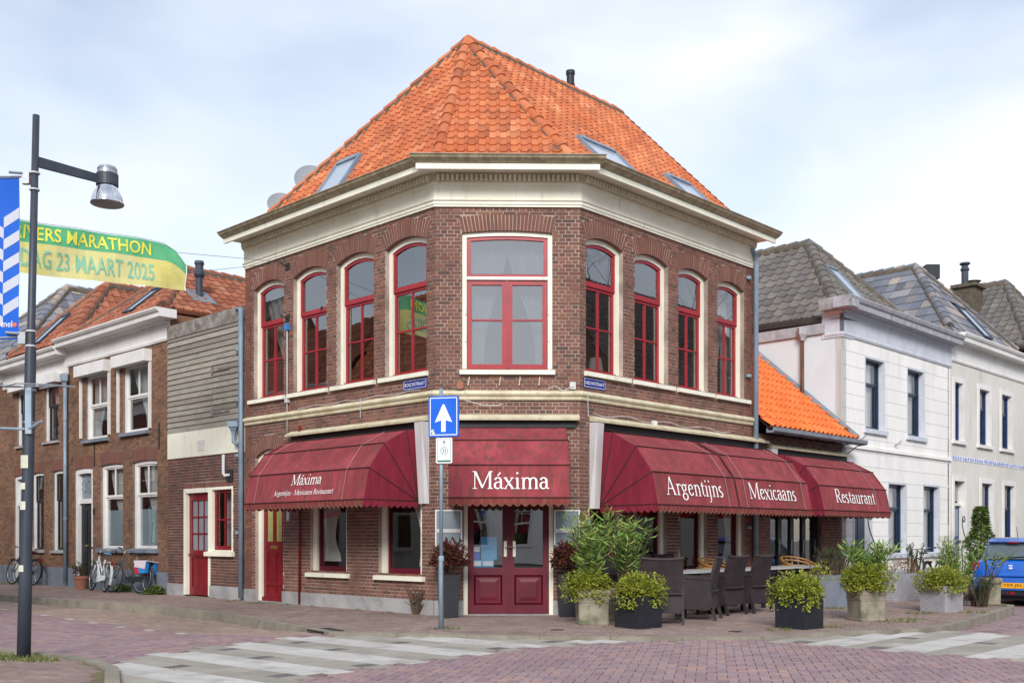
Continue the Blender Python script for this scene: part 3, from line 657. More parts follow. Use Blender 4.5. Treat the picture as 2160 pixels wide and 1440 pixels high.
def curtain(F, s0, s1, z0, z1, d, parent, top_w=1.0, bot_w=1.0, side=0, tie=None, m='curtain', folds=9):
    """hanging cloth with folds; gathered towards side (-1/1) when bot_w<1; tie=height where it is tied back"""
    bb = MB(); nu, nv = folds*6, 14; c = (s0+s1)/2; W = s1-s0
    for j in range(nv+1):
        v = j/nv; z = z1+(z0-z1)*v
        wd = top_w+(bot_w-top_w)*sm(v*1.15)
        if tie is not None:
            tv = (z1-tie)/(z1-z0); wd = top_w+(bot_w-top_w)*sm(v/tv) if v < tv else bot_w+(min(1, bot_w*1.5)-bot_w)*sm((v-tv)/(1-tv))
        for i in range(nu+1):
            u = i/nu; x = {0: c+(u-.5)*W*wd, -1: s0+u*W*wd, 1: s1-(1-u)*W*wd}[side]
            bb.v.append(F.p(x, d+.022*math.sin(u*folds*6.283)+.008*math.sin(u*31+v*3), z))
    bb.f = [(j*(nu+1)+i, j*(nu+1)+i+1, (j+1)*(nu+1)+i+1, (j+1)*(nu+1)+i) for j in range(nv) for i in range(nu)]; bb.t = [.5]*len(bb.f)
    return bb.build('curtain', m, parent, smooth=True)
def sill(F, s0, s1, z, root, m='cream', th=.085, out=.07, d=-.1, name='sill'):
    bb = MB(); p = F.p
    bb.hexa([p(s0, d, z-th), p(s1, d, z-th), p(s1, out, z-th), p(s0, out, z-th), p(s0, d, z+.012), p(s1, d, z+.012), p(s1, out, z-.012), p(s0, out, z-.012)]); return bb.build(name, m, root)
# --- roofs
def plane_axes(O, U, up):
    U = Vector(U).normalized(); V = Vector(up).normalized(); Nn = U.cross(V).normalized()
    if Nn.z < 0: Nn = -Nn
    return Vector(O), U, V, Nn
PROF = [(0, .0), (.18, -.007), (.42, -.009), (.62, -.001), (.72, .018), (.84, .031), (.96, .017), (1.06, -.007)]
FLATP = [(0, 0), (.16, .012), (.33, 0), (.5, .012), (.66, 0), (.84, .014), (1.0, 0)]
def tiles(O, U, V, poly, tw, rh, m, part, prof=PROF, holes=(), nind=0, jit=.006, lift=.024, thick=.02, flat=False, hs=1.0):
    """lay tiles on a roof plane; poly in (u, v) plane coordinates, convex; every tile has its own roll, edge and overlap"""
    O, U, V, Nn = plane_axes(O, U, V)
    def rng(v):
        xs = []
        for (a, b_), (c, d) in zip(poly, poly[1:]+poly[:1]):
            if (b_-v)*(d-v) <= 0 and b_ != d: xs.append(a+(c-a)*(v-b_)/(d-b_))
        return (min(xs), max(xs)) if len(xs) > 1 else None
    vmax = max(p[1] for p in poly); vmin = min(p[1] for p in poly); out = []
    r = 0
    while vmin+r*rh < vmax-.03:
        v0 = vmin+r*rh; v1 = min(v0+rh+.04, vmax); e = rng(min(v0+rh/2, vmax-.01))
        if e:
            c0 = math.floor(e[0]/tw)-1; c1 = math.ceil(e[1]/tw)+1
            for c in range(c0, c1):
                ua, ub = c*tw, (c+1)*tw
                if ub < e[0]+.02 or ua > e[1]-.02: continue
                cu, cv = (ua+ub)/2, v0+rh/2
                if any(h[0] < cu < h[1] and h[2] < cv < h[3] for h in holes): continue
                P = []; dj = uni(-jit, jit); du = uni(-jit, jit)
                for k, (vv, li) in enumerate(((v0-.012+dj, lift), (v1, 0))):
                    ee = rng(max(vmin, min(vmax-.002, vv))) or e
                    for x, h in prof:
                        u = max(ee[0], min(ee[1], ua+x*tw+du)); P.append(O+U*u+V*vv+Nn*(h*hs+li+.01))
                n = len(prof); fs = [(i, i+1, n+i+1, n+i) for i in range(n-1)]
                for i in range(n): P.append(P[i]-Nn*thick-V*.001)
                fs += [(2*n+i, 2*n+i+1, i+1, i) for i in range(n-1)]
                d = (O+U*cu+V*cv); rk = abs((d-Vector((0, 0, CAMZ))).normalized().dot(Nn))/((d-Vector((0, 0, CAMZ))).length**2)
                out.append((rk, [tuple(p) for p in P], fs))
        r += 1
    return out
def put_tiles(lists, m, part, nind=300, name='roof_tile'):
    al = [t_ for l_ in lists for t_ in l_]; al.sort(key=lambda e: -e[0]); rest = MB()
    for k, (_, P, fs) in enumerate(al):
        if k < nind: bb = MB(); bb.tint = rnd(); bb.add(P, fs); bb.build(name, m, part)
        else: rest.tint = rnd(); rest.add(P, fs)
    if rest.f: rest.build('roof_tile_field', m, part, kind='stuff')
def ridge(p0, p1, m, part, ln=.34, r=.115, up=(0, 0, 1), nind=60, mort=True, sink=.015):
    p0, p1 = Vector(p0), Vector(p1); d = p1-p0; L_ = d.length; d.normalize(); n = max(1, round(L_/ln)); side = d.cross(Vector(up)).normalized(); upv = side.cross(d).normalized()
    if mort:
        bb = MB(); bb.tube([p0+upv*(-.10), p1+upv*(-.10)], r*1.45, 10); bb.build('mortar_bed', 'roof_mortar', part)
    for i in range(n):
        bb = MB(); bb.tint = rnd(); a0 = L_*i/n; a1 = L_*(i+1)/n+.05; K = 8; ring = []
        for a, rr, li in ((a0, r*1.12, .012), (a0+.05, r*1.10, .012), (a1, r*.96, -.006)):
            c = p0+d*min(a, L_+.03)+upv*(li-sink+uni(-.003, .003))
            for k in range(K+1):
                t_ = math.pi*k/K; bb.v.append(tuple(c+side*math.cos(t_)*rr+upv*math.sin(t_)*rr*.95))
        bb.f = [(s_*(K+1)+k, s_*(K+1)+k+1, (s_+1)*(K+1)+k+1, (s_+1)*(K+1)+k) for s_ in range(2) for k in range(K)]
        k0 = len(bb.v); c = p0+d*a0-upv*sink
        for k in range(K+1):
            t_ = math.pi*k/K; bb.v.append(tuple(c+side*math.cos(t_)*r*.9+upv*math.sin(t_)*r*.8))
        bb.f += [(k0+k, k0+k+1, k+1, k) for k in range(K)]; bb.t = [bb.tint]*len(bb.f)
        bb.build('ridge_tile', m, part)
def skylight(O, U, V, u0, u1, v0, v1, part, name='skylight', gm='solar', fm='zinc'):
    O, U, V, Nn = plane_axes(O, U, V); bb = MB()
    def P(u, v, h): return tuple(O+U*u+V*v+Nn*h)
    def bx(a, b_, c, d, h0, h1): bb.hexa([P(a, c, h0), P(b_, c, h0), P(b_, d, h0), P(a, d, h0), P(a, c, h1), P(b_, c, h1), P(b_, d, h1), P(a, d, h1)])
    f = .06
    bx(u0, u0+f, v0, v1, -.02, .10); bx(u1-f, u1, v0, v1, -.02, .10); bx(u0+f, u1-f, v0, v0+f, -.02, .09); bx(u0+f, u1-f, v1-f*1.7, v1, -.02, .115)
    fr = bb.build(name, fm, part)
    g = MB(); g.poly(P(u0+f, v0+f, .075), P(u1-f, v0+f, .075), P(u1-f, v1-f, .075), P(u0+f, v1-f, .075)); g.build('pane', gm, fr)
    return fr
def pipe(pts, r, name, m, root, bands=(), n=10):
    bb = MB(); bb.tube(pts, r, n); o = bb.build(name, m, root, smooth=True)
    for z in bands:
        x, y = pts[0][0], pts[0][1]; c = MB(); c.lathe((x, y, z), [(r*.9, -.03), (r*1.18, -.028), (r*1.18, .028), (r*.9, .03)], n); c.build('pipe_collar', m, o)
    return o
# ================================================================ the corner restaurant
RB = thing('corner_building', 'two-storey brown brick corner building with orange tiled hipped roof and burgundy awnings', 'building', (0, Y0, 0))
LE, RE = 5.87, 5.50                       # lengths of the two street fronts
ZF = 6.83                                 # underside of the frieze
upL = [Op(.21, 1.31, 4.11, 6.35, .125), Op(1.63, 2.73, 4.11, 6.35, .125), Op(3.05, 4.14, 4.11, 6.35, .125), Op(4.47, 5.55, 4.11, 6.34, .125)]
upR = [Op(.15, 1.17, 4.11, 6.32, .11), Op(1.50, 2.52, 4.11, 6.32, .11), Op(2.85, 3.84, 4.11, 6.31, .11), Op(4.175, 5.165, 4.11, 6.30, .11)]
upC = [Op(-.525, .992, 4.11, 6.405, .04, .27)]
gL = [Op(.33, 1.50, .66, 2.98, 0, .28), Op(2.42, 3.58, .66, 2.98, 0, .28), Op(4.48, 5.49, .02, 2.92, .16, .28)]
gR = [Op(.22, 1.17, .62, 2.95, 0, .28), Op(1.50, 2.48, .62, 2.95, 0, .28), Op(2.86, 3.82, .62, 2.95, 0, .28), Op(4.19, 5.18, .62, 2.95, 0, .28)]
gC = [Op(-.50, 1.005, .0, 3.0, 0, .0)]
wl = brick_wall(FL, 0, LE, .24, ZF, upL+gL, RB, rank=lambda s, z: z > 3.9, gaps=((3.60, 3.76),))
wr = brick_wall(FT, 0, RE, .24, ZF, upR+gR, RB, rank=lambda s, z: z > 3.9, gaps=((3.60, 3.76),))
wc = brick_wall(FC, XL, XR, .24, ZF, upC+gC, RB, rank=lambda s, z: z > 3.85 or not -.75 < s < 1.3, gaps=((3.60, 3.76),))
put_bricks([wl, wr, wc], 300)
# plain flanks and back so that the shell is closed
bb = MB(); A = FL.p(LE, 0, 0); B = FT.p(RE, 0, 0)
back = FL.p(LE, -7.2, 0); back2 = FT.p(RE, -7.4, 0)
for (P, Q_) in (((A[0], A[1]), (back[0], back[1])), ((back[0], back[1]), (back2[0], back2[1])), ((back2[0], back2[1]), (B[0], B[1]))):
    dx, dy = Q_[0]-P[0], Q_[1]-P[1]; L_ = math.hypot(dx, dy); W = Fr(P[0], P[1], dx/L_, dy/L_, -dy/L_, dx/L_); bb.fbox(W, .001, L_-.001, -.24, 0, 0, 7.2)
bb.build('rear_wall', 'brick_dark', RB)
bb = MB(); ctr = [FL.p(LE-.1, -.12, 0), FL.p(.05, -.12, 0), FT.p(.05, -.12, 0), FT.p(RE-.1, -.12, 0), back2, back]
for z in (-.01, 3.38, 3.60, 7.15): bb.poly(*[(p[0], p[1], z) for p in ctr])
# inner partitions give every room a back wall
for F_, a, b_ in ((FL, .2, LE), (FT, .2, RE)): bb.fbox(F_, a, b_, -3.2, -3.1, 0, 7.1)
bb.fbox(FC, XL-.8, XR+.8, -3.4, -3.3, 0, 7.1)
bb.build('interior', 'interior', RB)
# plinth
bb = MB()
for a, b_ in spans(0, LE, gL, .1, 'hw'): bb = MB(); bb.fbox(FL, a, b_, -.12, .035, -.02, .245); bb.build('plinth', 'plinth', RB)
for a, b_ in spans(XL, XR, gC, .1, 'hw'): bb = MB(); bb.fbox(FC, a, b_, -.12, .036, -.02, .246); bb.build('plinth', 'plinth', RB)
bb = MB(); bb.fbox(FT, 0, RE, -.12, .035, -.02, .244); bb.build('plinth', 'plinth', RB)
# string course, moulded, mitred at the corners
T = math.tan(R_(22.5))
def moulding(prof, m, name, chx=0, sub=None, endL=LE, endR=RE, par=None, up=0):
    bb = MB(); bb.sweep(FL, (lambda o: -o*T, endL), prof); a = bb.build(name, m, par or RB)
    bb = MB(); bb.sweep(FT, (lambda o: -o*T, endR), prof); bb.build(name, m, par or RB)
    bb = MB(); bb.sweep(FC, (lambda o: XL-o*T-(chx if o > .2 else 0), lambda o: XR+o*T+(chx if o > .2 else 0)), [(o_+(up if o_ > .2 else 0), z_+(up*.4 if o_ > .2 else 0)) for o_, z_ in prof]); bb.build(name, m, par or RB)
moulding([(-.05, 3.60), (.03, 3.60), (.045, 3.625), (.035, 3.65), (.07, 3.675), (.085, 3.70), (.07, 3.735), (.02, 3.765), (-.05, 3.77)], 'cream_old', 'string_course', endL=LE-.03)
# frieze and cornice
moulding([(-.05, 6.83), (.035, 6.83), (.035, 6.868), (.05, 6.868), (.05, 6.91), (.075, 6.93), (.06, 6.945), (.03, 6.955), (.03, 7.20), (.06, 7.215), (.06, 7.235), (-.05, 7.235)], 'cream', 'frieze')
moulding([(-.05, 7.235), (.085, 7.235), (.085, 7.345), (.12, 7.36), (.12, 7.372), (-.05, 7.372)], 'cream_old', 'bed_mould')
moulding([(-.05, 7.373), (.11, 7.373), (.43, 7.36), (.43, 7.285), (.48, 7.28), (.48, 7.375), (.47, 7.38), (-.05, 7.381)], 'cream', 'fascia', chx=.07, up=.03, endL=LE+.04, endR=RE+.1)
moulding([(-.05, 7.382), (.50, 7.382), (.51, 7.395), (.54, 7.41), (.585, 7.435), (.60, 7.46), (.615, 7.475), (.625, 7.478), (.625, 7.487), (.60, 7.487), (.50, 7.40), (-.05, 7.40)], 'gutter_bronze', 'gutter', chx=.11, up=.03, endL=LE+.06, endR=RE+.13)
# dentils, one block each
dm = MB(); cnt = 0
den = MB(); den.box(-.021, .021, -.055, 0, -.042, .04)
first = None
for F_, a, b_ in ((FL, .02, LE-.05), (FT, .02, RE-.05), (FC, XL+.02, XR-.02)):
    n = int((b_-a)/.08)
    for i in range(n):
        s = a+(b_-a)*(i+.5)/n; x, y, z = F_.p(s, .085, 7.297)
        if first is None: first = den.build('dentil', 'cream'); o = first; o.parent = RB
        else: o = bpy.data.objects.new('dentil', first.data); COL.objects.link(o); o.parent = RB
        ang = math.atan2(-F_.n[0], F_.n[1])+math.pi
        o.location = (x, y-Y0, z); o.rotation_euler = (0, 0, ang)
# ---- upper windows
def sash_window(F, o, zt, parent, frame='cream', sash='red_paint', fw=.085, rec=-.095, upper_bar=False, cur=None, bars=True, trans_m=None, mid=None, nobar=False):
    fr = ring_frame(F, o, fw, rec-.10, rec).build('window', frame, parent)
    i = Op(o.s0+fw, o.s1-fw, o.z0, o.zs, 0, 0)
    R2 = o.R-fw; rr = R2-math.sqrt(max(0, R2*R2-(o.w-fw)**2)); in_ = Op(o.s0+fw, o.s1-fw, zt, o.top-fw-rr, rr, 0)
    if not o.rise: in_ = Op(o.s0+fw, o.s1-fw, zt, o.zs-fw, 0, 0)
    us = ring_frame(F, in_, .055, rec-.075, rec-.025, bottom=.085); us.build('sash', sash, fr)
    lo = Op(o.s0+fw, o.s1-fw, o.z0+.012, zt, 0, 0)
    ls = ring_frame(F, lo, .05, rec-.10, rec-.055, bottom=.075); 
    c = (o.s0+o.s1)/2; hz = mid if mid else (o.z0+zt)/2
    if not nobar:
        ls.fbox(F, c-.017, c+.017, rec-.098, rec-.056, o.z0+.08, zt-.04); ls.fbox(F, o.s0+fw+.04, o.s1-fw-.04, rec-.097, rec-.0575, hz-.014, hz+.014)
    ls.build('sash', sash, fr)
    bt = MB(); bt.fbox(F, o.s0+fw, o.s1-fw, rec-.05, rec-.005, o.z0+.0125, o.z0+.05); bt.build('bottom_rail', sash, fr)
    if upper_bar:
        u = MB(); u.fbox(F, c-.015, c+.015, rec-.07, rec-.03, zt+.07, in_.top-.04); u.build('glazing_bar', sash, fr)
    pane_poly(F, in_, .05, rec-.05).build('pane', 'glass', fr)
    xs = [o.s0+fw+.04, c, o.s1-fw-.04]; zz = [o.z0+.06, hz, zt-.03]
    if nobar: g = MB(); g.poly(F.p(xs[0], rec-.08, zz[0]), F.p(xs[2], rec-.08, zz[0]), F.p(xs[2], rec-.08, zz[2]), F.p(xs[0], rec-.08, zz[2])); g.build('pane', 'glass', fr)
    else:
        for a in (0, 1):
            for b_ in (0, 1):
                g = MB(); g.poly(*[F.p(x, rec-.08+uni(-.002, .002), z) for x, z in ((xs[a], zz[b_]), (xs[a+1], zz[b_]), (xs[a+1], zz[b_+1]), (xs[a], zz[b_+1]))]); g.build('pane', 'glass', fr)
    return fr
ZT = 5.60
for k, o in enumerate(upL):
    fr = sash_window(FL, o, ZT, RB, mid=4.90); sill(FL, o.s0-.06 if k else o.s0-.05, o.s1+.13, o.z0, fr)
    if k in (3,): curtain(FL, o.s0-.05, o.s1+.1, o.z0+.02, o.top, -.38, fr, 1, .42, side=-1, folds=5)
    if k in (0, 1): curtain(FL, o.s0, o.s1, o.z0+.02, o.top, -.42, fr, .35, .2, side=-1, folds=4)
for k, o in enumerate(upR):
    fr = sash_window(FT, o, ZT, RB, mid=4.90); sill(FT, max(.05, o.s0-.05), o.s1+.16, o.z0, fr)
    if k == 3: curtain(FT, o.s0-.05, o.s1, o.z0+.02, o.top, -.4, fr, .9, .6, side=-1, folds=5); curtain(FT, o.s0, o.s1, o.z0+.02, o.top, -.42, fr, .3, .25, side=1, folds=3)
    if k == 1: curtain(FT, o.s0-.05, o.s1, o.z0+.02, o.top, -.4, fr, .25, .2, side=-1, folds=3)
# lampshade standing in the first window on the right
bb = MB(); x, y, _ = FT.p(.95, -.45, 0); bb.lathe((x, y, 4.12), [(.02, 0), (.05, .0), (.02, .1), (.14, .12), (.1, .36)], 16); tag(bb.build('table_lamp', 'curtain'), 'small pale lampshade behind the first upper window on the right front', 'lamp')
# the big window over the entrance
o = upC[0]; fr = ring_frame(FC, o, .075, -.16, -.055).build('window', 'cream', RB)
bb = MB(); bb.fbox(FC, o.s0+.075, o.s1-.075, -.15, -.04, 5.63, 5.68); bb.build('transom', 'cream', fr)
ui = Op(o.s0+.075, o.s1-.075, 5.68, o.zs-.055, .035, 0); ring_frame(FC, ui, .07, -.14, -.08, bottom=.05).build('sash', 'red_paint', fr)
pane_poly(FC, ui, .06, -.11).build('pane', 'glass_front', fr)
for a, b_ in ((o.s0+.075, o.c), (o.c, o.s1-.075)):
    ci = Op(a+.002, b_-.002, 4.125, 5.63, 0, 0); c_ = ring_frame(FC, ci, .085, -.14, -.075, bottom=.09)
    c_.fbox(FC, a+.08, b_-.08, -.135, -.085, 4.945, 4.975); cs = c_.build('casement', 'red_paint', fr)
    for z0_, z1_ in ((4.2, 4.955), (4.965, 5.56)):
        g = MB(); g.poly(FC.p(a+.08, -.11, z0_), FC.p(b_-.08, -.11, z0_), FC.p(b_-.08, -.11, z1_), FC.p(a+.08, -.11, z1_)); g.build('pane', 'glass_front', cs)
bb = MB(); bb.fbox(FC, o.c-.022, o.c+.022, -.13, -.06, 4.15, 5.62); bb.build('cover_strip', 'red_paint', fr)
sill(FC, -.565, 1.035, 4.11, fr)
curtain(FC, o.s0+.06, o.c+.02, 4.12, 6.42, -.34, fr, 1.0, .42, side=-1, folds=7, m='curtain_grey'); curtain(FC, o.c-.02, o.s1-.06, 4.12, 6.42, -.35, fr, 1.0, .30, side=1, folds=7, m='curtain_grey')
for zz in (4.75, 5.2):
    for ss in (o.s0+.06, o.s1-.06):
        h = MB(); h.fbox(FC, ss-.012, ss+.012, -.056, -.035, zz-.16, zz-.04); h.build('hinge', 'cream', fr)
# ---- ground floor windows
for k, o in enumerate(gL[:2]):
    fr = ring_frame(FL, o, .12, -.20, -.08).build('window', 'cream', RB)
    ii = Op(o.s0+.12, o.s1-.12, o.z0, o.zs-.12, 0, 0); ring_frame(FL, ii, .045, -.19, -.13, bottom=.10).build('sash', 'burgundy_paint', fr)
    pane_poly(FL, ii, .04, -.16).build('pane', 'glass_low', fr); sill(FL, o.s0-.09, o.s1+.07, o.z0-.02, fr)
    if k == 1: curtain(FL, ii.s0-.1, ii.s1, .85, 2.9, -.25, fr, .95, .36, side=1, tie=1.30, folds=6, m='curtain_white')
    else: curtain(FL, ii.s0, ii.s1, .80, 2.9, -.25, fr, .9, .16, side=-1, tie=1.2, folds=6, m='curtain_white')
for k, o in enumerate(gR):
    fr = ring_frame(FT, o, .11, -.20, -.08).build('window', 'cream', RB)
    ii = Op(o.s0+.11, o.s1-.11, o.z0, o.zs-.12, 0, 0); ring_frame(FT, ii, .045, -.19, -.13, bottom=.10).build('sash', 'burgundy_paint', fr)
    pane_poly(FT, ii, .04, -.16).build('pane', 'glass_low', fr); sill(FT, o.s0-.05, o.s1+.06, o.z0-.02, fr)
    curtain(FT, ii.s0, ii.s1, .8, 2.9, -.25, fr, .9, .28, side=1 if k == 3 else -1, tie=1.3, folds=6, m='curtain_white')
for F_, o, sg in [(FL, x_, -1) for x_ in gL[1:2]]+[(FT, x_, 1) for x_ in gR]:
    a_ = o.s1-.2 if sg < 0 else o.s0+.17
    serif('Máxima', lambda x, y, li: F_.p(a_+sg*x, -.158+li*.2, 1.66+y+.12*x), .075, 'bag_red', RB, .5, .25)
# ---- side door no. 89
o = gL[2]; fr = ring_frame(FL, o, .12, -.20, -.08).build('door', 'cream', RB)
bb = MB(); bb.fbox(FL, o.s0+.121, o.s1-.121, -.17, -.1, 2.30, 2.37); bb.build('transom', 'red_paint', fr)
ui = Op(o.s0+.12, o.s1-.12, 2.37, 2.87, .13, 0); ring_frame(FL, ui, .05, -.17, -.11).build('fanlight_frame', 'red_paint', fr); pane_poly(FL, ui, .045, -.14).build('pane', 'glass', fr)
a, b_ = o.s0+.12, o.s1-.12; lf = MB(); c = (a+b_)/2
for x0_, x1_ in ((a, a+.12), (c-.05, c+.05), (b_-.12, b_)): lf.fbox(FL, x0_, x1_, -.17, -.125, .02, 2.30)
for z0_, z1_ in ((.02, .15), (.33, .42), (.98, 1.22), (2.15, 2.3)): lf.fbox(FL, a+.119, b_-.119, -.171, -.126, z0_, z1_)
lf.fbox(FL, a+.05, b_-.05, -.165, -.145, .1, 1.1); lf.fbox(FL, a, b_, -.13, -.08, .021, .10)
dl = lf.build('door_leaf', 'door_red', fr)
for x0_, x1_ in ((a+.12, c-.05), (c+.05, b_-.12)):
    g = MB(); g.fbox(FL, x0_, x1_, -.152, -.146, 1.22, 2.15); g.build('leaded_pane', 'stained_glass', dl)
    ld = MB()
    for i in range(1, 6): ld.fbox(FL, x0_, x1_, -.146, -.143, 1.22+i*.155, 1.226+i*.155)
    ld.fbox(FL, (x0_+x1_)/2-.003, (x0_+x1_)/2+.003, -.1455, -.1425, 1.22, 2.15); ld.build('lead_bars', 'lead', dl)
g = MB(); g.fbox(FL, c-.13, c+.13, -.126, -.118, 1.07, 1.14); g.build('letter_slot', 'brass', dl)
bb = MB(); bb.fbox(FL, o.s0, o.s1, -.2, .03, -.01, .018); bb.build('threshold', 'plinth', fr)
for i_, d_ in enumerate('89'): lettering(d_, lambda x, y: FL.p(4.36-i_*.11-x, .012, 1.98+y), .09, .16, 'brass', RB)
bb = MB(); bb.fbox(FL, 4.22, 4.3, .0, .045, 1.63, 1.84); bb.build('doorbell', 'alu', RB)
# ---- double entrance doors
o = gC[0]; fr = ring_frame(FC, o, .068, -.19, -.03).build('entrance', 'cream', RB)
for k, (a, b_) in enumerate(((o.s0+.07, o.c), (o.c, o.s1-.07))):
    lf = MB()
    lf.fbox(FC, a+.002, a+.10, -.15, -.095, .02, 2.93); lf.fbox(FC, b_-.10, b_-.002, -.15, -.095, .02, 2.93)
    for z0_, z1_ in ((.02, .17), (.50+.17, .79), (2.3, 2.93)): lf.fbox(FC, a+.099, b_-.099, -.149, -.096, z0_, z1_)
    lf.fbox(FC, a+.002, b_-.002, -.096, -.07, .021, .12)
    lf.fbox(FC, a+.09, b_-.09, -.145, -.128, .16, .7)
    dl = lf.build('door_leaf', 'burgundy_paint', fr)
    pn = MB(); x0_, x1_, z0_, z1_ = a+.10, b_-.10, .17, .67; p = FC.p
    for (i0, h0), (i1, h1) in (((0, -.126), (.02, -.096)), ((.02, -.096), (.035, -.117)), ((.035, -.117), (.06, -.117)), ((.06, -.117), (.12, -.107))):
        A_ = [(x0_+i0, z0_+i0), (x1_-i0, z0_+i0), (x1_-i0, z1_-i0), (x0_+i0, z1_-i0)]; B_ = [(x0_+i1, z0_+i1), (x1_-i1, z0_+i1), (x1_-i1, z1_-i1), (x0_+i1, z1_-i1)]
        for e in range(4): pn.poly(p(A_[e][0], h0, A_[e][1]), p(A_[(e+1) % 4][0], h0, A_[(e+1) % 4][1]), p(B_[(e+1) % 4][0], h1, B_[(e+1) % 4][1]), p(B_[e][0], h1, B_[e][1]))
    pn.poly(*[p(x, -.107, z) for x, z in B_]); pn.build('raised_panel', 'burgundy_paint', dl)
    g = MB(); g.poly(p(a+.09, -.125, .78), p(b_-.09, -.125, .78), p(b_-.09, -.125, 2.31), p(a+.09, -.125, 2.31)); g.build('pane', 'glass', dl)
    hx = (b_-.05) if k == 0 else (a+.05+.05)
    h = MB(); h.fbox(FC, hx-.024, hx+.024, -.095, -.085, .98, 1.24); h.build('handle_plate', 'brass' if False else 'cream', dl)
    h = MB(); h.tube([p(hx, -.09, 1.14), p(hx, -.03, 1.14), p(hx+(.11 if k == 0 else -.11), -.03, 1.14)], .009, 6); h.build('door_handle', 'brushed', dl)
bb = MB(); bb.fbox(FC, o.s0+.07, o.s1-.07, -.2, .05, -.012, .016); bb.build('threshold', 'plinth', fr)
bb = MB(); bb.fbox(FC, o.c-.02, o.c+.02, -.096, -.065, .12, 2.9); bb.build('cover_strip', 'burgundy_paint', fr)
for x0_, z0_, w_, h_, m in ((-.21, .93, .27, .38, 'poster_blue'), (-.39, .80, .2, .12, 'poster_blue'), (-.19, .80, .2, .13, 'poster_blue'), (-.39, .93, .16, .12, 'sign_blue'), (-.37, 1.06, .14, .08, 'sign_white')):
    g = MB(); g.poly(*[FC.p(x, -.1265, z) for x, z in ((x0_, z0_), (x0_+w_, z0_), (x0_+w_, z0_+h_), (x0_, z0_+h_))]); g.build('window_sticker', m, fr)
for x0_ in (-.39, -.19):
    g = MB(); g.poly(*[FC.p(x, -.1262, z) for x, z in ((x0_+.02, .82), (x0_+.18, .82), (x0_+.18, .90), (x0_+.02, .90))]); g.build('window_sticker', 'sign_white', fr)
curtain(FC, o.s0+.1, o.c-.05, 1.0, 2.9, -.55, fr, .95, .25, side=1, folds=6)
# ---- roof
AP = Vector((-.518, 20.372, 11.05)); ZE = 7.52
re = Vector(FT.p(RE+.06, -3.5, 11.05)); cL = Vector(FL.p(0, 0, ZE)); cR = Vector(FT.p(0, 0, ZE)); eL = Vector(FL.p(LE, 0, ZE)); eR = Vector(FT.p(RE+.06, 0, ZE))
bk = Vector(FT.p(RE+.06, -7.4, 7.15)); bk2 = Vector((back[0], back[1], 7.15))
bb = MB()
for P in ((cL, cR, AP), (cL, AP, eL), (cR, eR, re, AP), (re, bk, bk2, AP), (AP, bk2, eL)): bb.poly(*[tuple(v-Vector((0, 0, .03))) for v in P])
roof = bb.build('roof', 'roof_deck', RB)
bb = MB(); bb.poly(tuple(eR-Vector((0, 0, .1))), tuple(re-Vector((0, 0, .1))), tuple(bk)); bb.build('gable', 'brick_dark', RB)
def plane(a, b_, c):
    U = (b_-a).normalized(); V = (c-a)-U*(c-a).dot(U); V.normalize(); return U, V
def uv(O, U, V, p): d = Vector(p)-O; return (d.dot(U), d.dot(V))
lists = []
U, V = plane(cL, cR, AP); lists.append(tiles(cL, U, V, [uv(cL, U, V, x) for x in (cL, cR, AP)], .182, .222, 'tile_orange', roof))
ULf, VLf = plane(eL, cL, AP); OL = eL; skL = (2.25, 3.0, .1, 1.32)
lists.append(tiles(OL, ULf, VLf, [uv(OL, ULf, VLf, x) for x in (eL, cL, AP)], .182, .222, 'tile_orange', roof, holes=[skL]))
URt, VRt = plane(cR, eR, re); OR = cR
skR = [(1.04, 2.15, .0, 1.45), (3.72, 4.6, .0, 1.42)]
lists.append(tiles(OR, URt, VRt, [uv(OR, URt, VRt, x) for x in (cR, eR, re, AP)], .182, .222, 'tile_orange', roof, holes=skR))
put_tiles(lists, 'tile_orange', roof, 300)
ridge(cL+Vector((0, 0, -.02)), AP, 'tile_orange', roof, r=.095); ridge(cR+Vector((0, 0, -.02)), AP, 'tile_orange', roof, r=.10); ridge(AP, re, 'tile_orange', roof, r=.1); ridge(eL, AP, 'tile_orange', roof, r=.09)
bb = MB(); bb.lathe(tuple(AP+Vector((0, 0, -.22))), [(.17, 0), (.16, .12), (.12, .2), (.05, .26), (0, .27)], 10); bb.build('ridge_cap', 'roof_mortar', roof)
skylight(OL, ULf, VLf, *skL, roof); 
for s_ in skR: skylight(OR, URt, VRt, *s_, roof)
bb = MB(); x, y, z = FT.p(4.1, -3.75, 10.8); bb.lathe((x, y, z), [(.085, 0), (.085, .5), (.1, .5), (.1, .53), (.085, .53), (.085, .72), (.1, .74), (.1, .82), (.0, .84)], 14); bb.build('flue_pipe', 'plastic_black', roof, smooth=False)
# downpipes of the corner building
x, y, _ = FT.p(RE-.02, .08, 0); pipe([(x-.25*q, y-.1, 7.30), (x-.1, y-.03, 7.22), (x, y, 7.05), (x, y, .1)], .055, 'downpipe', 'zinc', RB, bands=(6.6, 4.6, 3.0, 1.5))
x, y, _ = FL.p(5.92, .07, 0); pipe([(x-.12*q, y+.12*q, 6.02), (x, y, 6.02), (x, y, .05)], .055, 'downpipe', 'zinc', RB, bands=(5.2, 4.15, 3.0, 1.4))
x, y, _ = FL.p(3.86, .045, 0); pipe([(x, y, 3.45), (x, y, .02)], .025, 'gas_pipe', 'door_red', RB, n=8)
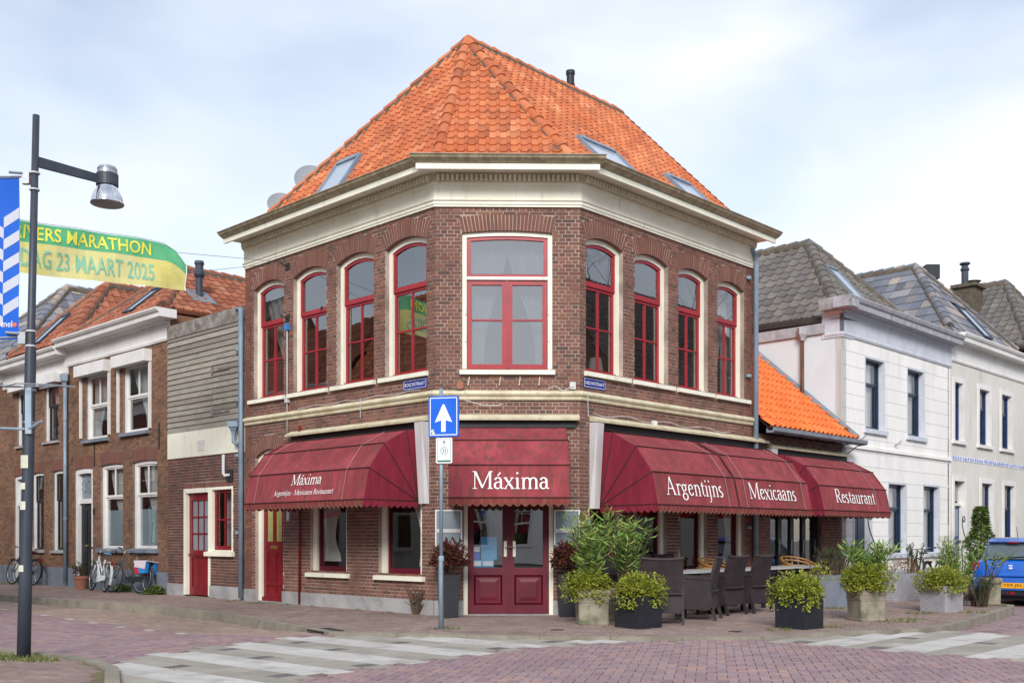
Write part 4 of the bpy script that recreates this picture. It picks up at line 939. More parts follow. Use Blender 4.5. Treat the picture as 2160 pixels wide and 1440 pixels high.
# small wall fittings: conduit, junction boxes, cables, wall hooks
x, y, _ = FL.p(4.3, .03, 0); pipe([(x, y, 5.35), (x, y, 3.2)], .012, 'conduit', 'alu', RB, bands=(5.1, 4.7, 4.3, 3.3), n=6)
for F_, s, z, m in ((FL, 4.3, 5.42, 'bag_blue'), (FL, 4.3, 4.0, 'alu'), (FC, -.55, 3.84, 'terracotta'), (FC, 1.33, 3.84, 'alu'), (FT, 2.05, 3.36, 'white_paint')):
    bb = MB(); bb.fbox(F_, s-.05, s+.05, 0, .06, z-.06, z+.06); bb.build('junction_box', m, RB)
for pts in ([FC.p(x, .06+.01*math.sin(x*9), 3.79+.02*math.sin(x*14)) for x in [XL+.1+i*.05 for i in range(9)]], [FC.p(x, .09, 3.60-.1*math.sin((x+.5)*3.4)) for x in [-.5+i*.06 for i in range(12)]], [FC.p(x, .09, 3.79+.04*math.sin(x*20)) for x in [.9+i*.05 for i in range(10)]],
            [FT.p(.08+i*.004, .09, 3.75-i*.07) for i in range(7)], [FT.p(.3+i*.25, .05, 3.40-.03*math.sin(i*1.3)) for i in range(18)], [FL.p(.3+i*.3, .06, 3.79+.02*math.sin(i*2)) for i in range(13)], [FL.p(1.9, .09, 3.79-i*.05) for i in range(8)]):
    bb = MB(); bb.tube(pts, .006, 5); bb.build('cable', 'pole_paint' if rnd() < .5 else 'alu', RB)
for x in (-.40, .12, .45, .78):
    bb = MB(); bb.tube([FC.p(x, .0, 3.98), FC.p(x, .05, 3.98), FC.p(x-.02, .05, 3.84)], .011, 6); bb.build('wall_hook', 'cream_old', RB)
for s, z in ((4.32, 6.62), (4.32, 5.6)):
    bb = MB(); bb.fbox(FL, s-.07, s+.07, 0, .012, z-.07, z+.07); bb.tube([FL.p(s, .01, z), FL.p(s+.02, .12, z+.02), FL.p(s, .16, z+.05)], .012, 6); bb.build('anchor_plate', 'cast_iron', RB)
bb = MB(); bb.fbox(FL, 3.16, 3.23, -.004, .006, 5.58, 5.66); bb.build('wall_vent', 'cast_iron', RB)
bb = MB(); bb.fbox(FC, -.92+.0, -.82, .037, .05, .25, .5); bb.build('water_sign', 'plate_blue', RB)
# ---- street name plates
def nameplate(F, s0, s1, z0, z1, txt, lab, slope=0):
    t = thing('street_name_plate', lab, 'street sign', F.p((s0+s1)/2, 0, z0))
    bb = MB(); bb.fbox(F, s0, s1, .004, .014, z0, z1); bb.build('plate', 'plate_blue', t)
    e = .012; bb = MB()
    for a, b_, c, d in ((s0+e, s1-e, z0+e, z0+e+.007), (s0+e, s1-e, z1-e-.007, z1-e), (s0+e, s0+e+.007, z0+e, z1-e), (s1-e-.007, s1-e, z0+e, z1-e)): bb.fbox(F, a, b_, .013, .0155, c, d)
    bb.build('border', 'sign_white', t)
    sg = 1 if F is not FL else -1; o = s0 if sg > 0 else s1
    lettering(txt, lambda x, y: F.p(o+sg*(.04+x), .0165, z0+.055+y), s1-s0-.08, z1-z0-.11, 'sign_white', t)
nameplate(FL, .19, .80, 3.83, 4.0, 'BOSCHSTRAAT', 'blue enamel street name plate left of the corner, lettered in white capitals starting with B')
nameplate(FT, .075, .66, 3.83, 4.0, 'NIEUWSTRAAT', 'blue enamel street name plate right of the corner, lettered in white capitals starting with N')
# ---- menu cases
for x0_, x1_, lab in ((-.972, -.52, 'pair of stacked frosted menu cases on the wall left of the double doors'), (1.015, 1.45, 'pair of stacked frosted menu cases on the wall right of the double doors')):
    t = thing('menu_case', lab, 'menu case', FC.p((x0_+x1_)/2, 0, 1.05), 'menu cases')
    for z0_, z1_ in ((1.06, 1.405), (1.415, 1.76)):
        oo = Op(x0_, x1_, z0_, z1_, 0, 0); f_ = ring_frame(FC, oo, .024, .001, .06, bottom=.024).build('frame', 'white_paint', t)
        g = MB(); g.fbox(FC, x0_+.022, x1_-.022, .001, .045, z0_+.022, z1_-.022); g.build('pane', 'frosted', f_)
# ---- awnings
def awning(F, s0, s1, zp, Rr, name_label, divs=(), plates=(True, True), cords=(), texts=(), front=None, ang=(0, 25, 50, 76), top=3.36, half=None, htop=None):
    t = thing('awning', name_label, 'awning', F.p((s0+s1)/2, 0, zp), 'burgundy awnings'); p = F.p
    # housing: weathered board above, dark slot, white side plates
    bb = MB(); bb.sweep(F, (s0-.24, s1+.24), [(0, top-.09), (.16, top-.11), (.17, top-.075), (.02, top), (0, top)]); bb.build('cover_board', 'cream_old', t)
    bb = MB(); bb.fbox(F, s0-.18, s1+.18, .001, .05, top-.22, top-.09); bb.build('housing', 'plastic_black', t)
    for k, (a, b_) in enumerate(((s0-.24, s0-.03), (s1+.03, s1+.24))):
        if not plates[k]: continue
        c_, d_ = (a, b_) if k else (b_, a)
        bb = MB(); inner, outer = (s1+.03, s1+.24) if k else (s0-.03, s0-.24)
        bb.hexa([p(inner, 0, zp-.05), p(outer, 0, zp-.05), p(outer, 0, top-.11), p(inner, 0, top-.11), p(inner, .05, zp-.05), p(outer-(outer-inner)*.35, .05, zp-.05), p(outer, .17, top-.12), p(inner, .15, top-.12)]); bb.build('side_plate', 'alu', t)
    A = [R_(a) for a in ang]+[R_(90)]; pts = [(Rr*math.cos(a), zp+Rr*math.sin(a)*(1.02)) for a in A]
    secs = [s0]+list(divs)+[s1]
    for (sa, sb) in zip(secs[:-1], secs[1:]):
        bb = MB(); n = 40
        for i in range(len(pts)-1):
            (o0, z0), (o1, z1) = pts[i], pts[i+1]
            for k in range(n):
                for v in range(3):
                    f0, f1 = v/3, (v+1)/3; x0_, x1_ = sa+(sb-sa)*k/n, sa+(sb-sa)*(k+1)/n
                    def Q(x, f, fl=i): 
                        sag = -.03*math.sin(math.pi*f)*(1 if fl else .25)-(.006*math.sin(x*9+fl)+.004*math.sin(x*23+fl*2+f*3))*math.sin(math.pi*f)*(1 if fl else .35); m_ = math.hypot(o1-o0, z1-z0)
                        return p(x, o0+(o1-o0)*f-(z0-z1)/m_*sag*1, z0+(z1-z0)*f+(o0-o1)/m_*sag*1)
                    bb.poly(Q(x0_, f0), Q(x1_, f0), Q(x1_, f1), Q(x0_, f1))
        bb.build('canopy', 'fabric', t, smooth=True)
        vb = MB(); n = max(6, round((sb-sa)/.125)); o0 = pts[0][0]; K = 6
        top_ = []; bot = []
        for i in range(n*K+1):
            u = i/K; x = sa+(sb-sa)*i/(n*K); w_ = .085+.045*abs(math.sin(math.pi*u)); o_ = o0+.004+.012*math.sin(u*math.pi*2+1)*1
            top_.append(p(x, o0+.004, zp)); bot.append(p(x, o_-.01, zp-w_))
        for i in range(n*K): vb.poly(top_[i], top_[i+1], bot[i+1], bot[i])
        vb.build('valance', 'valance', t)
        hm = MB(); hm.tube(bot, .006, 4); hm.build('valance_trim', 'valance_edge', t)
    for sx in (s0, s1):
        gb = MB(); hb = MB()
        for i in range(len(pts)-1): gb.poly(p(sx, .04, zp), p(sx, pts[i][0], pts[i][1]), p(sx, pts[i+1][0], pts[i+1][1]))
        gb.build('end_gore', 'fabric_side', t)
        vb = MB(); n = 9; K = 6; T_ = []; B_ = []
        for i in range(n*K+1):
            u = i/K; o_ = .04+(pts[0][0]-.04)*i/(n*K); T_.append(p(sx, o_, zp)); B_.append(p(sx+.004*math.sin(u*6), o_, zp-.085-.045*abs(math.sin(math.pi*u))))
        for i in range(n*K): vb.poly(T_[i], T_[i+1], B_[i+1], B_[i])
        vb.build('valance', 'fabric_side', t)
    for i in range(len(pts)-1):
        hb = MB(); e = .008; hb.tube([p(s0-.002, .04, zp), p(s0-.002, pts[i][0]+e, pts[i][1]+e*.4), p(s1+.002, pts[i][0]+e, pts[i][1]+e*.4), p(s1+.002, .04, zp)], .011, 6); hb.build('hoop', 'seam', t)
    for dv in divs:
        hb = MB(); hb.tube([p(dv, o_+.005, z_) for o_, z_ in pts], .016, 6); hb.build('divider', 'seam', t)
    for cs in cords:
        hb = MB(); hb.tube([p(cs, o_+.018, z_+.006) for o_, z_ in pts], .003, 5); hb.build('cord', 'cord', t)
    # lettering on the lowest front panel
    (o0, z0), (o1, z1) = pts[0], pts[1]; L_ = math.hypot(o1-o0, z1-z0); du, dz = (o1-o0)/L_, (z1-z0)/L_; nn = (-dz*-1, du*-1)
    nn = (dz, -du) if dz > 0 else (-dz, du)
    for txt, sc_, v, xh, wd, sl in texts:
        sg = -1 if F is FL else 1
        serif(txt, lambda x, y, li: p(sc_+sg*(x-wd/2), o0+du*(v+y)+nn[0]*(li+.010), z0+dz*(v+y)+nn[1]*(li+.010)), xh, 'white_print', t, wd, sl)
    return t
awning(FL, .38, 3.95, 1.92, 1.2, 'long burgundy awning over the left street front with two lines of small lettering', cords=(.95, 3.6), texts=[('Máxima', 2.07, .30, .125, .90, .12), ('Argentijns - Mexicaans Restaurant', 2.12, .12, .062, 1.78, .12)], plates=(True, False))
awning(FC, -.70, 1.20, 1.92, 1.2, 'single burgundy awning over the double corner doors with one large white word', plates=(False, False), texts=[('Máxima', .27, .14, .185, 1.21, 0)])
awning(FT, .48, 5.66, 1.84, 1.25, 'widest burgundy awning in two bays over the right street front beside the planters', divs=(2.95,), cords=(2.62, 3.22, 5.35), plates=(True, False), texts=[('Argentijns', 1.62, .17, .20, 1.72, 0), ('Mexicaans', 4.22, .17, .20, 1.72, 0)])
# ================================================================ neighbours
def simple_window(F, o, parent, frame='white_paint', sash='white_paint', fw=.07, rec=-.09, zt=None, vbar=True, vupper=True, cur=None, sillm='white_paint', glass='glass', sill_out=.06, reveal=None, lowbar=False):
    fr = ring_frame(F, o, fw, rec-.1, rec).build('window', frame, parent); c = (o.s0+o.s1)/2; a, b_ = o.s0+fw, o.s1-fw; top = o.top-fw
    zt = zt or o.z0+(o.top-o.z0)*.62
    up = ring_frame(F, Op(a, b_, zt, top, 0, 0), .045, rec-.07, rec-.025, bottom=.055)
    if vupper: up.fbox(F, c-.013, c+.013, rec-.065, rec-.03, zt+.05, top-.04)
    up.build('sash', sash, fr)
    lo = ring_frame(F, Op(a, b_, o.z0+.01, zt, 0, 0), .045, rec-.095, rec-.05, bottom=.07)
    if lowbar: lo.fbox(F, c-.02, c+.02, rec-.09, rec-.055, o.z0+.07, zt-.03)
    lo.build('sash', sash, fr)
    for z0_, z1_, d in ((zt+.05, top-.04, rec-.045), (o.z0+.07, zt-.04, rec-.075)):
        g = MB(); g.poly(F.p(a+.035, d, z0_), F.p(b_-.035, d, z0_), F.p(b_-.035, d, z1_), F.p(a+.035, d, z1_)); g.build('pane', glass, fr)
    if sillm: sill(F, o.s0-.05, o.s1+.05, o.z0, fr, m=sillm, th=.07, out=sill_out)
    if cur: curtain(F, a, b_, o.z0, top, rec-.16, fr, *cur, m='curtain_white')
    return fr
def cornice(F, s0, s1, z0, z1, out, m, root, topm=None, name='cornice', ends=(0, 0)):
    h = z1-z0
    bb = MB(); bb.sweep(F, (s0, s1), [(-.05, z0), (.03, z0), (.05, z0+.05), (.03, z0+.09), (.03, z0+h*.62), (.08, z0+h*.66), (.10, z0+h*.70), (-.05, z0+h*.70)]); o = bb.build(name, m, root)
    bb = MB(); bb.sweep(F, (s0-ends[0], s1+ends[1]), [(-.05, z0+h*.70+.002), (out*.8, z0+h*.70+.002), (out*.82, z0+h*.84), (out*.92, z0+h*.88), (out, z1-.03), (out, z1), (-.05, z1)]); bb.build('cornice_top', topm or m, o)
    return o
def hip_roof(F, s0, s1, ze, sa, ba, za, depth, tm, root, tw=.26, rh=.30, ov=.1, prof=PROF, zside=None, nind=300, holes=(), zback=None, front_only=False, hs=1.0, skip=()):
    P = lambda s, b_, z: Vector(F.p(s, -b_, z)); zs = zside if zside is not None else ze
    a, b_, ap, rb = P(s0, -ov, ze), P(s1, -ov, ze), P(sa, ba, za), P(sa, depth, za); la, lb = P(s0, depth, zs), P(s1, depth, zs)
    bb = MB(); dz = Vector((0, 0, .03))
    for poly_ in ((a, b_, ap), (a, ap, rb, la), (b_, ap, rb, lb), (la, rb, lb)): bb.poly(*[tuple(v-dz) for v in poly_])
    roof_ = bb.build('roof', 'roof_deck', root); L_ = []
    U, V = plane(a, b_, ap); L_.append(tiles(a, U, V, [uv(a, U, V, x) for x in (a, b_, ap)], tw, rh, tm, roof_, prof=prof, holes=holes, hs=hs)); fa = (a, U, V)
    for k, (c, e) in enumerate(((a, la), (b_, lb))):
        if k in skip: continue
        U, V = plane(c, e, ap); L_.append(tiles(c, U, V, [uv(c, U, V, x) for x in (c, e, rb, ap)], tw, rh, tm, roof_, prof=prof, hs=hs))
    put_tiles(L_, tm, roof_, nind)
    for p0, p1 in ((a.lerp(ap, .13), ap), (b_.lerp(ap, .13), ap), (ap, rb)): ridge(p0, p1, tm, roof_, r=.12, ln=.36)
    return roof_, fa
# ---------------- extension with the low orange roof
EX = thing('extension', 'low brick extension with bright orange pantile roof and black glazed doors', 'building', FT.p(7.5, 0, 0))
od = Op(6.2, 8.46, .03, 2.7, 0, .22)
w_ = brick_wall(FT, RE+.1, 9.44, 0, 3.46, [od], EX, bmat='brick', mortar='mortar_dark'); put_bricks([w_], 120)
bb = MB(); bb.fbox(FT, RE+.1, 9.44, -5, -4.9, 0, 3.4); bb.fbox(FT, RE+.1, 9.44, -5, -.12, -.02, .01); bb.build('interior', 'interior', EX)
fr = ring_frame(FT, od, .07, -.2, -.1).build('glazed_front', 'black_paint', EX)
for k in range(4):
    a = od.s0+.07+k*(od.s1-od.s0-.14)/4; b_ = a+(od.s1-od.s0-.14)/4
    lf = ring_frame(FT, Op(a+.003, b_-.003, .04, 2.63, 0, 0), .075, -.19, -.12, bottom=.1).build('door_leaf', 'black_paint', fr)
    g = MB(); g.poly(*[FT.p(x, -.155, z) for x, z in ((a+.07, .13), (b_-.07, .13), (b_-.07, 2.56), (a+.07, 2.56))]); g.build('pane', 'glass', lf)
    h = MB(); h.fbox(FT, b_-.055, b_-.03, -.12, -.1, .95, 1.25); h.build('handle_plate', 'brushed', lf)
P0 = Vector(FT.p(RE+.02, .36, 3.56)); P1 = Vector(FT.p(9.44, .36, 3.56)); P2 = Vector(FT.p(9.44, -3.6, 6.98)); P3 = Vector(FT.p(RE+.02, -3.6, 6.98))
bb = MB(); bb.poly(*[tuple(v-Vector((0, 0, .03))) for v in (P0, P1, P2, P3)]); rf = bb.build('roof', 'roof_deck', EX)
bb = MB(); bb.poly(tuple(P2), tuple(P3), FT.p(RE+.02, -6, 3.4), FT.p(9.44, -6, 3.4)); bb.build('rear_slope', 'tile_bright', rf)
U, V = plane(P0, P1, P2); put_tiles([tiles(P0, U, V, [uv(P0, U, V, x) for x in (P0, P1, P2, P3)], .205, .30, 'tile_bright', rf, hs=1.5, lift=.045, thick=.036)], 'tile_bright', rf, 300)
bb = MB(); bb.sweep(FT, (RE+.02, 9.75), [(.30, 3.44), (.45, 3.44), (.49, 3.47), (.49, 3.55), (.46, 3.55), (.44, 3.48), (.32, 3.48), (.30, 3.54)]); bb.build('gutter', 'lead', EX)
for s in (6.0, 6.75, 7.5, 8.25, 9.0, 9.6):
    bb = MB(); bb.tube([FT.p(s, 0, 3.22), FT.p(s+.0, .3, 3.42), FT.p(s, .46, 3.44)], .012, 5); bb.build('gutter_bracket', 'pole_paint', EX)
bb = MB()
for i in range(12):
    t0, t1 = i/12, (i+1)/12; a_, c_ = P1.lerp(P2, t0), P1.lerp(P2, t1); nn = U.cross(V).normalized(); nn = nn if nn.z > 0 else -nn
    bb.hexa([tuple(a_-U*.10+nn*.0), tuple(a_+nn*.0), tuple(c_+nn*.0), tuple(c_-U*.10+nn*.0), tuple(a_-U*.10+nn*.065), tuple(a_+nn*.12), tuple(c_+nn*.12), tuple(c_-U*.10+nn*.065)])
bb.build('lead_flashing', 'lead', rf)
awning(FT, 6.28, 9.42, 1.86, 1.18, 'burgundy awning on the low extension under the bright orange roof', cords=(8.75,), plates=(True, False), texts=[('Restaurant', 7.78, .17, .19, 1.86, 0)], top=3.28)
# ---------------- white house
WH = thing('white_house', 'white rendered house with scored courses, lilac cornice and grey tiled roof', 'house', FT.p(12.7, 0, 0))
W0, W1 = 9.46, 15.94
wo = [Op(10.62, 11.75, 3.95, 5.70, 0, 0), Op(13.05, 14.18, 3.95, 5.72, 0, 0), Op(11.92, 13.05, .90, 2.70, 0, 0), Op(14.06, 15.19, .90, 2.72, 0, 0), Op(10.0, 11.03, .25, 2.75, 0, 0)]
plain_wall(FT, W0, W1, 0, 6.1, wo, WH, 'white_wall', course=.335)
SW = FT.side(W0, -1)
bb = MB(); bb.fbox(SW, 0, 8, -.2, 0, 0, 6.36); bb.build('side_wall', 'side_render', WH)
bb = MB(); bb.fbox(FT.side(W1-.1), 0, 8, -.1, 0, 0, 6.4); bb.fbox(FT, W0, W1, -8.2, -8, 0, 6.4); bb.fbox(FT, W0+.2, W1-.2, -2.6, -2.5, 0, 6.4); bb.build('rear_wall', 'interior', WH)
bb = MB(); bb.fbox(SW, .42, 8, 0, .06, 6.12, 6.36); bb.build('eaves_board', 'old_lilac', WH)
for k, o in enumerate(wo[:4]):
    rv = ring_frame(FT, o, .055, -.16, .004).build('window_reveal', 'lilac_paint', WH)
    o2 = Op(o.s0+.056, o.s1-.056, o.z0, o.zs-.056, 0, 0)
    simple_window(FT, o2, WH, frame='navy_paint', sash='navy_paint', fw=.05, rec=-.14, vupper=False, sillm=None, zt=o.z0+1.12 if k > 1 else o.z0+1.1, cur=(.9, .8, 0) if k != 1 else (.95, .9, 0))
    sill(FT, o.s0-.06, o.s1+.06, o.z0, rv, m='lilac_paint', th=.12, out=.07)
o = wo[4]; ring_frame(FT, o, .09, -.2, .01).build('door_frame', 'lilac_paint', WH)
dl = MB(); dl.fbox(FT, o.s0+.09, o.s1-.09, -.2, -.15, .25, 2.3); 
for z0_, z1_ in ((.4, 1.1), (1.25, 2.15)):
    for a in (o.s0+.17, o.c+.03): dl.fbox(FT, a, a+.33, -.15, -.135, z0_, z1_)
dd = dl.build('door', 'navy_paint', WH); g = MB(); g.fbox(FT, o.s0+.1, o.s1-.1, -.18, -.17, 2.33, 2.66); g.build('fanlight', 'glass', dd)
bb = MB(); bb.fbox(FT, W0-.01, W1, 0, .05, 3.42, 3.50); bb.build('string_course', 'white_wall', WH)
bb = MB(); bb.fbox(FT, W0, W1, 0, .03, 0, .5); bb.build('plinth', 'side_render', WH)
cornice(FT, W0-.03, W1, 6.02, 6.86, .42, 'lilac_paint', WH, topm='old_lilac', ends=(.35, 0))
bb = MB(); bb.sweep(SW, (-.03, .42), [(-.05, 6.02), (.03, 6.02), (.05, 6.07), (.03, 6.11), (.03, 6.54), (.10, 6.60), (-.05, 6.60)]); bb.build('cornice_return', 'lilac_paint', WH)
bb = MB(); bb.sweep(SW, (-.40, .42), [(-.05, 6.612), (.30, 6.612), (.34, 6.73), (.36, 6.84), (.36, 6.858), (-.05, 6.858)]); bb.build('cornice_return', 'old_lilac', WH)
roof_, fa = hip_roof(FT, W0+.02, W1, 6.38, 12.6, 2.5, 9.30, 9.0, 'tile_grey', WH, tw=.30, rh=.315, ov=0, nind=300, holes=[(2.3, 2.95, 1.35, 2.6)], hs=1.2, skip=())
skylight(*fa, 2.3, 2.95, 1.35, 2.6, roof_, fm='lead', gm='solar')
bb = MB(); bb.fbox(FT, W0-.025, W0+.5, -.5, .025, 5.99, 6.605); bb.build('cornice_core', 'lilac_paint', WH)
# hopper and downpipe on the side wall
hp = FT.p(W0-.13, -.95, 0)
bb = MB(); x, y = hp[0], hp[1]; bb.lathe((x, y, 6.0), [(.06, 0), (.07, .05), (.15, .15), (.15, .30), (.13, .30), (.05, .14)], 4); bb.build('hopper_head', 'old_lilac', WH)
pts = [(x, y, 6.02), (x, y, 4.75)]+[FT.p(W0-.13, -.95+i*.1, 4.75-.06*min(i, 1)-i*.085) for i in range(1, 11)]+[FT.p(W0-.13, .16, 3.82), FT.p(W0-.13, .22, 3.62)]
bb = MB(); bb.tube(pts, .045, 8); bb.build('downpipe', 'saddle_brown', WH, smooth=True)
for s in (10.3, 12.3):
    bb = MB(); bb.tube([FT.p(s, 0, 3.62), FT.p(s, .1, 3.66), FT.p(s+.05, .16, 3.74)], .02, 6); bb.build('flag_holder', 'plinth', WH)
# curled iron handrails beside the front steps of the white house
def scroll(s, d, lab, m='black_paint'):
    t = thing('iron_handrail', lab, 'handrail', FT.p(s, d, 0), 'curled iron handrails'); pts = []
    for i in range(15): a = R_(-200+i*28); r = .04+.075*i/14; pts.append((s-.02+r*math.cos(a), 1.78+r*math.sin(a)))
    pts += [(s-.14, 1.72), (s-.12, 1.6), (s-.02, 1.42), (s+.18, 1.2)]
    bb = MB(); bb.tube([FT.p(x, d, z) for x, z in pts], .013, 6); bb.build('rail', m, t, smooth=True)
    bb = MB(); bb.tube([FT.p(s+.15, d, 1.22), FT.p(s-.08, d, 1.14), FT.p(s-.17, d, .98), FT.p(s-.13, d, .8), FT.p(s-.1, d, 0)], .013, 6); bb.build('baluster', m, t, smooth=True)
scroll(9.98, .45, 'black curled iron handrail by the dark door of the white house'); scroll(15.6, .5, 'black curled iron handrail at the far end of the white house')
# ---------------- cream house
CH = thing('cream_house', 'cream rendered house with white cornice, blue windows and a blue tile band', 'house', FT.p(19, 0, 0))
C0, C1 = 15.95, 22.3
co = [Op(16.08, 16.95, 4.03, 5.80, 0, 0), Op(17.95, 19.05, 4.03, 5.80, 0, 0), Op(19.8, 20.92, 4.03, 5.82, 0, 0), Op(18.13, 19.28, 1.12, 3.04, 0, 0), Op(20.02, 21.18, 1.12, 3.04, 0, 0), Op(16.05, 17.1, .25, 3.03, 0, 0)]
plain_wall(FT, C0, C1, 0, 6.3, co, CH, 'cream_wall')
bb = MB(); bb.fbox(FT.side(C1-.1), 0, 8, -.1, 0, 0, 6.5); bb.fbox(FT, C0, C1, -8.2, -8, 0, 6.5); bb.fbox(FT, C0+.2, C1-.2, -2.6, -2.5, 0, 6.5); bb.build('rear_wall', 'interior', CH)
for k, o in enumerate(co[:5]):
    rv = ring_frame(FT, o, .14, -.14, .025).build('window_surround', 'white_paint', CH); o2 = Op(o.s0+.141, o.s1-.141, o.z0, o.zs-.141, 0, 0)
    simple_window(FT, o2, CH, frame='navy_door', sash='navy_paint', fw=.05, rec=-.1, vupper=False, lowbar=k < 3, sillm=None, zt=o.z0+1.05, cur=(.9, .8, 0))
    sill(FT, o.s0-.06, o.s1+.06, o.z0, rv, m='white_paint', th=.1, out=.08)
o = co[5]; ring_frame(FT, o, .14, -.2, .025).build('door_frame', 'white_paint', CH); dl = MB(); dl.fbox(FT, o.s0+.14, o.s1-.14, -.2, -.15, .25, 2.2)
for z0_, z1_ in ((.35, .9), (1.0, 1.25)): dl.fbox(FT, o.s0+.22, o.s1-.22, -.15, -.135, z0_, z1_)
dd = dl.build('door', 'navy_door', CH)
g = MB(); g.fbox(FT, o.s0+.24, o.s1-.24, -.15, -.14, 1.35, 2.1); g.build('pane', 'frosted', dd)
bb = MB(); bb.fbox(FT, o.s0+.14, o.s1-.14, -.18, -.08, 2.2, 2.28); bb.build('transom', 'white_paint', CH); g = MB(); g.fbox(FT, o.s0+.2, o.s1-.2, -.18, -.17, 2.33, 2.85); g.build('fanlight', 'glass', dd)
h = MB(); h.lathe(FT.p(o.s1-.2, -.14, 1.2), [(.0, .06), (.03, .05), (.03, .02), (.012, .0)], 10, ax=(q, -q, 0)); h.build('door_knob', 'brass', dd)
n = 34
for i in range(n):
    a = C0+.1+i*(C1-C0-.2)/n; bb = MB(); bb.fbox(FT, a+.004, a+(C1-C0-.2)/n-.004, 0, .012, 3.47, 3.60); bb.build('glazed_tile', 'blue_tile', CH)
    bb = MB(); c_ = a+(C1-C0-.2)/n/2; bb.poly(FT.p(c_-.05, .0135, 3.535), FT.p(c_, .0135, 3.585), FT.p(c_+.05, .0135, 3.535), FT.p(c_, .0135, 3.485)); bb.build('tile_motif', 'print_navy', CH)
cornice(FT, C0, C1, 6.22, 6.98, .42, 'white_paint', CH, ends=(-.02, 0))
roof_, fa = hip_roof(FT, C0+.05, C1, 6.92, 19.1, 2.3, 9.85, 9.0, 'tile_blue', CH, tw=.30, rh=.42, nind=250, prof=FLATP, holes=[(3.0, 3.7, .5, 1.9)])
skylight(*fa, 3.0, 3.7, .5, 1.9, roof_, fm='pole_paint')
bb = MB(); x, y, z = FT.p(20.5, -2.4, 9.2); bb.tube([(x, y, z-.3), (x, y, z+.55)], .07, 10); bb.build('flue_pipe', 'plinth', CH); bb = MB(); bb.box(x-.22, x+.22, y-.22, y+.22, z+.5, z+.95); bb.build('flue_cowl', 'plastic_black', CH)
# ---------------- far right house
DH = thing('far_house', 'pale house with a black cornice and grey tiled roof at the right edge', 'house', FT.p(25.5, 0, 0))
plain_wall(FT, 22.32, 29, 0, 7.0, [], DH, 'cream_wall'); cornice(FT, 22.34, 29, 6.72, 7.45, .45, 'white_paint', DH, topm='black_paint')
roof_, fa = hip_roof(FT, 22.4, 29.2, 7.4, 26.0, 1.9, 10.5, 9, 'tile_grey', DH, tw=.30, rh=.33, nind=150, hs=1.3)
bb = MB(); Fb = FT.shift(24.6, -2.7); bb.fbox(Fb, -.4, .4, -.35, .35, 8.2, 10.15); ch_ = bb.build('chimney', 'roof_mortar', DH); bb = MB(); bb.fbox(Fb, -.5, .5, -.45, .45, 10.15, 10.27); bb.build('chimney_cap', 'roof_mortar', ch_)
x, y, z = FT.p(24.4, -2.75, 10.25); bb = MB(); bb.lathe((x, y, z), [(.12, 0), (.12, .5), (.16, .55), (.1, .7), (.18, .75), (.18, .8), (0, .82)], 12); bb.build('chimney_pot', 'pole_paint', ch_)
x, y, z = FT.p(24.85, -2.65, 10.25); bb = MB(); bb.lathe((x, y, z), [(.1, 0), (.1, .12), (.3, .2), (.0, .26)], 12); bb.build('chimney_hood', 'saddle_brown', ch_)
# ---------------- boarded infill building on the left
BD = thing('boarded_building', 'narrow building with weathered horizontal boards above a brick ground floor', 'building', FL.p(7.5, 0, 0))
bo = [Op(7.26, 8.42, .03, 2.38, 0, .12), Op(6.34, 7.26, 1.0, 2.38, 0, .12)]
w_ = brick_wall(FL, LE+.06, 9.12, .26, 3.08, bo, BD, bmat='brick_dark', mortar='mortar'); put_bricks([w_], 300)
for a, b_ in ((LE+.06, 7.26), (8.42, 9.12)): bb = MB(); bb.fbox(FL, a, b_, -.1, .03, -.02, .265); bb.build('plinth', 'plinth', BD)
bb = MB(); bb.fbox(FL, LE+.06, 9.12, -6, -5.9, 0, 6); bb.fbox(FL, LE+.06, 9.12, -5.9, -.1, 6.0, 6.05); bb.fbox(FL, LE+.06, 9.12, -5.9, -.12, 3.2, 3.3); bb.fbox(FL, LE+.06, 9.12, -1.8, -1.7, 0, 3.2); bb.fbox(FL, 9.06, 9.12, -5.9, -.11, 0, 6); bb.build('interior', 'interior', BD)
bb = MB(); bb.fbox(FL, LE+.06, 9.12, -.1, .02, 3.08, 3.68); pn = bb.build('fascia_panel', 'cream', BD)
bb = MB()
for i in range(6): bb.fbox(FL, 7.45, 7.75, .02, .03, 3.2+i*.04, 3.225+i*.04)
bb.build('vent_grille', 'white_paint', pn)
n = 18; z0_, z1_ = 3.66, 5.84
for i in range(n):
    a, c_ = z0_+(z1_-z0_)*i/n, z0_+(z1_-z0_)*(i+1)/n+.02; p = FL.p
    for s0_, s1_ in (((LE+.06, 7.12), (7.14, 9.12)) if 2 <= i <= 10 else ((LE+.06, 9.12),)):
        bb = MB(); bb.tint = rnd(); u = uni(-.004, .004)
        bb.hexa([p(s0_, -.06, a), p(s1_, -.06, a), p(s1_, -.06, c_), p(s0_, -.06, c_), p(s0_, .03+u, a), p(s1_, .03+u, a+.004), p(s1_, .002, c_), p(s0_, .002, c_)]); bb.build('board', 'board_wood', BD)
for z in (3.95, 4.85):
    bb = MB(); bb.fbox(FL, 6.45, 7.12, .032, .045, z, z+.06); bb.fbox(FL, 7.10, 7.16, .03, .05, z-.05, z+.11); bb.build('strap_hinge', 'stain_wood', BD)
bb = MB(); bb.fbox(FL, LE+.06, 9.12, -.15, .035, 5.80, 6.10); bb.build('coping_board', 'stain_wood', BD)
fr = ring_frame(FL, bo[0], .1, -.16, .0).build('door', 'cream', BD)
a, b_ = 7.36, 8.32; lf = MB()
for x0_, x1_ in ((a, a+.11), (b_-.11, b_)): lf.fbox(FL, x0_, x1_, -.14, -.09, .03, 2.28)
for z0_, z1_ in ((.03, .2), (.85, 1.02), (2.12, 2.28)): lf.fbox(FL, a+.109, b_-.109, -.139, -.091, z0_, z1_)
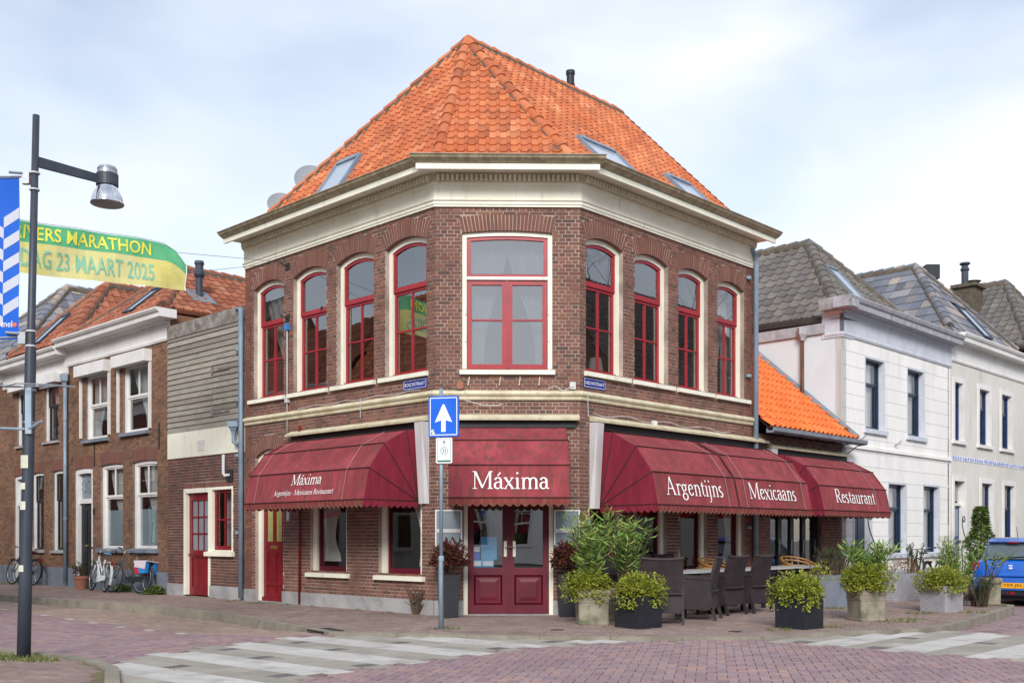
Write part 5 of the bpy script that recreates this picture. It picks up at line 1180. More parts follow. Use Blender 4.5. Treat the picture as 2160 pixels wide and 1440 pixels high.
lf.fbox(FL, a+.05, b_-.05, -.13, -.115, .1, 1.0); lf.fbox(FL, a, b_, -.09, -.06, .90, .94)
for i in (1, 2): x = a+.11+i*(b_-a-.22)/3; lf.fbox(FL, x-.015, x+.015, -.138, -.1, 1.0, 2.15); z = 1.02+i*1.1/3; lf.fbox(FL, a+.1, b_-.1, -.137, -.101, z-.015, z+.015)
dl = lf.build('door_leaf', 'door_red', fr); g = MB(); g.poly(*[FL.p(x, -.12, z) for x, z in ((a+.1, 1.0), (b_-.1, 1.0), (b_-.1, 2.15), (a+.1, 2.15))]); g.build('pane', 'frosted', dl)
fr = ring_frame(FL, bo[1], .06, -.16, .0, bottom=.03).build('window', 'cream', BD); a, b_ = 6.40, 7.20
lf = ring_frame(FL, Op(a, b_, 1.03, 2.32, 0, 0), .07, -.13, -.07, bottom=.09); c = (a+b_)/2; lf.fbox(FL, c-.02, c+.02, -.125, -.08, 1.1, 2.26); lf.fbox(FL, a+.06, b_-.06, -.124, -.081, 1.66, 1.70); lf.build('sash', 'door_red', fr)
g = MB(); g.poly(*[FL.p(x, -.1, z) for x, z in ((a+.06, 1.1), (b_-.06, 1.1), (b_-.06, 2.27), (a+.06, 2.27))]); g.build('pane', 'glass_low', fr)
sill(FL, 6.28, 7.42, 1.0, fr, th=.10); curtain(FL, a, b_, 1.05, 2.3, -.3, fr, .95, .9, 0, None, 'curtain', 5)
x, y, _ = FL.p(6.62, .06, 0); pipe([FL.p(6.45, -.02, 2.62), FL.p(6.5, .1, 2.6), (x, y, 2.66), (x, y, 3.05)], .035, 'boiler_flue', 'alu', BD); bb = MB(); bb.fbox(FL, 6.33, 6.55, .0, .02, 2.47, 2.72); bb.build('flue_plate', 'plastic_black', BD)
bb = MB(); x, y, _ = FL.p(6.1, .13, 0); bb.lathe((x, y, 3.42), [(.05, 0), (.06, .06), (.12, .16), (.15, .17), (.15, .28), (.17, .3), (.1, .3)], 4); bb.build('hopper_head', 'zinc', BD); pipe([(x, y, 3.45), (x, y, 3.28), FL.p(6.0, .09, 3.22)], .04, 'drain_pipe', 'zinc', BD)
# ---------------- brick house A (left)
def brick_house(name, lab, s0, s1, ops, z1, bmat='brick_brown', nind=300, pl=.5, plm='plinth_blue'):
    H_ = thing(name, lab, 'house', FL.p((s0+s1)/2, 0, 0))
    w_ = brick_wall(FL, s0, s1, pl, z1, ops, H_, bmat=bmat, mortar='mortar_dark', amat='arch_brick'); put_bricks([w_], nind)
    for a, b_ in spans(s0, s1, ops, .2, 'hw'): bb = MB(); bb.fbox(FL, a, b_, -.1, .03, -.02, pl+.003); bb.build('plinth', plm, H_)
    bb = MB(); bb.fbox(FL, s0+.02, s1-.02, -2.4, -2.3, 0, z1); bb.fbox(FL, s0+.02, s1-.02, -8, -7.9, 0, z1); bb.fbox(FL, s0+.02, s0+.1, -7.9, -.12, 0, z1); bb.fbox(FL, s1-.1, s1-.02, -7.9, -.12, 0, z1); bb.fbox(FL, s0+.02, s1-.02, -7.9, -.12, 3.3, 3.4); bb.build('interior', 'interior', H_)
    return H_
A0, A1 = 9.14, 14.5
ao = [Op(10.08, 11.38, 3.83, 5.50, 0, .0), Op(12.21, 13.48, 3.80, 5.50, 0, .0), Op(9.64, 10.87, 1.03, 3.10, .03, .30), Op(11.37, 12.60, 1.02, 3.10, .03, .30), Op(13.06, 14.12, .10, 3.06, .03, .30)]
HA = brick_house('brick_house', 'brown brick house with white cornice and two white roller shutter boxes, beside the boarded building', A0, A1, ao, 5.82)
for k, o in enumerate(ao[:4]):
    fr = simple_window(FL, o, HA, fw=.09, rec=-.06, zt=o.z0+(.85 if k < 2 else 1.28), sillm=None, cur=(.95, .35, -1 if k != 1 else 1), vupper=True)
    sill(FL, o.s0-.09, o.s1+.09, o.z0, fr, m='plinth_blue', th=.09, out=.09)
    if k > 1:
        g = MB(); g.poly(*[FL.p(x, -.165, z) for x, z in ((o.s0+.13, 1.12), (o.s1-.13, 1.12), (o.s1-.13, 1.98), (o.s0+.13, 1.98))]); g.build('half_blind', 'blind', fr)
for (a, b_) in ((9.90, 11.62), (12.02, 13.74)):
    bb = MB(); bb.fbox(FL, a, b_, 0, .2, 5.42, 5.70); r_ = bb.build('shutter_box', 'white_paint', HA)
    
    for e in (a+.02, b_-.07): bb = MB(); bb.fbox(FL, e, e+.05, 0, .06, 3.86, 5.42); bb.build('shutter_rail', 'white_paint', r_)
o = ao[4]; fr = ring_frame(FL, o, .13, -.18, -.03).build('door', 'white_paint', HA)
bb = MB(); bb.fbox(FL, o.s0+.13, o.s1-.13, -.16, -.06, 2.18, 2.30); bb.build('transom', 'white_paint', fr); g = MB(); g.fbox(FL, o.s0+.13, o.s1-.13, -.15, -.14, 2.3, 2.95); g.build('leaded_pane', 'frosted', fr)
bb = MB()
for i in range(4):
    bb.torus(FL.p(o.c-.25+i*.17, -.135, 2.62), (q, q, 0), .12+.03*(i % 2), .008, 18, 4)
bb.build('leaded_pattern', 'lead', fr)
lf = MB(); lf.fbox(FL, o.s0+.13, o.s1-.13, -.16, -.12, .12, 2.18)
for a in (o.s0+.2, o.c+.04):
    for z0_, z1_ in ((.3, .95), (1.15, 2.0)): lf.fbox(FL, a, a+.3, -.12, -.1, z0_, z1_)
dl = lf.build('door_leaf', 'black_paint', fr); h = MB(); h.tube([FL.p(o.c-.06, -.1, 1.1), FL.p(o.c-.06, -.06, 1.08), FL.p(o.c+.06, -.06, 1.08), FL.p(o.c+.06, -.1, 1.1)], .012, 6); h.build('letter_slot', 'brass', dl)
bb = MB(); bb.fbox(FL, o.s0, o.s1, -.2, .06, -.01, .11); bb.build('threshold', 'plinth_blue', HA)
bb = MB(); bb.fbox(FL, 12.92, 13.0, 0, .02, 1.88, 2.02); bb.build('house_number', 'plastic_black', HA)
bb = MB(); bb.fbox(FL, 9.52, 9.55, .0, .02, 3.35, 3.95); bb.fbox(FL, 12.92, 12.95, .0, .02, 3.1, 3.7); bb.build('wall_anchor', 'cast_iron', HA)
cornice(FL, A0-.02, A1, 5.80, 6.46, .46, 'white_paint', HA, ends=(.30, 0))
bb = MB(); bb.fbox(FL, A0-.01, A0+.12, -7.9, -.06, 5.6, 6.42); bb.build('side_wall', 'brick_brown', HA)
roof_, fa = hip_roof(FL, A0, A1, 6.44, 11.8, 1.85, 8.25, 8.0, 'tile_rust', HA, tw=.25, rh=.30, nind=220, ov=.2, holes=[(2.0, 2.55, .5, 1.6)])
skylight(*fa, 2.0, 2.55, .5, 1.6, roof_, fm='pole_paint')
x, y, z = FL.p(10.3, -1.44, 7.38); bb = MB(); bb.lathe((x, y, z-.3), [(.1, 0), (.1, .2), (.085, .24), (.085, .6), (.11, .63), (.135, .68), (.135, .76), (.1, .8), (.1, .92), (.12, .95), (.11, 1.02), (0, 1.04)], 14); bb.build('flue_pipe', 'pole_paint', roof_)
fp = Vector((x, y, z-.17)); bb = MB(); d_ = (Vector(FL.p(9.14, -1.44, 6.42))-Vector(FL.p(11.8, -1.44, 8.25))).normalized(); e_ = Vector((q, q, 0)); nn = d_.cross(e_); nn = nn if nn.z > 0 else -nn
bb.hexa([tuple(fp+d_*a+e_*c_+nn*h) for h in (.02, .06) for a, c_ in ((-.3, -.3), (.4, -.3), (.4, .3), (-.3, .3))]); bb.build('lead_flashing', 'lead', roof_)
# ---------------- brick house B
B0, B1 = 14.52, 19.0
bo_ = [Op(15.14, 16.08, 3.92, 5.48, 0, 0), Op(17.1, 18.03, 3.92, 5.48, 0, 0), Op(14.7, 15.54, .95, 3.08, .03, .30), Op(16.12, 16.94, .95, 3.08, .03, .30), Op(17.4, 18.23, .15, 3.05, .03, .30)]
HB = brick_house('brick_house', 'brown brick house behind the lamp post with dark sashes and one wide shutter box', B0, B1, bo_, 5.75)
for k, o in enumerate(bo_[:4]):
    simple_window(FL, o, HB, fw=.085, rec=-.06, sash='black_paint' if k != 9 else 'white_paint', zt=o.z0+(.95 if k < 2 else 1.35), vupper=False, lowbar=k < 2, sillm='plinth', cur=(.9, .5, -1) if k < 2 else None)
bb = MB(); bb.fbox(FL, 14.95, 18.2, 0, .2, 5.46, 5.72); bb.build('shutter_box', 'white_paint', HB)
o = bo_[4]; fr = ring_frame(FL, o, .1, -.18, -.04).build('door', 'white_paint', HB); lf = MB(); lf.fbox(FL, o.s0+.1, o.s1-.1, -.16, -.1, .15, 2.2); lf.build('door_leaf', 'black_paint', fr); g = MB(); g.fbox(FL, o.s0+.1, o.s1-.1, -.15, -.14, 2.3, 2.95); g.build('fanlight', 'glass', fr); bb = MB(); bb.fbox(FL, o.s0+.1, o.s1-.1, -.15, -.05, 2.2, 2.3); bb.build('transom', 'white_paint', fr)
cornice(FL, B0, B1, 5.62, 6.32, .42, 'white_paint', HB)
x, y, _ = FL.p(14.5, .09, 0); pipe([(x, y, 5.35), (x, y, .1)], .05, 'downpipe', 'zinc', HB, bands=(4.4, 3.2, 1.8)); bb = MB(); bb.lathe((x, y, 5.3), [(.06, 0), (.08, .08), (.14, .12), (.15, .3), (.1, .3)], 4); bb.build('hopper_head', 'zinc', HB)
roof_, fa = hip_roof(FL, B0, B1, 6.30, 16.7, 2.05, 8.72, 8.0, 'tile_rust', HB, tw=.25, rh=.30, nind=150, ov=.2, holes=[(2.3, 2.85, .6, 1.9)])
skylight(*fa, 2.3, 2.85, .6, 1.9, roof_, fm='pole_paint')
# ---------------- grey roofed house C at the far left
HC = brick_house('brick_house', 'brick house with slate-grey tiled roof at the left edge', 19.02, 26, [Op(19.5, 20.5, 1.6, 3.25, 0, .3), Op(21.5, 22.5, 1.6, 3.25, 0, .3), Op(19.5, 20.5, 4.0, 5.4, 0, .3)], 5.9, nind=0)
for o in (Op(19.5, 20.5, 1.6, 3.25, 0, 0), Op(21.5, 22.5, 1.6, 3.25, 0, 0), Op(19.5, 20.5, 4.0, 5.4, 0, 0)): simple_window(FL, o, HC, rec=-.06)
cornice(FL, 19.02, 26, 5.85, 6.35, .4, 'white_paint', HC)
roof_, fa = hip_roof(FL, 19.0, 26, 6.32, 22, 3.1, 9.7, 9, 'tile_blue', HC, tw=.3, rh=.42, nind=0, prof=FLATP, holes=[(4.6, 5.3, .9, 2.0)]); skylight(*fa, 4.6, 5.3, .9, 2.0, roof_, fm='white_paint')
# ---------------- houses across the streets (they show in the window panes)
def across(F, s0, s1, ze, zr_, m, tm, lab, wm='white_paint'):
    H_ = thing('opposite_house', lab, 'house', F.p((s0+s1)/2, 0, 0)); ops = []
    s = s0+.7
    while s < s1-1.4: ops += [Op(s, s+1.0, .9, 2.7, 0, 0), Op(s, s+1.0, 3.8, 5.4, 0, 0)]; s += 2.1
    plain_wall(F, s0, s1, 0, ze, ops, H_, m)
    for o in ops: simple_window(F, o, H_, frame=wm, sash=wm, sillm=wm)
    bb = MB(); bb.fbox(F, s0, s1, -7, -6.9, 0, ze); bb.fbox(F, s0, s0+.1, -6.9, -.2, 0, ze); bb.fbox(F, s1-.1, s1, -6.9, -.2, 0, ze); bb.fbox(F, s0+.2, s1-.2, -2, -1.9, 0, ze); bb.build('interior', 'interior', H_)
    cornice(F, s0, s1, ze-.5, ze+.2, .4, wm, H_)
    P = lambda s, b_, z: Vector(F.p(s, -b_, z)); a, b_, c, d = P(s0, -.2, ze+.2), P(s1, -.2, ze+.2), P(s1, 3.5, zr_), P(s0, 3.5, zr_); e, f = P(s1, 7, ze+.2), P(s0, 7, ze+.2)
    bb = MB()
    for po in ((a, b_, c, d), (d, c, e, f), (b_, c, e), (a, d, f)): bb.poly(*[tuple(v-Vector((0, 0, .03))) for v in po])
    rf = bb.build('roof', 'roof_deck', H_); U, V = plane(a, b_, c); put_tiles([tiles(a, U, V, [uv(a, U, V, x) for x in (a, b_, c, d)], .27, .32, tm, rf)], tm, rf, 0)
OL_ = FL.shift(0, 9.6); OL_ = Fr(OL_.o[0], OL_.o[1], -q, q, q, q)
across(OL_, 3.5, 9.4, 6.2, 9.6, 'brick_brown', 'tile_rust', 'brown house with rust tiled roof across the left street, seen in the panes'); across(OL_, 9.45, 16, 6.0, 10.2, 'white_wall', 'tile_orange', 'white house with orange roof across the left street, seen in the panes'); across(OL_, 16.05, 24, 6.4, 9.8, 'brick_brown', 'tile_rust', 'long brown house across the left street, seen in the panes'); across(OL_, 24.05, 34, 7.2, 11.5, 'brick_dark', 'tile_grey', 'dark brick house with grey roof across the left street, seen in the panes'); across(OL_, 34.05, 46, 6.5, 10.5, 'brick_brown', 'tile_rust', 'farthest brown house across the left street, seen in the panes')
OT_ = FT.shift(0, 12.5); OT_ = Fr(OT_.o[0], OT_.o[1], q, q, -q, q)
across(OT_, 8, 17.5, 4.6, 7.6, 'brick_dark', 'tile_grey', 'dark brick house with grey roof across the right street, seen in the panes'); across(OT_, 17.6, 30, 6.4, 12.0, 'white_wall', 'tile_grey', 'white house with grey roof across the right street, seen in the panes')
BK_ = Fr(-15, -15, 1, 0, 0, 1)
across(BK_, 0, 13, 5.6, 9.4, 'brick_brown', 'tile_rust', 'brown house behind the viewpoint, mirrored in the door glass'); across(BK_, 13.05, 19.5, 6.6, 9.8, 'white_wall', 'tile_grey', 'white house behind the viewpoint, mirrored in the door glass'); across(BK_, 19.55, 32, 5.2, 8.6, 'brick_dark', 'tile_grey', 'dark house behind the viewpoint, mirrored in the door glass')
# bare street tree beside the right street, outside the view but mirrored in the upper windows
def bare_tree(x, y, h, lab, seed):
    rg = random.Random(seed); t = thing('bare_tree', lab, 'tree', (x, y, 0)); tr = MB(); br = MB()
    def grow(p, d, L_, r, lv):
        pts = [p]; rr = [r]
        for i in range(4):
            d = (d+Vector((rg.uniform(-.16, .16), rg.uniform(-.16, .16), rg.uniform(-.02, .12)))).normalized(); p = p+d*L_/4; pts.append(p); rr.append(r*(1-.13*(i+1)))
            if lv < 5 and i >= 1:
                for _ in range(2 if lv else 1):
                    a = rg.uniform(0, 6.28); sd_ = Vector((math.cos(a), math.sin(a), rg.uniform(.1, .6))); grow(p, (d*.6+sd_*.75).normalized(), L_*rg.uniform(.5, .68), rr[-1]*.55, lv+1)
        (tr if lv == 0 else br).tube(pts, rr, 6 if lv < 2 else 3, caps=False)
    grow(Vector((x, y, -.2)), Vector((0, 0, 1)), h*.5, .16, 0); tr.build('trunk', 'bark', t); br.build('crown', 'bark', t)
x, y, _ = FT.p(12.1, 8.9, 0); bare_tree(x, y, 14, 'bare leafless street tree across the right street, mirrored in the upper panes', 3)
# ================================================================ street furniture
# one-way sign on a galvanised post
px_, py_ = -.745, 14.83
t = thing('traffic_sign', 'galvanised post with a blue one-way arrow sign and a small white route plate below', 'traffic sign', (px_, py_, 0))
bb = MB(); bb.tube([(px_, py_, -.02), (px_, py_, 1.0), (px_+.005, py_, 1.01)], .038, 14); bb.build('lower_post', 'galv', t, smooth=True)
bb = MB(); bb.tube([(px_, py_, 1.0), (px_, py_, 3.42)], .027, 12); bb.build('upper_post', 'galv', t, smooth=True)
bb = MB(); bb.lathe((px_, py_, 1.0), [(.039, -.04), (.043, -.03), (.043, .02), (.028, .04)], 14); bb.build('post_collar', 'galv', t)
FS = Fr(px_+.045, py_-.045, math.cos(R_(16)), -math.sin(R_(16)), -math.sin(R_(16)), -math.cos(R_(16)))
def rrect(F, s0, s1, o0, o1, z0, z1, r, mb, n=4):
    pts = []
    for cx_, cz_, a0 in ((s1-r, z1-r, 0), (s0+r, z1-r, 90), (s0+r, z0+r, 180), (s1-r, z0+r, 270)):
        for i in range(n+1): a = R_(a0+90*i/n); pts.append((cx_+r*math.cos(a), cz_+r*math.sin(a)))
    m_ = len(pts); k = [F.p(x, o0, z) for x, z in pts]+[F.p(x, o1, z) for x, z in pts]
    mb.add(k, [tuple(range(m_)), tuple(range(m_, 2*m_))[::-1]]+[(i, (i+1) % m_, m_+(i+1) % m_, m_+i) for i in range(m_)])
bb = MB(); rrect(FS, -.225, .225, 0, .03, 2.73, 3.31, .03, bb); bb.build('blue_plate', 'sign_blue', t)
bb = MB()
for a, b_, c, d in ((-.2, .2, 2.752, 2.764), (-.2, .2, 3.276, 3.288), (-.204, -.192, 2.76, 3.28), (.192, .204, 2.76, 3.28)): bb.fbox(FS, a, b_, .028, .0315, c, d)
bb.build('white_border', 'sign_white', t)
bb = MB(); bb.poly(*[FS.p(x, .033, z) for x, z in ((-.033, 2.80), (.033, 2.80), (.033, 2.965), (.13, 2.935), (.012, 3.19), (-.012, 3.19), (-.13, 2.935), (-.033, 2.965))]); bb.build('arrow', 'sign_white', t)
bb = MB(); bb.poly(*[FS.p(x, .0345, z) for x, z in ((-.19, 2.82), (-.155, 2.845), (-.125, 2.775), (-.16, 2.755))]); bb.build('sticker', 'sticker', t)
FS2 = FS.shift(.0, -.0)
bb = MB(); rrect(FS, -.115, .125, 0, .022, 2.355, 2.715, .02, bb); bb.build('route_plate', 'sign_white', t)
bb = MB()
for a, b_, c, d in ((-.095, .105, 2.695, 2.699), (-.095, -.090, 2.375, 2.697), (.100, .105, 2.375, 2.697), (-.095, .105, 2.372, 2.398)): bb.fbox(FS, a, b_, .021, .0235, c, d)
bb.fbox(FS, .0, .012, .021, .0236, 2.615, 2.66); bb.poly(FS.p(-.022, .0236, 2.645), FS.p(.006, .0236, 2.682), FS.p(.034, .0236, 2.645), FS.p(.006, .0236, 2.66)); bb.torus(FS.p(.006, .0225, 2.53), (FS.n[0], FS.n[1], 0), .055, .0035, 24, 4); bb.build('green_print', 'sign_green', t)
for i_ in (0, 1): lettering('3', lambda x, y: FS.p(-.026+i_*.034+x, .0238, 2.50+y), .03, .06, 'sign_green', t)
# lamp post with arm and bell-shaped lamp
bx_, by_ = -5.11, 11.38; tp = Vector((bx_+.135, by_, 5.89)); bp = Vector((bx_, by_, -.03))
LP = thing('street_lamp', 'dark grey street lamp post with one side arm and a chrome bell lamp', 'street lamp', (bx_, by_, -.03))
def on(z): f = (z-bp.z)/(tp.z-bp.z); return bp.lerp(tp, f)
bb = MB(); bb.tube([bp, on(.9), on(1.15), on(3.3), on(3.45), tp], [.072, .068, .06, .058, .042, .036], 18); bb.build('pole', 'pole_paint', LP, smooth=True)
hd = Vector((-4.41, 11.93, 0)); a0 = on(5.39); a1 = Vector((hd.x-.1, hd.y-.06, 5.38))
bb = MB(); d_ = (a1-a0).normalized(); sd_ = d_.cross(Vector((0, 0, 1))).normalized()
bb.hexa([tuple(a0+sd_*s-Vector((0, 0, z))) for z, s in ((.055, -.02), (.055, .02), (-.055, .02), (-.055, -.02))]+[tuple(a1+sd_*s-Vector((0, 0, z))) for z, s in ((.045, -.02), (.045, .02), (-.045, .02), (-.045, -.02))]); bb.build('arm', 'pole_paint', LP)
lh = bpy.data.objects.new('lamp_head', None)
bb = MB(); bb.lathe((hd.x, hd.y, 5.31), [(.112, 0), (.122, .0), (.122, .13), (.115, .135)], 24); hh = bb.build('lamp_head', 'pole_paint', LP, smooth=False)
bb = MB(); bb.lathe((hd.x, hd.y, 5.44), [(.112, 0), (.112, .03), (.105, .035), (.105, .05), (.11, .055), (.098, .085), (.06, .1), (.0, .105)], 24); bb.tube([(hd.x, hd.y, 5.53), (hd.x, hd.y, 5.6)], .004, 5); bb.build('top_cap', 'brushed', hh)
bb = MB(); bb.lathe((hd.x, hd.y, 5.10), [(.180, .0), (.187, .008), (.18, .018), (.176, .04), (.166, .08), (.15, .12), (.13, .16), (.112, .19), (.108, .22)], 32); bb.build('bell', 'chrome', hh, smooth=True)
bb = MB(); bb.lathe((hd.x, hd.y, 5.10), [(.178, .005), (.14, -.012), (.06, -.02), (0, -.022)], 28); bb.build('lens', 'plinth', hh, smooth=True)
for z in (2.9, 2.55):
    c = on(z); bb = MB(); bb.lathe(tuple(c), [(.062, -.012), (.066, -.01), (.066, .01), (.062, .012)], 18); bb.build('clamp_band', 'brushed', LP)
c = on(2.72); bb = MB(); Fp = Fr(c.x, c.y, 1, 0, 0, -1); bb.fbox(Fp, -.01, .055, .055, .085, 2.42, 2.92); bb.build('bracket_plate', 'galv', LP)
bb = MB()
for pts in ([(.0, .1), (.32, .02), (.55, .16), (.3, .3), (-.05, .22), (-.25, .1), (0, .1)], [(-.05, .12), (-.3, .1), (-.6, .26), (-.3, .36)], [(.1, .08), (.25, .02), (.1, -.02)]):
    bb.tube([(c.x+x, c.y-y*.9, 2.93+.015*math.sin(i*2)) for i, (x, y) in enumerate(pts)], .008, 5)
bb.build('hanger_frame', 'brushed', LP)
for dx, dz in ((.2, .08), (-.24, 0)):
    bb = MB(); bb.tube([(c.x+.02*(1 if dx > 0 else -1), c.y-.07, 2.47), (c.x+dx, c.y-.16, 2.47+dz)], .015, 6); bb.build('support_arm', 'galv', LP)
for z, h, m, w_ in ((2.05, .14, 'sticker', .085), (1.82, .07, 'sticker', .05), (1.60, .09, 'sticker', .06), (.93, .07, 'sticker', .05)):
    c = on(z); bb = MB(); P = []
    for i in range(5):
        a = R_(250+(i-2)*w_*260); P.append((c.x+.0735*math.cos(a), c.y+.0735*math.sin(a)))
    for i in range(4): bb.poly((*P[i], z), (*P[i+1], z), (*P[i+1], z+h), (*P[i], z+h))
    bb.build('sticker', m, LP)
for z in (5.26, 5.08, 3.54, 3.38):
    c = on(z); bb = MB(); bb.lathe(tuple(c), [(.05, -.01), (.054, -.008), (.054, .008), (.05, .01)], 16); bb.build('clamp_band', 'alu', LP)
# blue banner beside the post (runs on past the left edge of the picture)
c = on(4.3); BN = thing('lamp_post_banner', 'blue vertical banner with white diagonal stripes hung from the lamp post', 'banner', (c.x-.12, c.y, 3.45))
for z in (5.2, 3.46):
    cc = on(z); bb = MB(); bb.box(cc.x-.13, cc.x-.05, cc.y-.03, cc.y+.03, z-.06, z+.07); bb.tube([(cc.x-.1, cc.y, z+.02), (cc.x-.95, cc.y+.02, z+(.02 if z > 4 else -.02))], .012, 8); bb.build('bracket', 'brushed', BN)
    bb = MB(); bb.tube([(cc.x-.12, cc.y-.03, z+.05), (cc.x-.26, cc.y-.03, z+.06)], .016, 8); bb.build('spring', 'brushed', BN)
x1_ = c.x-.15; Fb = Fr(x1_-.82, c.y+.01, 1, 0, 0, -1); bw = .82
def wav(s, z): return .012*math.sin(z*3+s*4)
bb = MB(); nz_ = 24
for i in range(nz_):
    za, zb = 3.45+1.76*i/nz_, 3.45+1.76*(i+1)/nz_
    for k in range(6):
        sa, sb = bw*k/6, bw*(k+1)/6; bb.poly(*[Fb.p(s, wav(s, z), z) for s, z in ((sa, za), (sb, za), (sb, zb), (sa, zb))])
bb.build('cloth', 'banner_blue', BN, smooth=True)
for i in range(5):
    z = 3.70+i*.242; bb = MB()
    for k in range(5):
        a, d = .65+(bw-.652)*k/5, .65+(bw-.652)*(k+1)/5; f = lambda s: z+(s-.65)*.66
        bb.poly(*[Fb.p(s, wav(s, z2)+.004, z2) for s, z2 in ((a, f(a)), (d, f(d)), (d, f(d)+.115), (a, f(a)+.115))])
        a, d = .65-(a-.65), .65-(d-.65)
        bb.poly(*[Fb.p(s, wav(s, z2)+.004, z2) for s, z2 in ((a, f(1.3-a)-.12), (d, f(1.3-d)-.12), (d, f(1.3-d)-.005), (a, f(1.3-a)-.005))])
    bb.build('stripe', 'banner_white', BN)
lettering('mel', lambda x, y: Fb.p(.635+x, wav(.65, 3.6)+.008, 3.585+y), .115, .07, 'sign_white', BN)
bb = MB(); bb.add([Fb.p(.778+.024*math.cos(i*.5236), wav(.75, 3.6)+.008, 3.61+.024*math.sin(i*.5236)) for i in range(12)], [tuple(range(12))]); bb.build('orange_dot', 'orange_dot', BN)
# street banner spanning the side street on wires
MBn = thing('street_banner', 'green and yellow banner lettered with an event date, strung on wires across the left street', 'banner', FL.p(4.37, 4.5, 5.6))
S_ = 4.37
def ztop(o): return 6.545-.055*max(0, (o-2.9))**1.45*.8-(max(0, 2.62-o)/.45)**2*.32
def zbot(o): return 5.775-.066*(o-2.17)
def bpnt(o, f, li=0.0): z = zbot(o)+(ztop(o)-zbot(o))*f; return FL.p(S_+.05*math.sin(o*1.7+f*1.2)+.022*math.sin(o*6+f*5)+.008*math.sin(o*19-f*9)-li, o, z)
for m, f0, f1, nm in (('banner_yellow', 0, .615, 'yellow_field'), ('banner_green', .615, 1, 'green_field')):
    bb = MB(); n = 60
    for i in range(n):
        for j in range(4): o0, o1 = 2.17+6*i/n, 2.17+6*(i+1)/n; g0, g1 = f0+(f1-f0)*j/4, f0+(f1-f0)*(j+1)/4; bb.poly(bpnt(o0, g0), bpnt(o1, g0), bpnt(o1, g1), bpnt(o0, g1))
    bb.build(nm, m, MBn, smooth=True)
lettering('RIVERS MARATHON', lambda x, y: bpnt(5.17-x, .675+y/.8, .012), 2.34, .21, 'print_yellow', MBn, .012)
lettering('ZONDAG 23 MAART 2025', lambda x, y: bpnt(5.62-x, .13+y/.8, .012), 2.83, .29, 'print_teal', MBn, .012)
bb = MB(); bb.tube([bpnt(2.17, f/6) for f in range(7)], .008, 5); bb.build('white_hem', 'sign_white', MBn)
hk = FL.p(4.32, .15, 6.68); hk2 = FL.p(4.32, .15, 6.66)
for p0, p1 in ((hk, bpnt(2.35, 1)), (hk2, bpnt(2.17, .7))):
    bb = MB(); bb.tube([p0, p1], .004, 4); bb.build('wire', 'pole_paint', MBn)
bb = MB(); bb.tube([bpnt(2.35+i*.25, 1.02) for i in range(24)], .004, 4); bb.build('wire', 'pole_paint', MBn)
# satellite dishes behind the left hip of the roof
for k, (pp, r, lab) in enumerate((((-3.93, 22.6, 8.98), .40, 'larger grey satellite dish behind the left hip of the orange roof'), ((-4.62, 22.7, 8.5), .31, 'smaller grey satellite dish lower down behind the left hip of the orange roof'))):
    t = thing('satellite_dish', lab, 'satellite dish', (pp[0], pp[1], pp[2]-.9), 'satellite dishes'); ax = Vector((.25, -.9, .35)); bb = MB()
    bb.lathe(pp, [(r*i/8, .18*r*(i/8)**2*1.4) for i in range(9)], 28, ax=ax); bb.build('reflector', 'dish', t, smooth=True)
    bb = MB(); bb.tube([(pp[0], pp[1]+.1, pp[2]-1.4), (pp[0], pp[1]+.08, pp[2])], .03, 8); bb.build('mast', 'brushed', t)
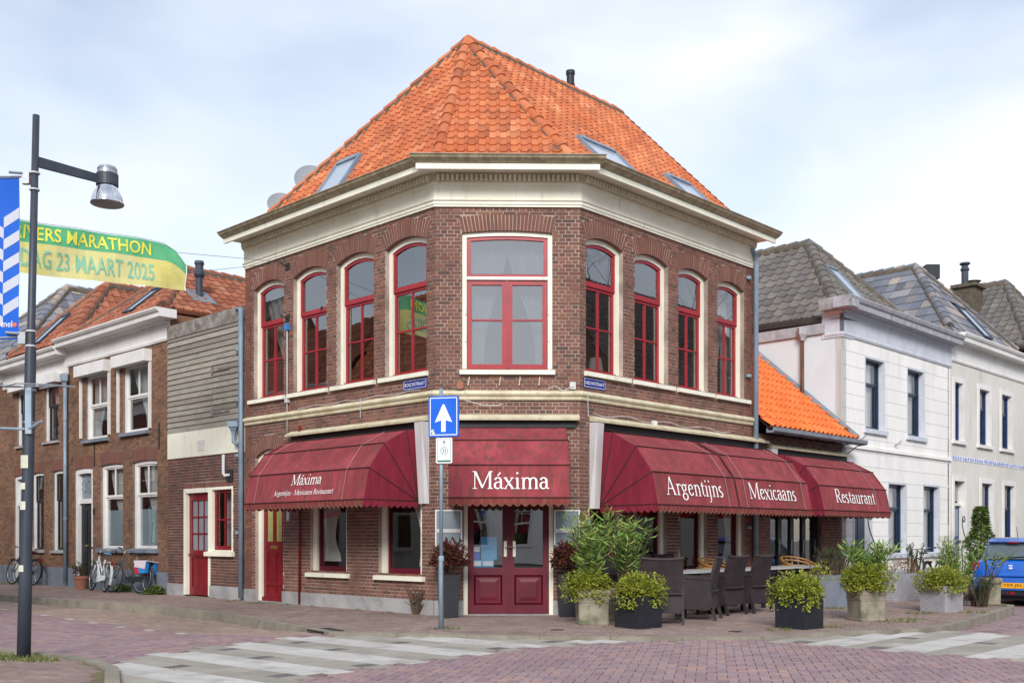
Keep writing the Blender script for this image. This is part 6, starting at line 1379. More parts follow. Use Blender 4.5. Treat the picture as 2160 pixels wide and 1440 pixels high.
# ---------------- wicker chairs
def chair_proto():
    t = thing('wicker_armchair', 'x', 'chair', (0, 0, 0)); w_ = .28
    bb = MB()
    bb.hexa([(-w_, -.26, .17), (w_, -.26, .17), (w_, .27, .17), (-w_, .27, .17), (-w_, -.22, .45), (w_, -.22, .45), (w_, .27, .45), (-w_, .27, .45)]); bb.build('seat', 'wicker', t)
    for sx in (-1, 1):
        bb = MB(); a, b_ = sx*w_, sx*(w_+.035)
        bb.hexa([(a, -.28, .17), (b_, -.28, .17), (b_, .29, .17), (a, .29, .17), (a, -.24, .64), (b_, -.24, .64), (b_, .27, .66), (a, .27, .66)]); bb.build('side_panel', 'wicker', t)
        bb = MB(); bb.hexa([(a-sx*.012, -.27, .64), (b_+sx*.014, -.27, .64), (b_+sx*.014, .30, .66), (a-sx*.012, .30, .66), (a-sx*.012, -.27, .672), (b_+sx*.014, -.27, .672), (b_+sx*.014, .30, .69), (a-sx*.012, .30, .69)]); bb.build('armrest', 'wicker', t)
        for y0_, y1_, lean in ((-.30, -.25, -.05), (.24, .29, .0)):
            bb = MB(); bb.hexa([(a, y0_+lean, 0), (b_, y0_+lean, 0), (b_, y1_+lean, 0), (a, y1_+lean, 0), (a, y0_, .2), (b_, y0_, .2), (b_, y1_, .2), (a, y1_, .2)]); bb.build('leg', 'plastic_black' if False else 'wicker', t)
    n = 8; P = []
    bb = MB()
    for (z, y) in ((.17, -.27), (.46, -.24), (.72, -.29), (.96, -.36)):
        for i in range(n+1):
            x = -w_-.02+(2*w_+.04)*i/n; cv = -.035*(1-(2*i/n-1)**2)*(z-.1); bb.v.append((x, y+cv, z+(.0 if z < .9 else .02*(2*i/n-1)**2)))
    m_ = n+1; k = len(bb.v); bb.v += [(x, y+.045, z) for x, y, z in bb.v]
    bb.f = [(r*m_+i, r*m_+i+1, (r+1)*m_+i+1, (r+1)*m_+i) for r in range(3) for i in range(n)]+[(k+r*m_+i, k+(r+1)*m_+i, k+(r+1)*m_+i+1, k+r*m_+i+1) for r in range(3) for i in range(n)]
    bb.f += [(3*m_+i, 3*m_+i+1, k+3*m_+i+1, k+3*m_+i) for i in range(n)]+[(r*m_+e, (r+1)*m_+e, k+(r+1)*m_+e, k+r*m_+e) for r in range(3) for e in (0, n)]
    bb.t = [.5]*len(bb.f); bb.build('backrest', 'wicker', t)
    bb = MB(); bb.tube([(-w_-.03+(2*w_+.06)*i/8, -.345-.03*(1-(2*i/8-1)**2), .97+.02*(2*i/8-1)**2) for i in range(9)], .026, 6); bb.build('top_rail', 'wicker', t)
    bb = MB(); bb.tube([(-w_, -.275, .46), (0, -.29, .455), (w_, -.275, .46)], .018, 6); bb.build('waist_rail', 'wicker', t)
    return t
cp = chair_proto(); GCH = 'wicker armchairs on the terrace'
def rot_to(dx, dy): return math.atan2(dy, dx)-math.pi/2
spots = [((2.56, 15.7), rot_to(.12, 1), 'dark wicker armchair with its back to us, nearest to the left black planter'),
 ((3.27, 16.52), rot_to(-.93, .36), 'dark wicker armchair seen from its side, second of the front row from the left'),
 ((3.86, 17.55), rot_to(-.72, .7), 'dark wicker armchair third of the front row from the left, back turned'),
 ((4.44, 18.1), rot_to(-.72, .7), 'dark wicker armchair fourth of the front row, nearest to the second black planter'),
 (FT.p(1.55, .42, 0)[:2], rot_to(q, -q), 'dark wicker armchair against the wall, left of the two showing behind the table'),
 (FT.p(2.25, .42, 0)[:2], rot_to(q, -q), 'dark wicker armchair against the wall, right of the two showing behind the table'),
 (FT.p(.62, .5, 0)[:2], rot_to(q, -q), 'dark wicker armchair against the wall behind the tall oleander')]
for i, ((x, y), rz, lab) in enumerate(spots):
    o = cp if i == 0 else copy_tree(cp); o.location = (x, y, 0); o.rotation_euler = (0, 0, rz); o['label'] = lab; o['group'] = GCH
# tables
for i, (s, d, lab) in enumerate(((1.35, 1.05, 'grey-topped terrace table between the first wicker chairs'), (2.75, 1.0, 'grey-topped terrace table behind the middle wicker chairs'), (4.25, .95, 'grey-topped terrace table behind the fourth wicker chair'), (5.6, 1.0, 'grey-topped terrace table in front of the black glazed doors'))):
    x, y, _ = FT.p(s, d, 0); t = thing('terrace_table', lab, 'table', (x, y, 0), 'terrace tables'); Ft = Fr(x, y, q, q, q, -q)
    bb = MB(); rrect(Fr(x, y, 1, 0, 0, 1), -.01, .01, 0, .001, .7, .71, .001, bb)
    tb = MB(); tb.fbox(Ft, -.55, .55, -.38, .38, .70, .73); tb.build('table_top', 'table_top', t)
    tb = MB(); tb.fbox(Ft, -.5, .5, -.33, .33, .64, .70); tb.build('apron', 'wicker', t)
    for a in (-.48, .48):
        for c_ in (-.31, .31): tb = MB(); tb.fbox(Ft, a-.03, a+.03, c_-.03, c_+.03, 0, .66); tb.build('leg', 'plastic_black', t)
# cane chairs
def cane_chair(x, y, rz, lab):
    t = thing('cane_chair', lab, 'chair', (x, y, 0), 'cane chairs by the extension'); ca, sa = math.cos(rz), math.sin(rz)
    def W(a, b_, z): a, b_, z = a*1.15, b_*1.15, z*1.16; return (x+ca*a-sa*b_, y+sa*a+ca*b_, z)
    bb = MB(); bb.tube([W(.26*math.cos(R_(a)), .26*math.sin(R_(a)), .44) for a in range(0, 361, 20)], .018, 6); bb.build('seat_ring', 'cane', t)
    bb = MB(); bb.lathe(W(0, 0, .43), [(.0, .01), (.24, .015), (.25, 0)], 18); bb.build('seat', 'leaf_brown' if False else 'cane', t)
    for k, (r, z, lo_) in enumerate(((.33, .78, .66), (.31, .72, .62), (.36, .62, .62))):
        bb = MB(); bb.tube([W(r*math.cos(R_(a)), r*math.sin(R_(a))-.02, lo_+(z-lo_)*max(0, math.sin(R_(-a)))**.8) for a in range(20, -201, -12)], .017, 6); bb.build('back_hoop', 'cane', t)
    for i in range(9):
        a = R_(-10-160*i/8); bb = MB(); bb.tube([W(.27*math.cos(a), .27*math.sin(a), .44), W(.33*math.cos(a), .33*math.sin(a)-.02, .62+.14*max(0, math.sin(-a))**.8)], .009, 5); bb.build('back_spindle', 'cane', t)
    for a in (45, 135, 225, 315): bb = MB(); bb.tube([W(.2*math.cos(R_(a)), .2*math.sin(R_(a)), .44), W(.25*math.cos(R_(a)), .25*math.sin(R_(a)), 0)], .016, 6); bb.build('leg', 'cane', t)
x, y, _ = FT.p(6.1, .75, 0); cane_chair(x, y, rot_to(.2, -1)+.3, 'honey-coloured cane chair in front of the black glazed doors'); x, y, _ = FT.p(3.55, .45, 0); cane_chair(x, y, rot_to(q, -q), 'honey-coloured cane chair by the wall between the dark wicker chairs')
# ---------------- plants
def leaf(bb, p, d, L_, w_, up=None):
    d = d.normalized(); s = d.cross(Vector((uni(-.4, .4), uni(-.4, .4), 1))).normalized()*w_; n = d.cross(s).normalized()*(L_*.08)
    m_ = p+d*L_*.5; bb.tint = rnd(); bb.poly(tuple(p), tuple(m_+s+n), tuple(p+d*L_), tuple(m_-s+n))
def mound(bb, c, rx, ry, rz, n, L_, w_, droop=.4, low=-.3, shell=.55, sq=False):
    """bushy cushion made of short twigs carrying small leaves, spilling over the rim"""
    c = Vector(c)
    for _ in range(n):
        a = uni(0, 6.283); el = math.asin(uni(low, 1)); r = uni(shell, 1.0)*(1+.18*math.sin(a*3+c.x*7)+.10*math.sin(a*7+c.y*3)*math.cos(el))
        kx = 1/max(abs(math.cos(a)), abs(math.sin(a)))**.6 if sq else 1
        o = Vector((math.cos(a)*math.cos(el)*rx*kx, math.sin(a)*math.cos(el)*ry*kx, math.sin(el)*rz if el > 0 else math.sin(el)*rz*droop*2))
        p = c+o*r; d = (o.normalized()+Vector((uni(-.7, .7), uni(-.7, .7), uni(-.6, .7)-droop*.5)))
        for k in range(3): leaf(bb, p+Vector((uni(-.02, .02), uni(-.02, .02), uni(-.02, .02))), d+Vector((uni(-.8, .8), uni(-.8, .8), uni(-.8, .8))), L_*uni(.4, 1.45), w_*uni(.5, 1.35))
def shoots(bb, st, base, n, h, spread, L_, w_, per=26, start=.25, up=.9):
    """upright shoots with long narrow leaves in whorls (oleander)"""
    for _ in range(n):
        a = uni(0, 6.283); b0 = Vector(base)+Vector((uni(-.12, .12), uni(-.12, .12), 0)); hh = h*uni(.6, 1.0); e = Vector((math.cos(a)*spread*uni(.2, 1), math.sin(a)*spread*uni(.2, 1), hh)); pts = [b0+e*f+Vector((0, 0, .06*math.sin(f*3)))-Vector((e.x, e.y, 0))*(.35*(1-f)*f) for f in (0, .25, .5, .75, 1)]
        st.tube(pts, [.011, .009, .008, .006, .003], 4)
        for k in range(per):
            f = start+(1-start)*(k+rnd())/per; i = min(3, int(f*4)); p = pts[i].lerp(pts[i+1], f*4-i); b_ = uni(0, 6.283)
            leaf(bb, p, Vector((math.cos(b_), math.sin(b_), uni(.2, up+.3))), L_*uni(.6, 1.1), w_)
def potted(name, lab, loc, group='planters round the restaurant'): return thing(name, lab, 'planter', loc, group)
def sq_pot(t, F, hw0, hw1, h, m, z0=0, rim=None, name='container'):
    bb = MB(); p = F.p
    bb.hexa([p(-hw0, -hw0, z0), p(hw0, -hw0, z0), p(hw0, hw0, z0), p(-hw0, hw0, z0), p(-hw1, -hw1, h), p(hw1, -hw1, h), p(hw1, hw1, h), p(-hw1, hw1, h)]); o = bb.build(name, m, t)
    bb = MB(); bb.poly(p(-hw1*.9, -hw1*.9, h+.003), p(hw1*.9, -hw1*.9, h+.003), p(hw1*.9, hw1*.9, h+.003), p(-hw1*.9, hw1*.9, h+.003)); bb.build('soil', 'soil', t); return o
def stone_pot(t, F, w_, h):
    bb = MB(); p = F.p; prev = None
    prof = [(.94, 0), (.96, .05), (.93, .07), (.96, .62), (1.0, .66), (.98, .69), (.99, .80), (1.03, .84), (1.05, .90), (1.02, .97), (.98, 1.0), (.86, 1.0), (.84, .93)]
    k = 0
    for a, z in prof:
        e = a*w_; ch = e*.9
        for x, y in ((-ch, -e), (ch, -e), (e, -ch), (e, ch), (ch, e), (-ch, e), (-e, ch), (-e, -ch)): bb.v.append(p(x, y, z*h))
    n = len(prof); bb.f = [(i*8+j, i*8+(j+1) % 8, (i+1)*8+(j+1) % 8, (i+1)*8+j) for i in range(n-1) for j in range(8)]; bb.f.append(tuple((n-1)*8+j for j in range(8))); bb.t = [.5]*len(bb.f)
    o = bb.build('container', 'stone', t)
    bb = MB()
    for sgn in (-1, 1):
        for i in range(9):
            x = -w_*.8+w_*1.6*i/8; bb.torus(p(x, sgn*w_*.992, h*.745), (F.n[0], F.n[1], 0), .022, .007, 10, 5); bb.torus(p(sgn*w_*.992, x, h*.745), (F.u[0], F.u[1], 0), .022, .007, 10, 5)
    bb.build('scroll_band', 'stone', o)
    bb = MB(); bb.poly(*[p(x*w_*.86, y*w_*.86, h*.95) for x, y in ((-1, -1), (1, -1), (1, 1), (-1, 1))]); bb.build('soil', 'soil', t)
def fr_at(x, y, deg): return Fr(x, y, math.cos(R_(deg)), math.sin(R_(deg)), -math.sin(R_(deg)), math.cos(R_(deg)))
def fol(t, bb, m, st=None, name='foliage'):
    bb.build(name, m, t, kind='stuff')
    if st and st.f: st.build('stems', 'bark', t)
# tall black wicker pots with red shrubs on both sides of the door
for x, y, lab in ((-.73, 16.9, 'tall black wicker pot with dark red shrub left of the double doors'), (1.24, 17.08, 'tall black wicker pot with dark red shrub right of the double doors')):
    t = potted('tall_planter', lab, (x, y, 0)); sq_pot(t, fr_at(x, y, 2), .15, .19, .70, 'wicker_black')
    bb = MB(); st = MB(); mound(bb, (x, y, .92), .29, .27, .30, 1100, .075, .024, droop=.15, low=-.6, shell=.2)
    for i in range(9): st.tube([(x+uni(-.05, .05), y+uni(-.05, .05), .68), (x+uni(-.2, .2), y+uni(-.2, .2), 1.05)], .007, 4)
    fol(t, bb, 'leaf_red', st)
# stone planter with oleander
t = potted('stone_planter', 'square weathered stone planter with tall green oleander right of the doors', (1.49, 15.62, 0)); stone_pot(t, fr_at(1.49, 15.62, 3), .24, .52)
bb = MB(); st = MB(); shoots(bb, st, (1.44, 15.65, .5), 34, 1.2, .46, .22, .017, per=26, up=.6); fol(t, bb, 'leaf_oleander', st); bb = MB(); mound(bb, (1.42, 15.55, .58), .36, .30, .24, 1900, .042, .015, droop=.7, low=-.7, shell=.25); fol(t, bb, 'leaf_lime', name='trailing_foliage')
t = potted('stone_planter', 'stone planter with oleander half hidden behind the left black box planter', (2.12, 16.25, 0)); stone_pot(t, fr_at(2.12, 16.25, 10), .25, .5)
bb = MB(); st = MB(); shoots(bb, st, (2.1, 16.25, .48), 22, 1.22, .40, .22, .017, per=24, up=.6); fol(t, bb, 'leaf_oleander', st)
# black wicker box planters
for x, y, deg, lab, sc_ in ((2.10, 15.0, 40, 'black wicker box planter with lime-green bush, beside the stone oleander pot', 1), (4.40, 14.85, 40, 'black wicker box planter with lime-green bush standing alone before the chairs', 1)):
    t = potted('box_planter', lab, (x, y, 0)); sq_pot(t, fr_at(x, y, deg), .24, .245, .46, 'wicker_black')
    bb = MB(); st = MB(); mound(bb, (x, y, .53), .37, .35, .25, 3000, .042, .015, droop=.75, low=-.6, shell=.25)
    if x > 3:
        mound(bb, (x+.28, y, .72), .2, .2, .22, 150, .034, .011, droop=.2)
        for i in range(12): st.tube([(x+.2, y, .6), (x+.3+uni(-.2, .3), y+uni(-.2, .2), uni(.9, 1.08))], .004, 3)
    fol(t, bb, 'leaf_lime', st)
# second stone planter
t = potted('stone_planter', 'square weathered stone planter with bushy green and yellow plant, middle of the terrace edge', (5.86, 16.2, 0)); stone_pot(t, fr_at(5.86, 16.2, 12), .225, .50)
bb = MB(); st = MB(); shoots(bb, st, (5.9, 16.25, .48), 22, .74, .42, .22, .016, per=24, start=.35, up=.6); fol(t, bb, 'leaf_oleander', st)
bb = MB(); mound(bb, (5.8, 16.12, .62), .40, .36, .28, 3000, .042, .015, droop=.55, low=-.5, shell=.25); fol(t, bb, 'leaf_lime', name='trailing_foliage')
# light wicker planter
t = potted('box_planter', 'pale grey wicker box planter with lime-green bush near the raised kerb', (7.9, 18.15, 0)); sq_pot(t, fr_at(7.9, 18.15, 30), .25, .25, .46, 'wicker_grey')
bb = MB(); mound(bb, (7.9, 18.12, .52), .46, .42, .26, 2600, .042, .015, droop=.7, low=-.55, shell=.25); fol(t, bb, 'leaf_lime')
# round stone pot with flowers
t = potted('stone_pot', 'round stone pot with a small sparse shrub beside the blue car', (9.55, 19.75, 0)); bb = MB(); bb.lathe((9.55, 19.75, 0), [(.0, 0), (.17, 0), (.185, .03), (.18, .06), (.19, .38), (.185, .4), (.2, .42), (.22, .45), (.225, .50), (.2, .53), (.17, .53), (.16, .49), (0, .49)], 8); bb.build('container', 'stone', t)
bb = MB(); st = MB(); shoots(bb, st, (9.55, 19.75, .5), 9, .62, .45, .1, .012, per=16, start=.4); fol(t, bb, 'leaf_oleander', st)
# oleander and rosemary beside it
t = potted('shrub', 'tall oleander shrub between the pale wicker planter and the round stone pot', (8.9, 19.6, 0)); t['category'] = 'shrub'
bb = MB(); st = MB(); shoots(bb, st, (8.85, 19.6, 0), 30, 1.3, .5, .16, .012, per=30, start=.3); fol(t, bb, 'leaf_oleander', st)
t = potted('shrub', 'dark green rosemary bush in front of the oleander', (9.15, 19.35, 0)); t['category'] = 'shrub'; bb = MB(); st = MB(); shoots(bb, st, (9.15, 19.35, 0), 40, .62, .3, .06, .006, per=46, start=.05); fol(t, bb, 'leaf_dark', st)
# grey box planters behind
t = potted('box_planter', 'smooth grey rectangular planter with dark rosemary by the extension', (6.55, 19.75, 0)); Fg = fr_at(6.55, 19.75, 45)
bb = MB(); bb.fbox(Fg, -.62, .62, -.32, .32, 0, .60); bb.build('container', 'plinth_blue', t); bb = MB(); bb.fbox(Fg, -.58, .58, -.28, .28, .598, .605); bb.build('soil', 'soil', t)
bb = MB(); st = MB()
for i in range(4): shoots(bb, st, Fg.p(-.3+i*.2, .05, .6), 11, .55, .24, .07, .007, per=34, start=.1)
fol(t, bb, 'leaf_dark', st)
t = potted('box_planter', 'long pale wicker planter with dry brown shrub before the white house', (8.6, 21.7, 0)); Fg = fr_at(8.6, 21.7, 45)
bb = MB(); bb.fbox(Fg, -.8, .8, -.25, .25, 0, .55); bb.build('container', 'wicker_grey', t)
bb = MB(); mound(bb, Fg.p(.1, 0, .6), .32, .3, .26, 500, .04, .008, low=-.2); fol(t, bb, 'leaf_brown'); bb = MB(); st = MB(); shoots(bb, st, Fg.p(.65, 0, .5), 12, .7, .3, .07, .015, per=26); fol(t, bb, 'leaf_dark', st, name='green_foliage')
# ivy-clad obelisk before the cream house
x, y, _ = FT.p(14.6, 1.3, 0); t = potted('climbing_plant', 'tall narrow column of ivy in front of the cream house', (x, y, 0)); t['category'] = 'climbing plant'
bb = MB(); st = MB(); st.tube([(x, y, 0), (x, y, 1.9)], .025, 6)
for k in range(3800):
    z = uni(.1, 2.12); r = (.34 if z < 1.2 else .34-(z-1.2)*.28)*(1+.2*math.sin(z*7)); a = uni(0, 6.283); rr = r*math.sqrt(uni(.3, 1)); leaf(bb, Vector((x+rr*math.cos(a), y+rr*math.sin(a), z)), Vector((math.cos(a), math.sin(a), uni(-.8, .3))), .10*uni(.6, 1.2), .04)
fol(t, bb, 'leaf_ivy', st)
# terracotta pot by the black door, low weeds by the bikes
x, y, _ = FL.p(12.95, .33, 0); t = potted('terracotta_pot', 'terracotta flower pot with a straggly plant by the black door', (x, y, 0)); bb = MB(); bb.lathe((x, y, 0), [(0, 0), (.13, 0), (.175, .26), (.195, .26), (.2, .33), (.18, .335), (.17, .29), (0, .28)], 20); bb.build('container', 'terracotta', t)
bb = MB(); st = MB(); shoots(bb, st, (x, y, .28), 16, .42, .28, .07, .018, per=14); fol(t, bb, 'leaf_dark', st); bb = MB(); mound(bb, (x, y, .42), .16, .16, .12, 60, .05, .018); fol(t, bb, 'leaf_red', name='red_leaves')
for s, d, r, lab in ((11.0, .22, .24, 'low green weed clump against the wall between the two bicycles'), (9.35, .22, .22, 'low green weed clump at the corner of the brick house')):
    x, y, _ = FL.p(s, d, 0); t = thing('weed_clump', lab, 'weed', (x, y, 0)); bb = MB(); mound(bb, (x, y, .02), r, r, .16, 300, .06, .016, low=0); fol(t, bb, 'leaf_ivy')
# dead climbing stump against the left plinth
x, y, _ = FL.p(.35, .12, 0); t = thing('dead_creeper', 'gnarled dead creeper stump at the foot of the corner wall', 'creeper', (x, y, 0)); bb = MB(); rg = random.Random(5)
for i in range(26):
    h = rg.uniform(.15, .55); bb.tube([(x+rg.uniform(-.04, .04), y+rg.uniform(-.03, .03), 0), (x+rg.uniform(-.09, .09), y+rg.uniform(-.05, .05), h*.5), (x+rg.uniform(-.2, .2), y+rg.uniform(-.1, .08), h)], [.022, .012, .004], 5)
bb.build('twigs', 'bark', t)
# ---------------- bicycles
def bike(name, lab, F, lean, frame='bike_black', saddle='saddle_brown', tyre='rubber', bag=False, step=True, fender=None, group='bicycles leaning on the walls'):
    """local frame: s along the bike (front wheel at +), o outwards, z up; leans by 'lean' towards the wall"""
    t = thing(name, lab, 'bicycle', F.p(0, 0, 0), group); cl, sl_ = math.cos(lean), math.sin(lean)
    def W(s, o, z): return Vector(F.p(s, o*cl-z*sl_, z*cl+o*sl_))
    axv = (W(0, 1, 0)-W(0, 0, 0)).normalized(); r = .335
    for nm, c in (('front_wheel', .55), ('rear_wheel', -.53)):
        bb = MB(); bb.torus(W(c, 0, r+.02), axv, r, .02, 32, 6); wl_ = bb.build(nm, tyre, t, smooth=True)
        bb = MB(); bb.torus(W(c, 0, r+.02), axv, r-.028, .012, 32, 5); bb.build('rim', 'brushed', wl_, smooth=True)
        bb = MB()
        for i in range(18): a = i*R_(20); bb.tube([W(c, .02*(-1)**i, r+.02), W(c+(r-.03)*math.cos(a), 0, r+.02+(r-.03)*math.sin(a))], .0022, 3, caps=False)
        bb.tube([W(c, -.05, r+.02), W(c, .05, r+.02)], .022, 8); bb.build('spokes', 'brushed', wl_)
        bb = MB(); fs = []
        for i in range(13):
            a = R_((200 if c > 0 else 195)-i*(12 if c > 0 else 14)+(0 if c > 0 else 10)); pp = (c+(r+.045)*math.cos(a), r+.02+(r+.045)*math.sin(a)); fs.append((W(pp[0], -.028, pp[1]), W(pp[0], .028, pp[1])))
        for (a, b_), (c2, d2) in zip(fs[:-1], fs[1:]): bb.poly(tuple(a), tuple(b_), tuple(d2), tuple(c2))
        bb.build('mudguard', fender or frame, t)
    bb = MB(); BBp = (-.08, .30); ST = (-.22, .78); HT = (.32, .86); HB = (.36, .66); RA = (-.53, r+.02); FA = (.55, r+.02)
    def tb(a, b_, rr, o0=0, o1=0): bb.tube([W(a[0], o0, a[1]), W(b_[0], o1, b_[1])], rr, 7)
    tb(BBp, ST, .017); tb(HT, HB, .02); tb(HB, BBp, .02)
    tb((HT[0]+.01, HT[1]-.04), (-.13, .46) if step else (-.2, .74), .015)
    for o in (-.05, .05): tb(BBp, RA, .010, o*.4, o); tb((-.2, .70), RA, .009, o*.3, o); tb((.365, .62), FA, .012, o*.8, o*.9)
    bb.build('frame', frame, t, smooth=True)
    bb = MB(); bb.tube([W(.31, 0, .86), W(.27, 0, 1.0)], .012, 7); bb.tube([W(.08, -.29, 1.02), W(.2, -.26, 1.05), W(.27, -.08, 1.02), W(.27, .08, 1.02), W(.2, .26, 1.05), W(.08, .29, 1.02)], .011, 7); bb.build('handlebar', 'brushed', t, smooth=True)
    for o in (-.29, .29): bb = MB(); bb.tube([W(.12, o*.98, 1.03), W(.0, o, 1.01)], .017, 7); bb.build('grip', 'plastic_black', t)
    bb = MB(); bb.tube([W(-.22, 0, .78), W(-.25, 0, .90)], .013, 7); bb.build('seat_post', 'brushed', t)
    bb = MB(); P = []
    for s, wv_, z in ((.0, .02, .925), (-.1, .035, .93), (-.2, .08, .935), (-.28, .1, .94), (-.33, .09, .94)):
        for o, dz in ((-1, -.03), (-.6, .0), (0, .008), (.6, 0), (1, -.03)): bb.v.append(tuple(W(s-.05, o*wv_, z+dz)))
    bb.f = [(i*5+j, i*5+j+1, (i+1)*5+j+1, (i+1)*5+j) for i in range(4) for j in range(4)]+[(0, 4, 3, 2, 1), (20, 21, 22, 23, 24), (0, 5, 10, 15, 20, 24, 19, 14, 9, 4)]; bb.t = [.5]*len(bb.f); bb.build('saddle', saddle, t, smooth=False)
    bb = MB()
    for o in (-.06, .06): bb.tube([W(-.24, o, .70), W(-.78, o, .72)], .007, 5); bb.tube([W(-.66, o, .72), W(-.55, o, .38)], .006, 5)
    for s in (-.35, -.5, -.65, -.78): bb.tube([W(s, -.06, .715), W(s, .06, .715)], .006, 5)
    bb.build('carrier', frame if not bag else 'bike_black', t)
    bb = MB(); bb.tube([W(-.08, -.06, .30), W(-.08, .06, .30)], .03, 8); bb.tube([W(-.08, .06, .30), W(.03, .06, .18)], .01, 5); bb.tube([W(-.08, -.06, .30), W(-.19, -.06, .42)], .01, 5); bb.build('crank', 'brushed', t)
    bb = MB(); p4 = [W(-.6, .045, .40), W(-.6, .045, .29), W(.02, .045, .22), W(.02, .045, .38)]; p5 = [v+axv*.02 for v in p4]; bb.hexa([tuple(v) for v in p4]+[tuple(v) for v in p5]); bb.build('chain_guard', 'plastic_black' if frame != 'bike_white' else frame, t)
    for z, o, nm, m in ((.30, .1, 'pedal', 'plastic_black'),):
        bb = MB(); bb.hexa([tuple(W(.03+a, .08+c_, .17+h)) for h in (0, .02) for a, c_ in ((-.04, 0), (.04, 0), (.04, .09), (-.04, .09))]); bb.build('pedal', m, t)
    if bag:
        bb = MB()
        for o0, o1, m in ((.07, .16, 'bag_blue'), (-.16, -.07, 'bag_blue')):
            b2 = MB(); b2.hexa([tuple(W(s, o, z)) for o in (o0, o1) for s, z in ((-.80, .47), (-.46, .45), (-.38, .72), (-.80, .73))]); b2.build('pannier', m, t)
            b2 = MB(); b2.hexa([tuple(W(s, o, z)) for o in (o0-.004, o1+.004) for s, z in ((-.60, .455), (-.45, .445), (-.37, .725), (-.44, .725))]); b2.build('pannier_panel', 'bag_red', t)
        b2 = MB(); b2.hexa([tuple(W(s, o, z+h)) for h in (0, .02) for s, o, z in ((-.84, -.17, .74), (-.34, -.17, .73), (-.34, .17, .73), (-.84, .17, .74))]); b2.build('pannier_lid', 'bag_pale', t)
        b2 = MB(); b2.hexa([tuple(W(s, o, z)) for o in (.165, .175) for s, z in ((-.80, .56), (-.42, .60), (-.37, .74), (-.80, .75))]); b2.build('pannier_flap', 'bag_pale', t)
    else:
        b2 = MB(); b2.hexa([tuple(W(-.82+a, c_, .66+h)) for h in (0, .06) for a, c_ in ((0, -.04), (.03, -.04), (.03, .04), (0, .04))]); b2.build('rear_light', 'tail_red', t)
    return t
def bike_frame(s, d, deg):   # deg: heading turned away from the wall line (0 = front towards far left)
    x, y, _ = FL.p(s, d, 0); u = Vector((-q, q, 0)); n = Vector((-q, -q, 0)); c_, s_ = math.cos(R_(deg)), math.sin(R_(deg)); u2 = u*c_+n*s_; n2 = n*c_-u*s_
    return Fr(x, y, u2.x, u2.y, n2.x, n2.y)
bike('bicycle', 'white bicycle with a pale blue saddle leaning on the brick house', bike_frame(11.55, .55, -9), R_(9), frame='bike_white', saddle='saddle_blue')
bike('bicycle', 'grey bicycle with blue and red double panniers under the house window', bike_frame(10.35, .42, 10), R_(10), frame='bike_grey', saddle='plastic_black', bag=True)
bike('bicycle', 'black bicycle with a brown saddle partly hidden behind the lamp post', bike_frame(16.45, .45, 8), R_(8), frame='bike_black', saddle='saddle_brown')
x, y, _ = FT.p(11.6, 1.0, 0); Fk = Fr(x, y, -.62, -.78, .78, -.62)
bike('bicycle', 'black bicycle parked before the white house behind the planters', Fk, R_(3), frame='bike_black', saddle='plastic_black', step=False, group='bicycles by the white house')
x, y, _ = FT.p(13.2, .9, 0); Fk = Fr(x, y, -.66, -.75, .75, -.66)
bike('bicycle', 'dark bicycle with black saddle nearest to the curled handrail of the white house', Fk, R_(-4), frame='bike_black', saddle='plastic_black', group='bicycles by the white house')
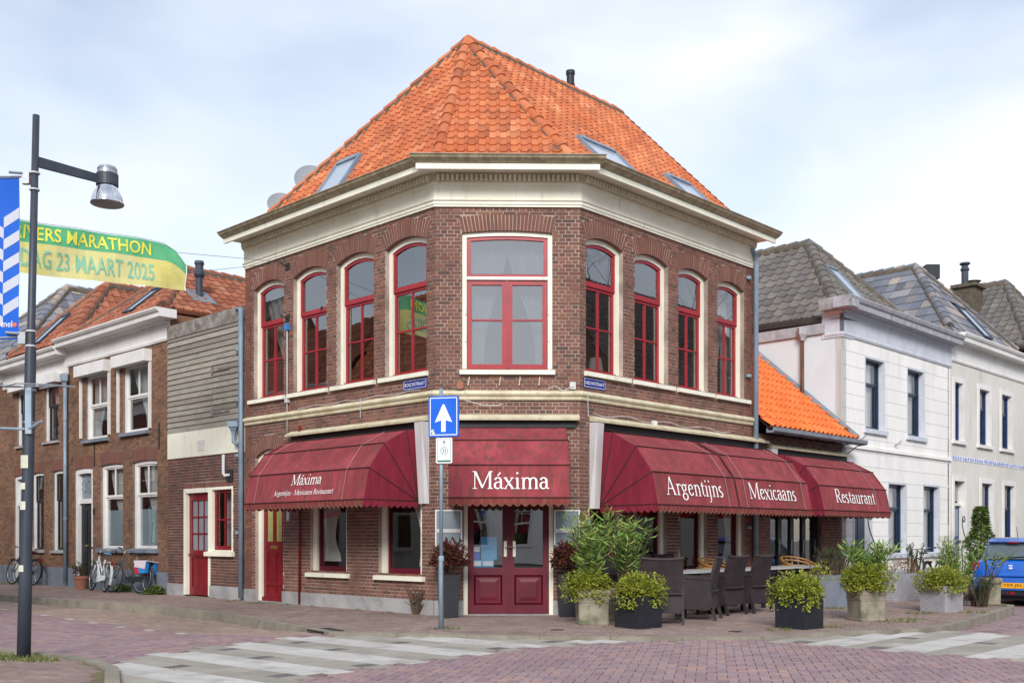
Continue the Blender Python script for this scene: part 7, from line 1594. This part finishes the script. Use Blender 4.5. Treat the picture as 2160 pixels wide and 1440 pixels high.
# ---------------- blue hatchback
def car():
    x, y, _ = FT.p(10.05, 3.55, 0); zc_ = -.19; t = thing('parked_car', 'blue hatchback parked at the kerb, seen from behind', 'car', (x, y, zc_))
    dx, dy = math.cos(R_(49)), math.sin(R_(49)); F = Fr(x, y, dx, dy, -dy, dx)     # s forwards, o to its left
    def W(s, o, z): return F.p(s, o, z+zc_)
    st = [(.00, .62, .30, .62, .55, .66), (.03, .74, .25, .84, .62, .95), (.10, .81, .22, .86, .66, 1.00), (.24, .84, .20, .87, .68, 1.04), (.6, .86, .19, .87, .70, 1.0), (1.2, .865, .18, .87, .70, .97), (2.0, .865, .18, .86, .70, .95), (2.7, .86, .19, .85, .68, .93), (3.2, .83, .20, .82, .62, .86), (3.6, .74, .24, .70, .5, .72), (3.8, .55, .30, .50, .42, .55)]
    bb = MB(); K = 10
    for s, hw, z0, hw2, hz, zt in st:
        prof = [(-hw*.92, z0), (-hw, z0+.10), (-hw*1.0, hz), (-hw*.985, zt-.08), (-hw*.90, zt), (hw*.90, zt), (hw*.985, zt-.08), (hw, hz), (hw, z0+.10), (hw*.92, z0)]
        for o, z in prof: bb.v.append(W(s, o, z))
    n = len(st); bb.f = [(i*K+j, i*K+(j+1) % K, (i+1)*K+(j+1) % K, (i+1)*K+j) for i in range(n-1) for j in range(K)]+[tuple(range(K)), tuple((n-1)*K+j for j in range(K))[::-1]]; bb.t = [.5]*len(bb.f)
    body = bb.build('body', 'car_blue', t, smooth=True)
    md = body.modifiers.new('subsurf', 'SUBSURF'); md.levels = 1; md.render_levels = 2
    # greenhouse
    gh = [(.16, .66, .98, .60, 1.02), (.30, .70, 1.0, .56, 1.36), (.50, .71, 1.0, .57, 1.455), (1.0, .72, 1.0, .59, 1.495), (1.6, .72, 1.0, .60, 1.50), (2.1, .72, .98, .58, 1.44), (2.75, .68, .92, .62, .96)]
    bb = MB(); K = 8
    for s, hb, zb, ht, zt in gh:
        for o, z in ((-hb, zb-.04), (-hb, zb), (-ht-.02, zt-.05), (-ht+.06, zt), (ht-.06, zt), (ht+.02, zt-.05), (hb, zb), (hb, zb-.04)): bb.v.append(W(s, o, z))
    n = len(gh); bb.f = [(i*K+j, i*K+(j+1) % K, (i+1)*K+(j+1) % K, (i+1)*K+j) for i in range(n-1) for j in range(K)]+[tuple(range(K)), tuple((n-1)*K+j for j in range(K))[::-1]]; bb.t = [.5]*len(bb.f)
    ro = bb.build('roof', 'car_blue', t, smooth=True)
    bb = MB(); bb.add([W(.115, -.60, 1.03), W(.115, .60, 1.03), W(.275, .50, 1.36), W(.275, -.50, 1.36), W(.11, 0, 1.03), W(.27, 0, 1.37)], [(0, 4, 5, 3), (4, 1, 2, 5)]); bb.build('rear_window', 'car_glass', t, smooth=True)
    for sg in (-1, 1):
        for s0_, s1_, s2_, s3_ in ((.42, 1.12, 1.10, .58), (1.2, 2.45, 2.0, 1.18)):
            bb = MB(); bb.poly(W(s0_, sg*.735, 1.02), W(s1_, sg*.74, 1.01), W(s2_, sg*.625, 1.43), W(s3_, sg*.60, 1.40)); bb.build('side_window', 'car_glass', t)
        bb = MB(); bb.hexa([W(.03, sg*.64, .78), W(.16, sg*.83, .78), W(.17, sg*.82, .96), W(.06, sg*.66, .96), W(.005, sg*.64, .80), W(.13, sg*.855, .80), W(.14, sg*.85, .94), W(.03, sg*.66, .94)]); bb.build('tail_light', 'tail_red', t)
    bb = MB(); bb.hexa([W(.25, -.52, 1.37), W(.25, .52, 1.37), W(.42, .52, 1.45), W(.42, -.52, 1.45), W(.17, -.52, 1.40), W(.17, .52, 1.40), W(.42, .52, 1.475), W(.42, -.52, 1.475)]); bb.build('spoiler', 'car_blue', t)
    bb = MB(); bb.hexa([W(.185, -.12, 1.375), W(.185, .12, 1.375), W(.185, .12, 1.395), W(.185, -.12, 1.395), W(.165, -.12, 1.375), W(.165, .12, 1.375), W(.165, .12, 1.395), W(.165, -.12, 1.395)]); bb.build('brake_light', 'tail_red', t)
    bb = MB(); bb.hexa([W(.06, -.72, .24), W(.06, .72, .24), W(.06, .78, .37), W(.06, -.78, .37), W(-.04, -.60, .26), W(-.04, .60, .26), W(-.05, .66, .36), W(-.05, -.66, .36)]); bb.build('lower_bumper', 'plastic_black', t)
    bb = MB(); bb.hexa([W(.08, -.80, .36), W(.08, .80, .36), W(.06, .80, .64), W(.06, -.80, .64), W(-.07, -.66, .37), W(-.07, .66, .37), W(-.05, .66, .63), W(-.05, -.66, .63)]); bb.build('bumper', 'car_blue', t)
    bb = MB(); bb.hexa([W(.02, -.27, .41), W(.02, .27, .41), W(.02, .27, .53), W(.02, -.27, .53), W(-.085, -.26, .41), W(-.085, .26, .41), W(-.08, .26, .525), W(-.08, -.26, .525)]); pl_ = bb.build('number_plate', 'number_yellow', t)
    lettering('J-759-JN', lambda a, c_: W(-.0905+c_*.05, .22-a, .433+c_), .44, .07, 'ink', pl_)
    # emblem: a slanted two-stroke letter form in chrome
    bb = MB(); e = lambda a, z: W(-.008+.0, -a, .86+z)
    bb.poly(e(-.05, .035), e(.0, .05), e(.05, .03), e(.02, .015), e(.0, .03), e(-.03, .02)); bb.poly(e(-.03, .018), e(.03, -.005), e(.03, -.02), e(-.03, .004)); bb.poly(e(-.05, -.02), e(.0, -.05), e(.05, -.025), e(.03, -.012), e(.0, -.028), e(-.02, -.012))
    bb.v = [(v[0]-dx*.035, v[1]-dy*.035, v[2]) for v in bb.v]; bb.build('emblem', 'sign_white', t)
    bb = MB(); bb.tube([W(.10, .25, 1.05), W(.115, -.25, 1.08)], .012, 5); bb.build('rear_wiper', 'plastic_black', t)
    bb = MB(); bb.tube([W(.55, 0, 1.47), W(.42, 0, 1.72)], .006, 5); bb.build('aerial', 'plastic_black', t)
    bb = MB(); bb.hexa([W(-.03, -.07, .27), W(-.03, .07, .27), W(-.03, .07, .33), W(-.03, -.07, .33), W(-.065, -.07, .27), W(-.065, .07, .27), W(-.065, .07, .33), W(-.065, -.07, .33)]); bb.build('fog_light', 'tail_red', t)
    bb = MB(); bb.tube([W(.1, 0, .28), W(-.14, 0, .27), W(-.16, 0, .34)], .022, 6); bb.build('tow_bar', 'plastic_black', t)
    for s in (.72, 3.1):
        for sg in (-1, 1):
            c = W(s, sg*.78, .30); ax = (F.n[0]*sg, F.n[1]*sg, 0); bb = MB(); bb.lathe(c, [(.18, -.1), (.28, -.1), (.30, -.07), (.30, .07), (.28, .1), (.19, .1)], 28, ax=ax); wh = bb.build('wheel', 'rubber', t, smooth=False)
            bb = MB(); bb.lathe(c, [(.19, .09), (.17, .06), (.05, .09), (0, .09)], 20, ax=ax); bb.build('rim', 'brushed', wh)
    bb = MB(); bb.hexa([W(s, o, z) for z in (.16, .3) for s, o in ((.1, -.7), (3.6, -.7), (3.6, .7), (.1, .7))]); bb.build('underbody', 'plastic_black', t)
car()
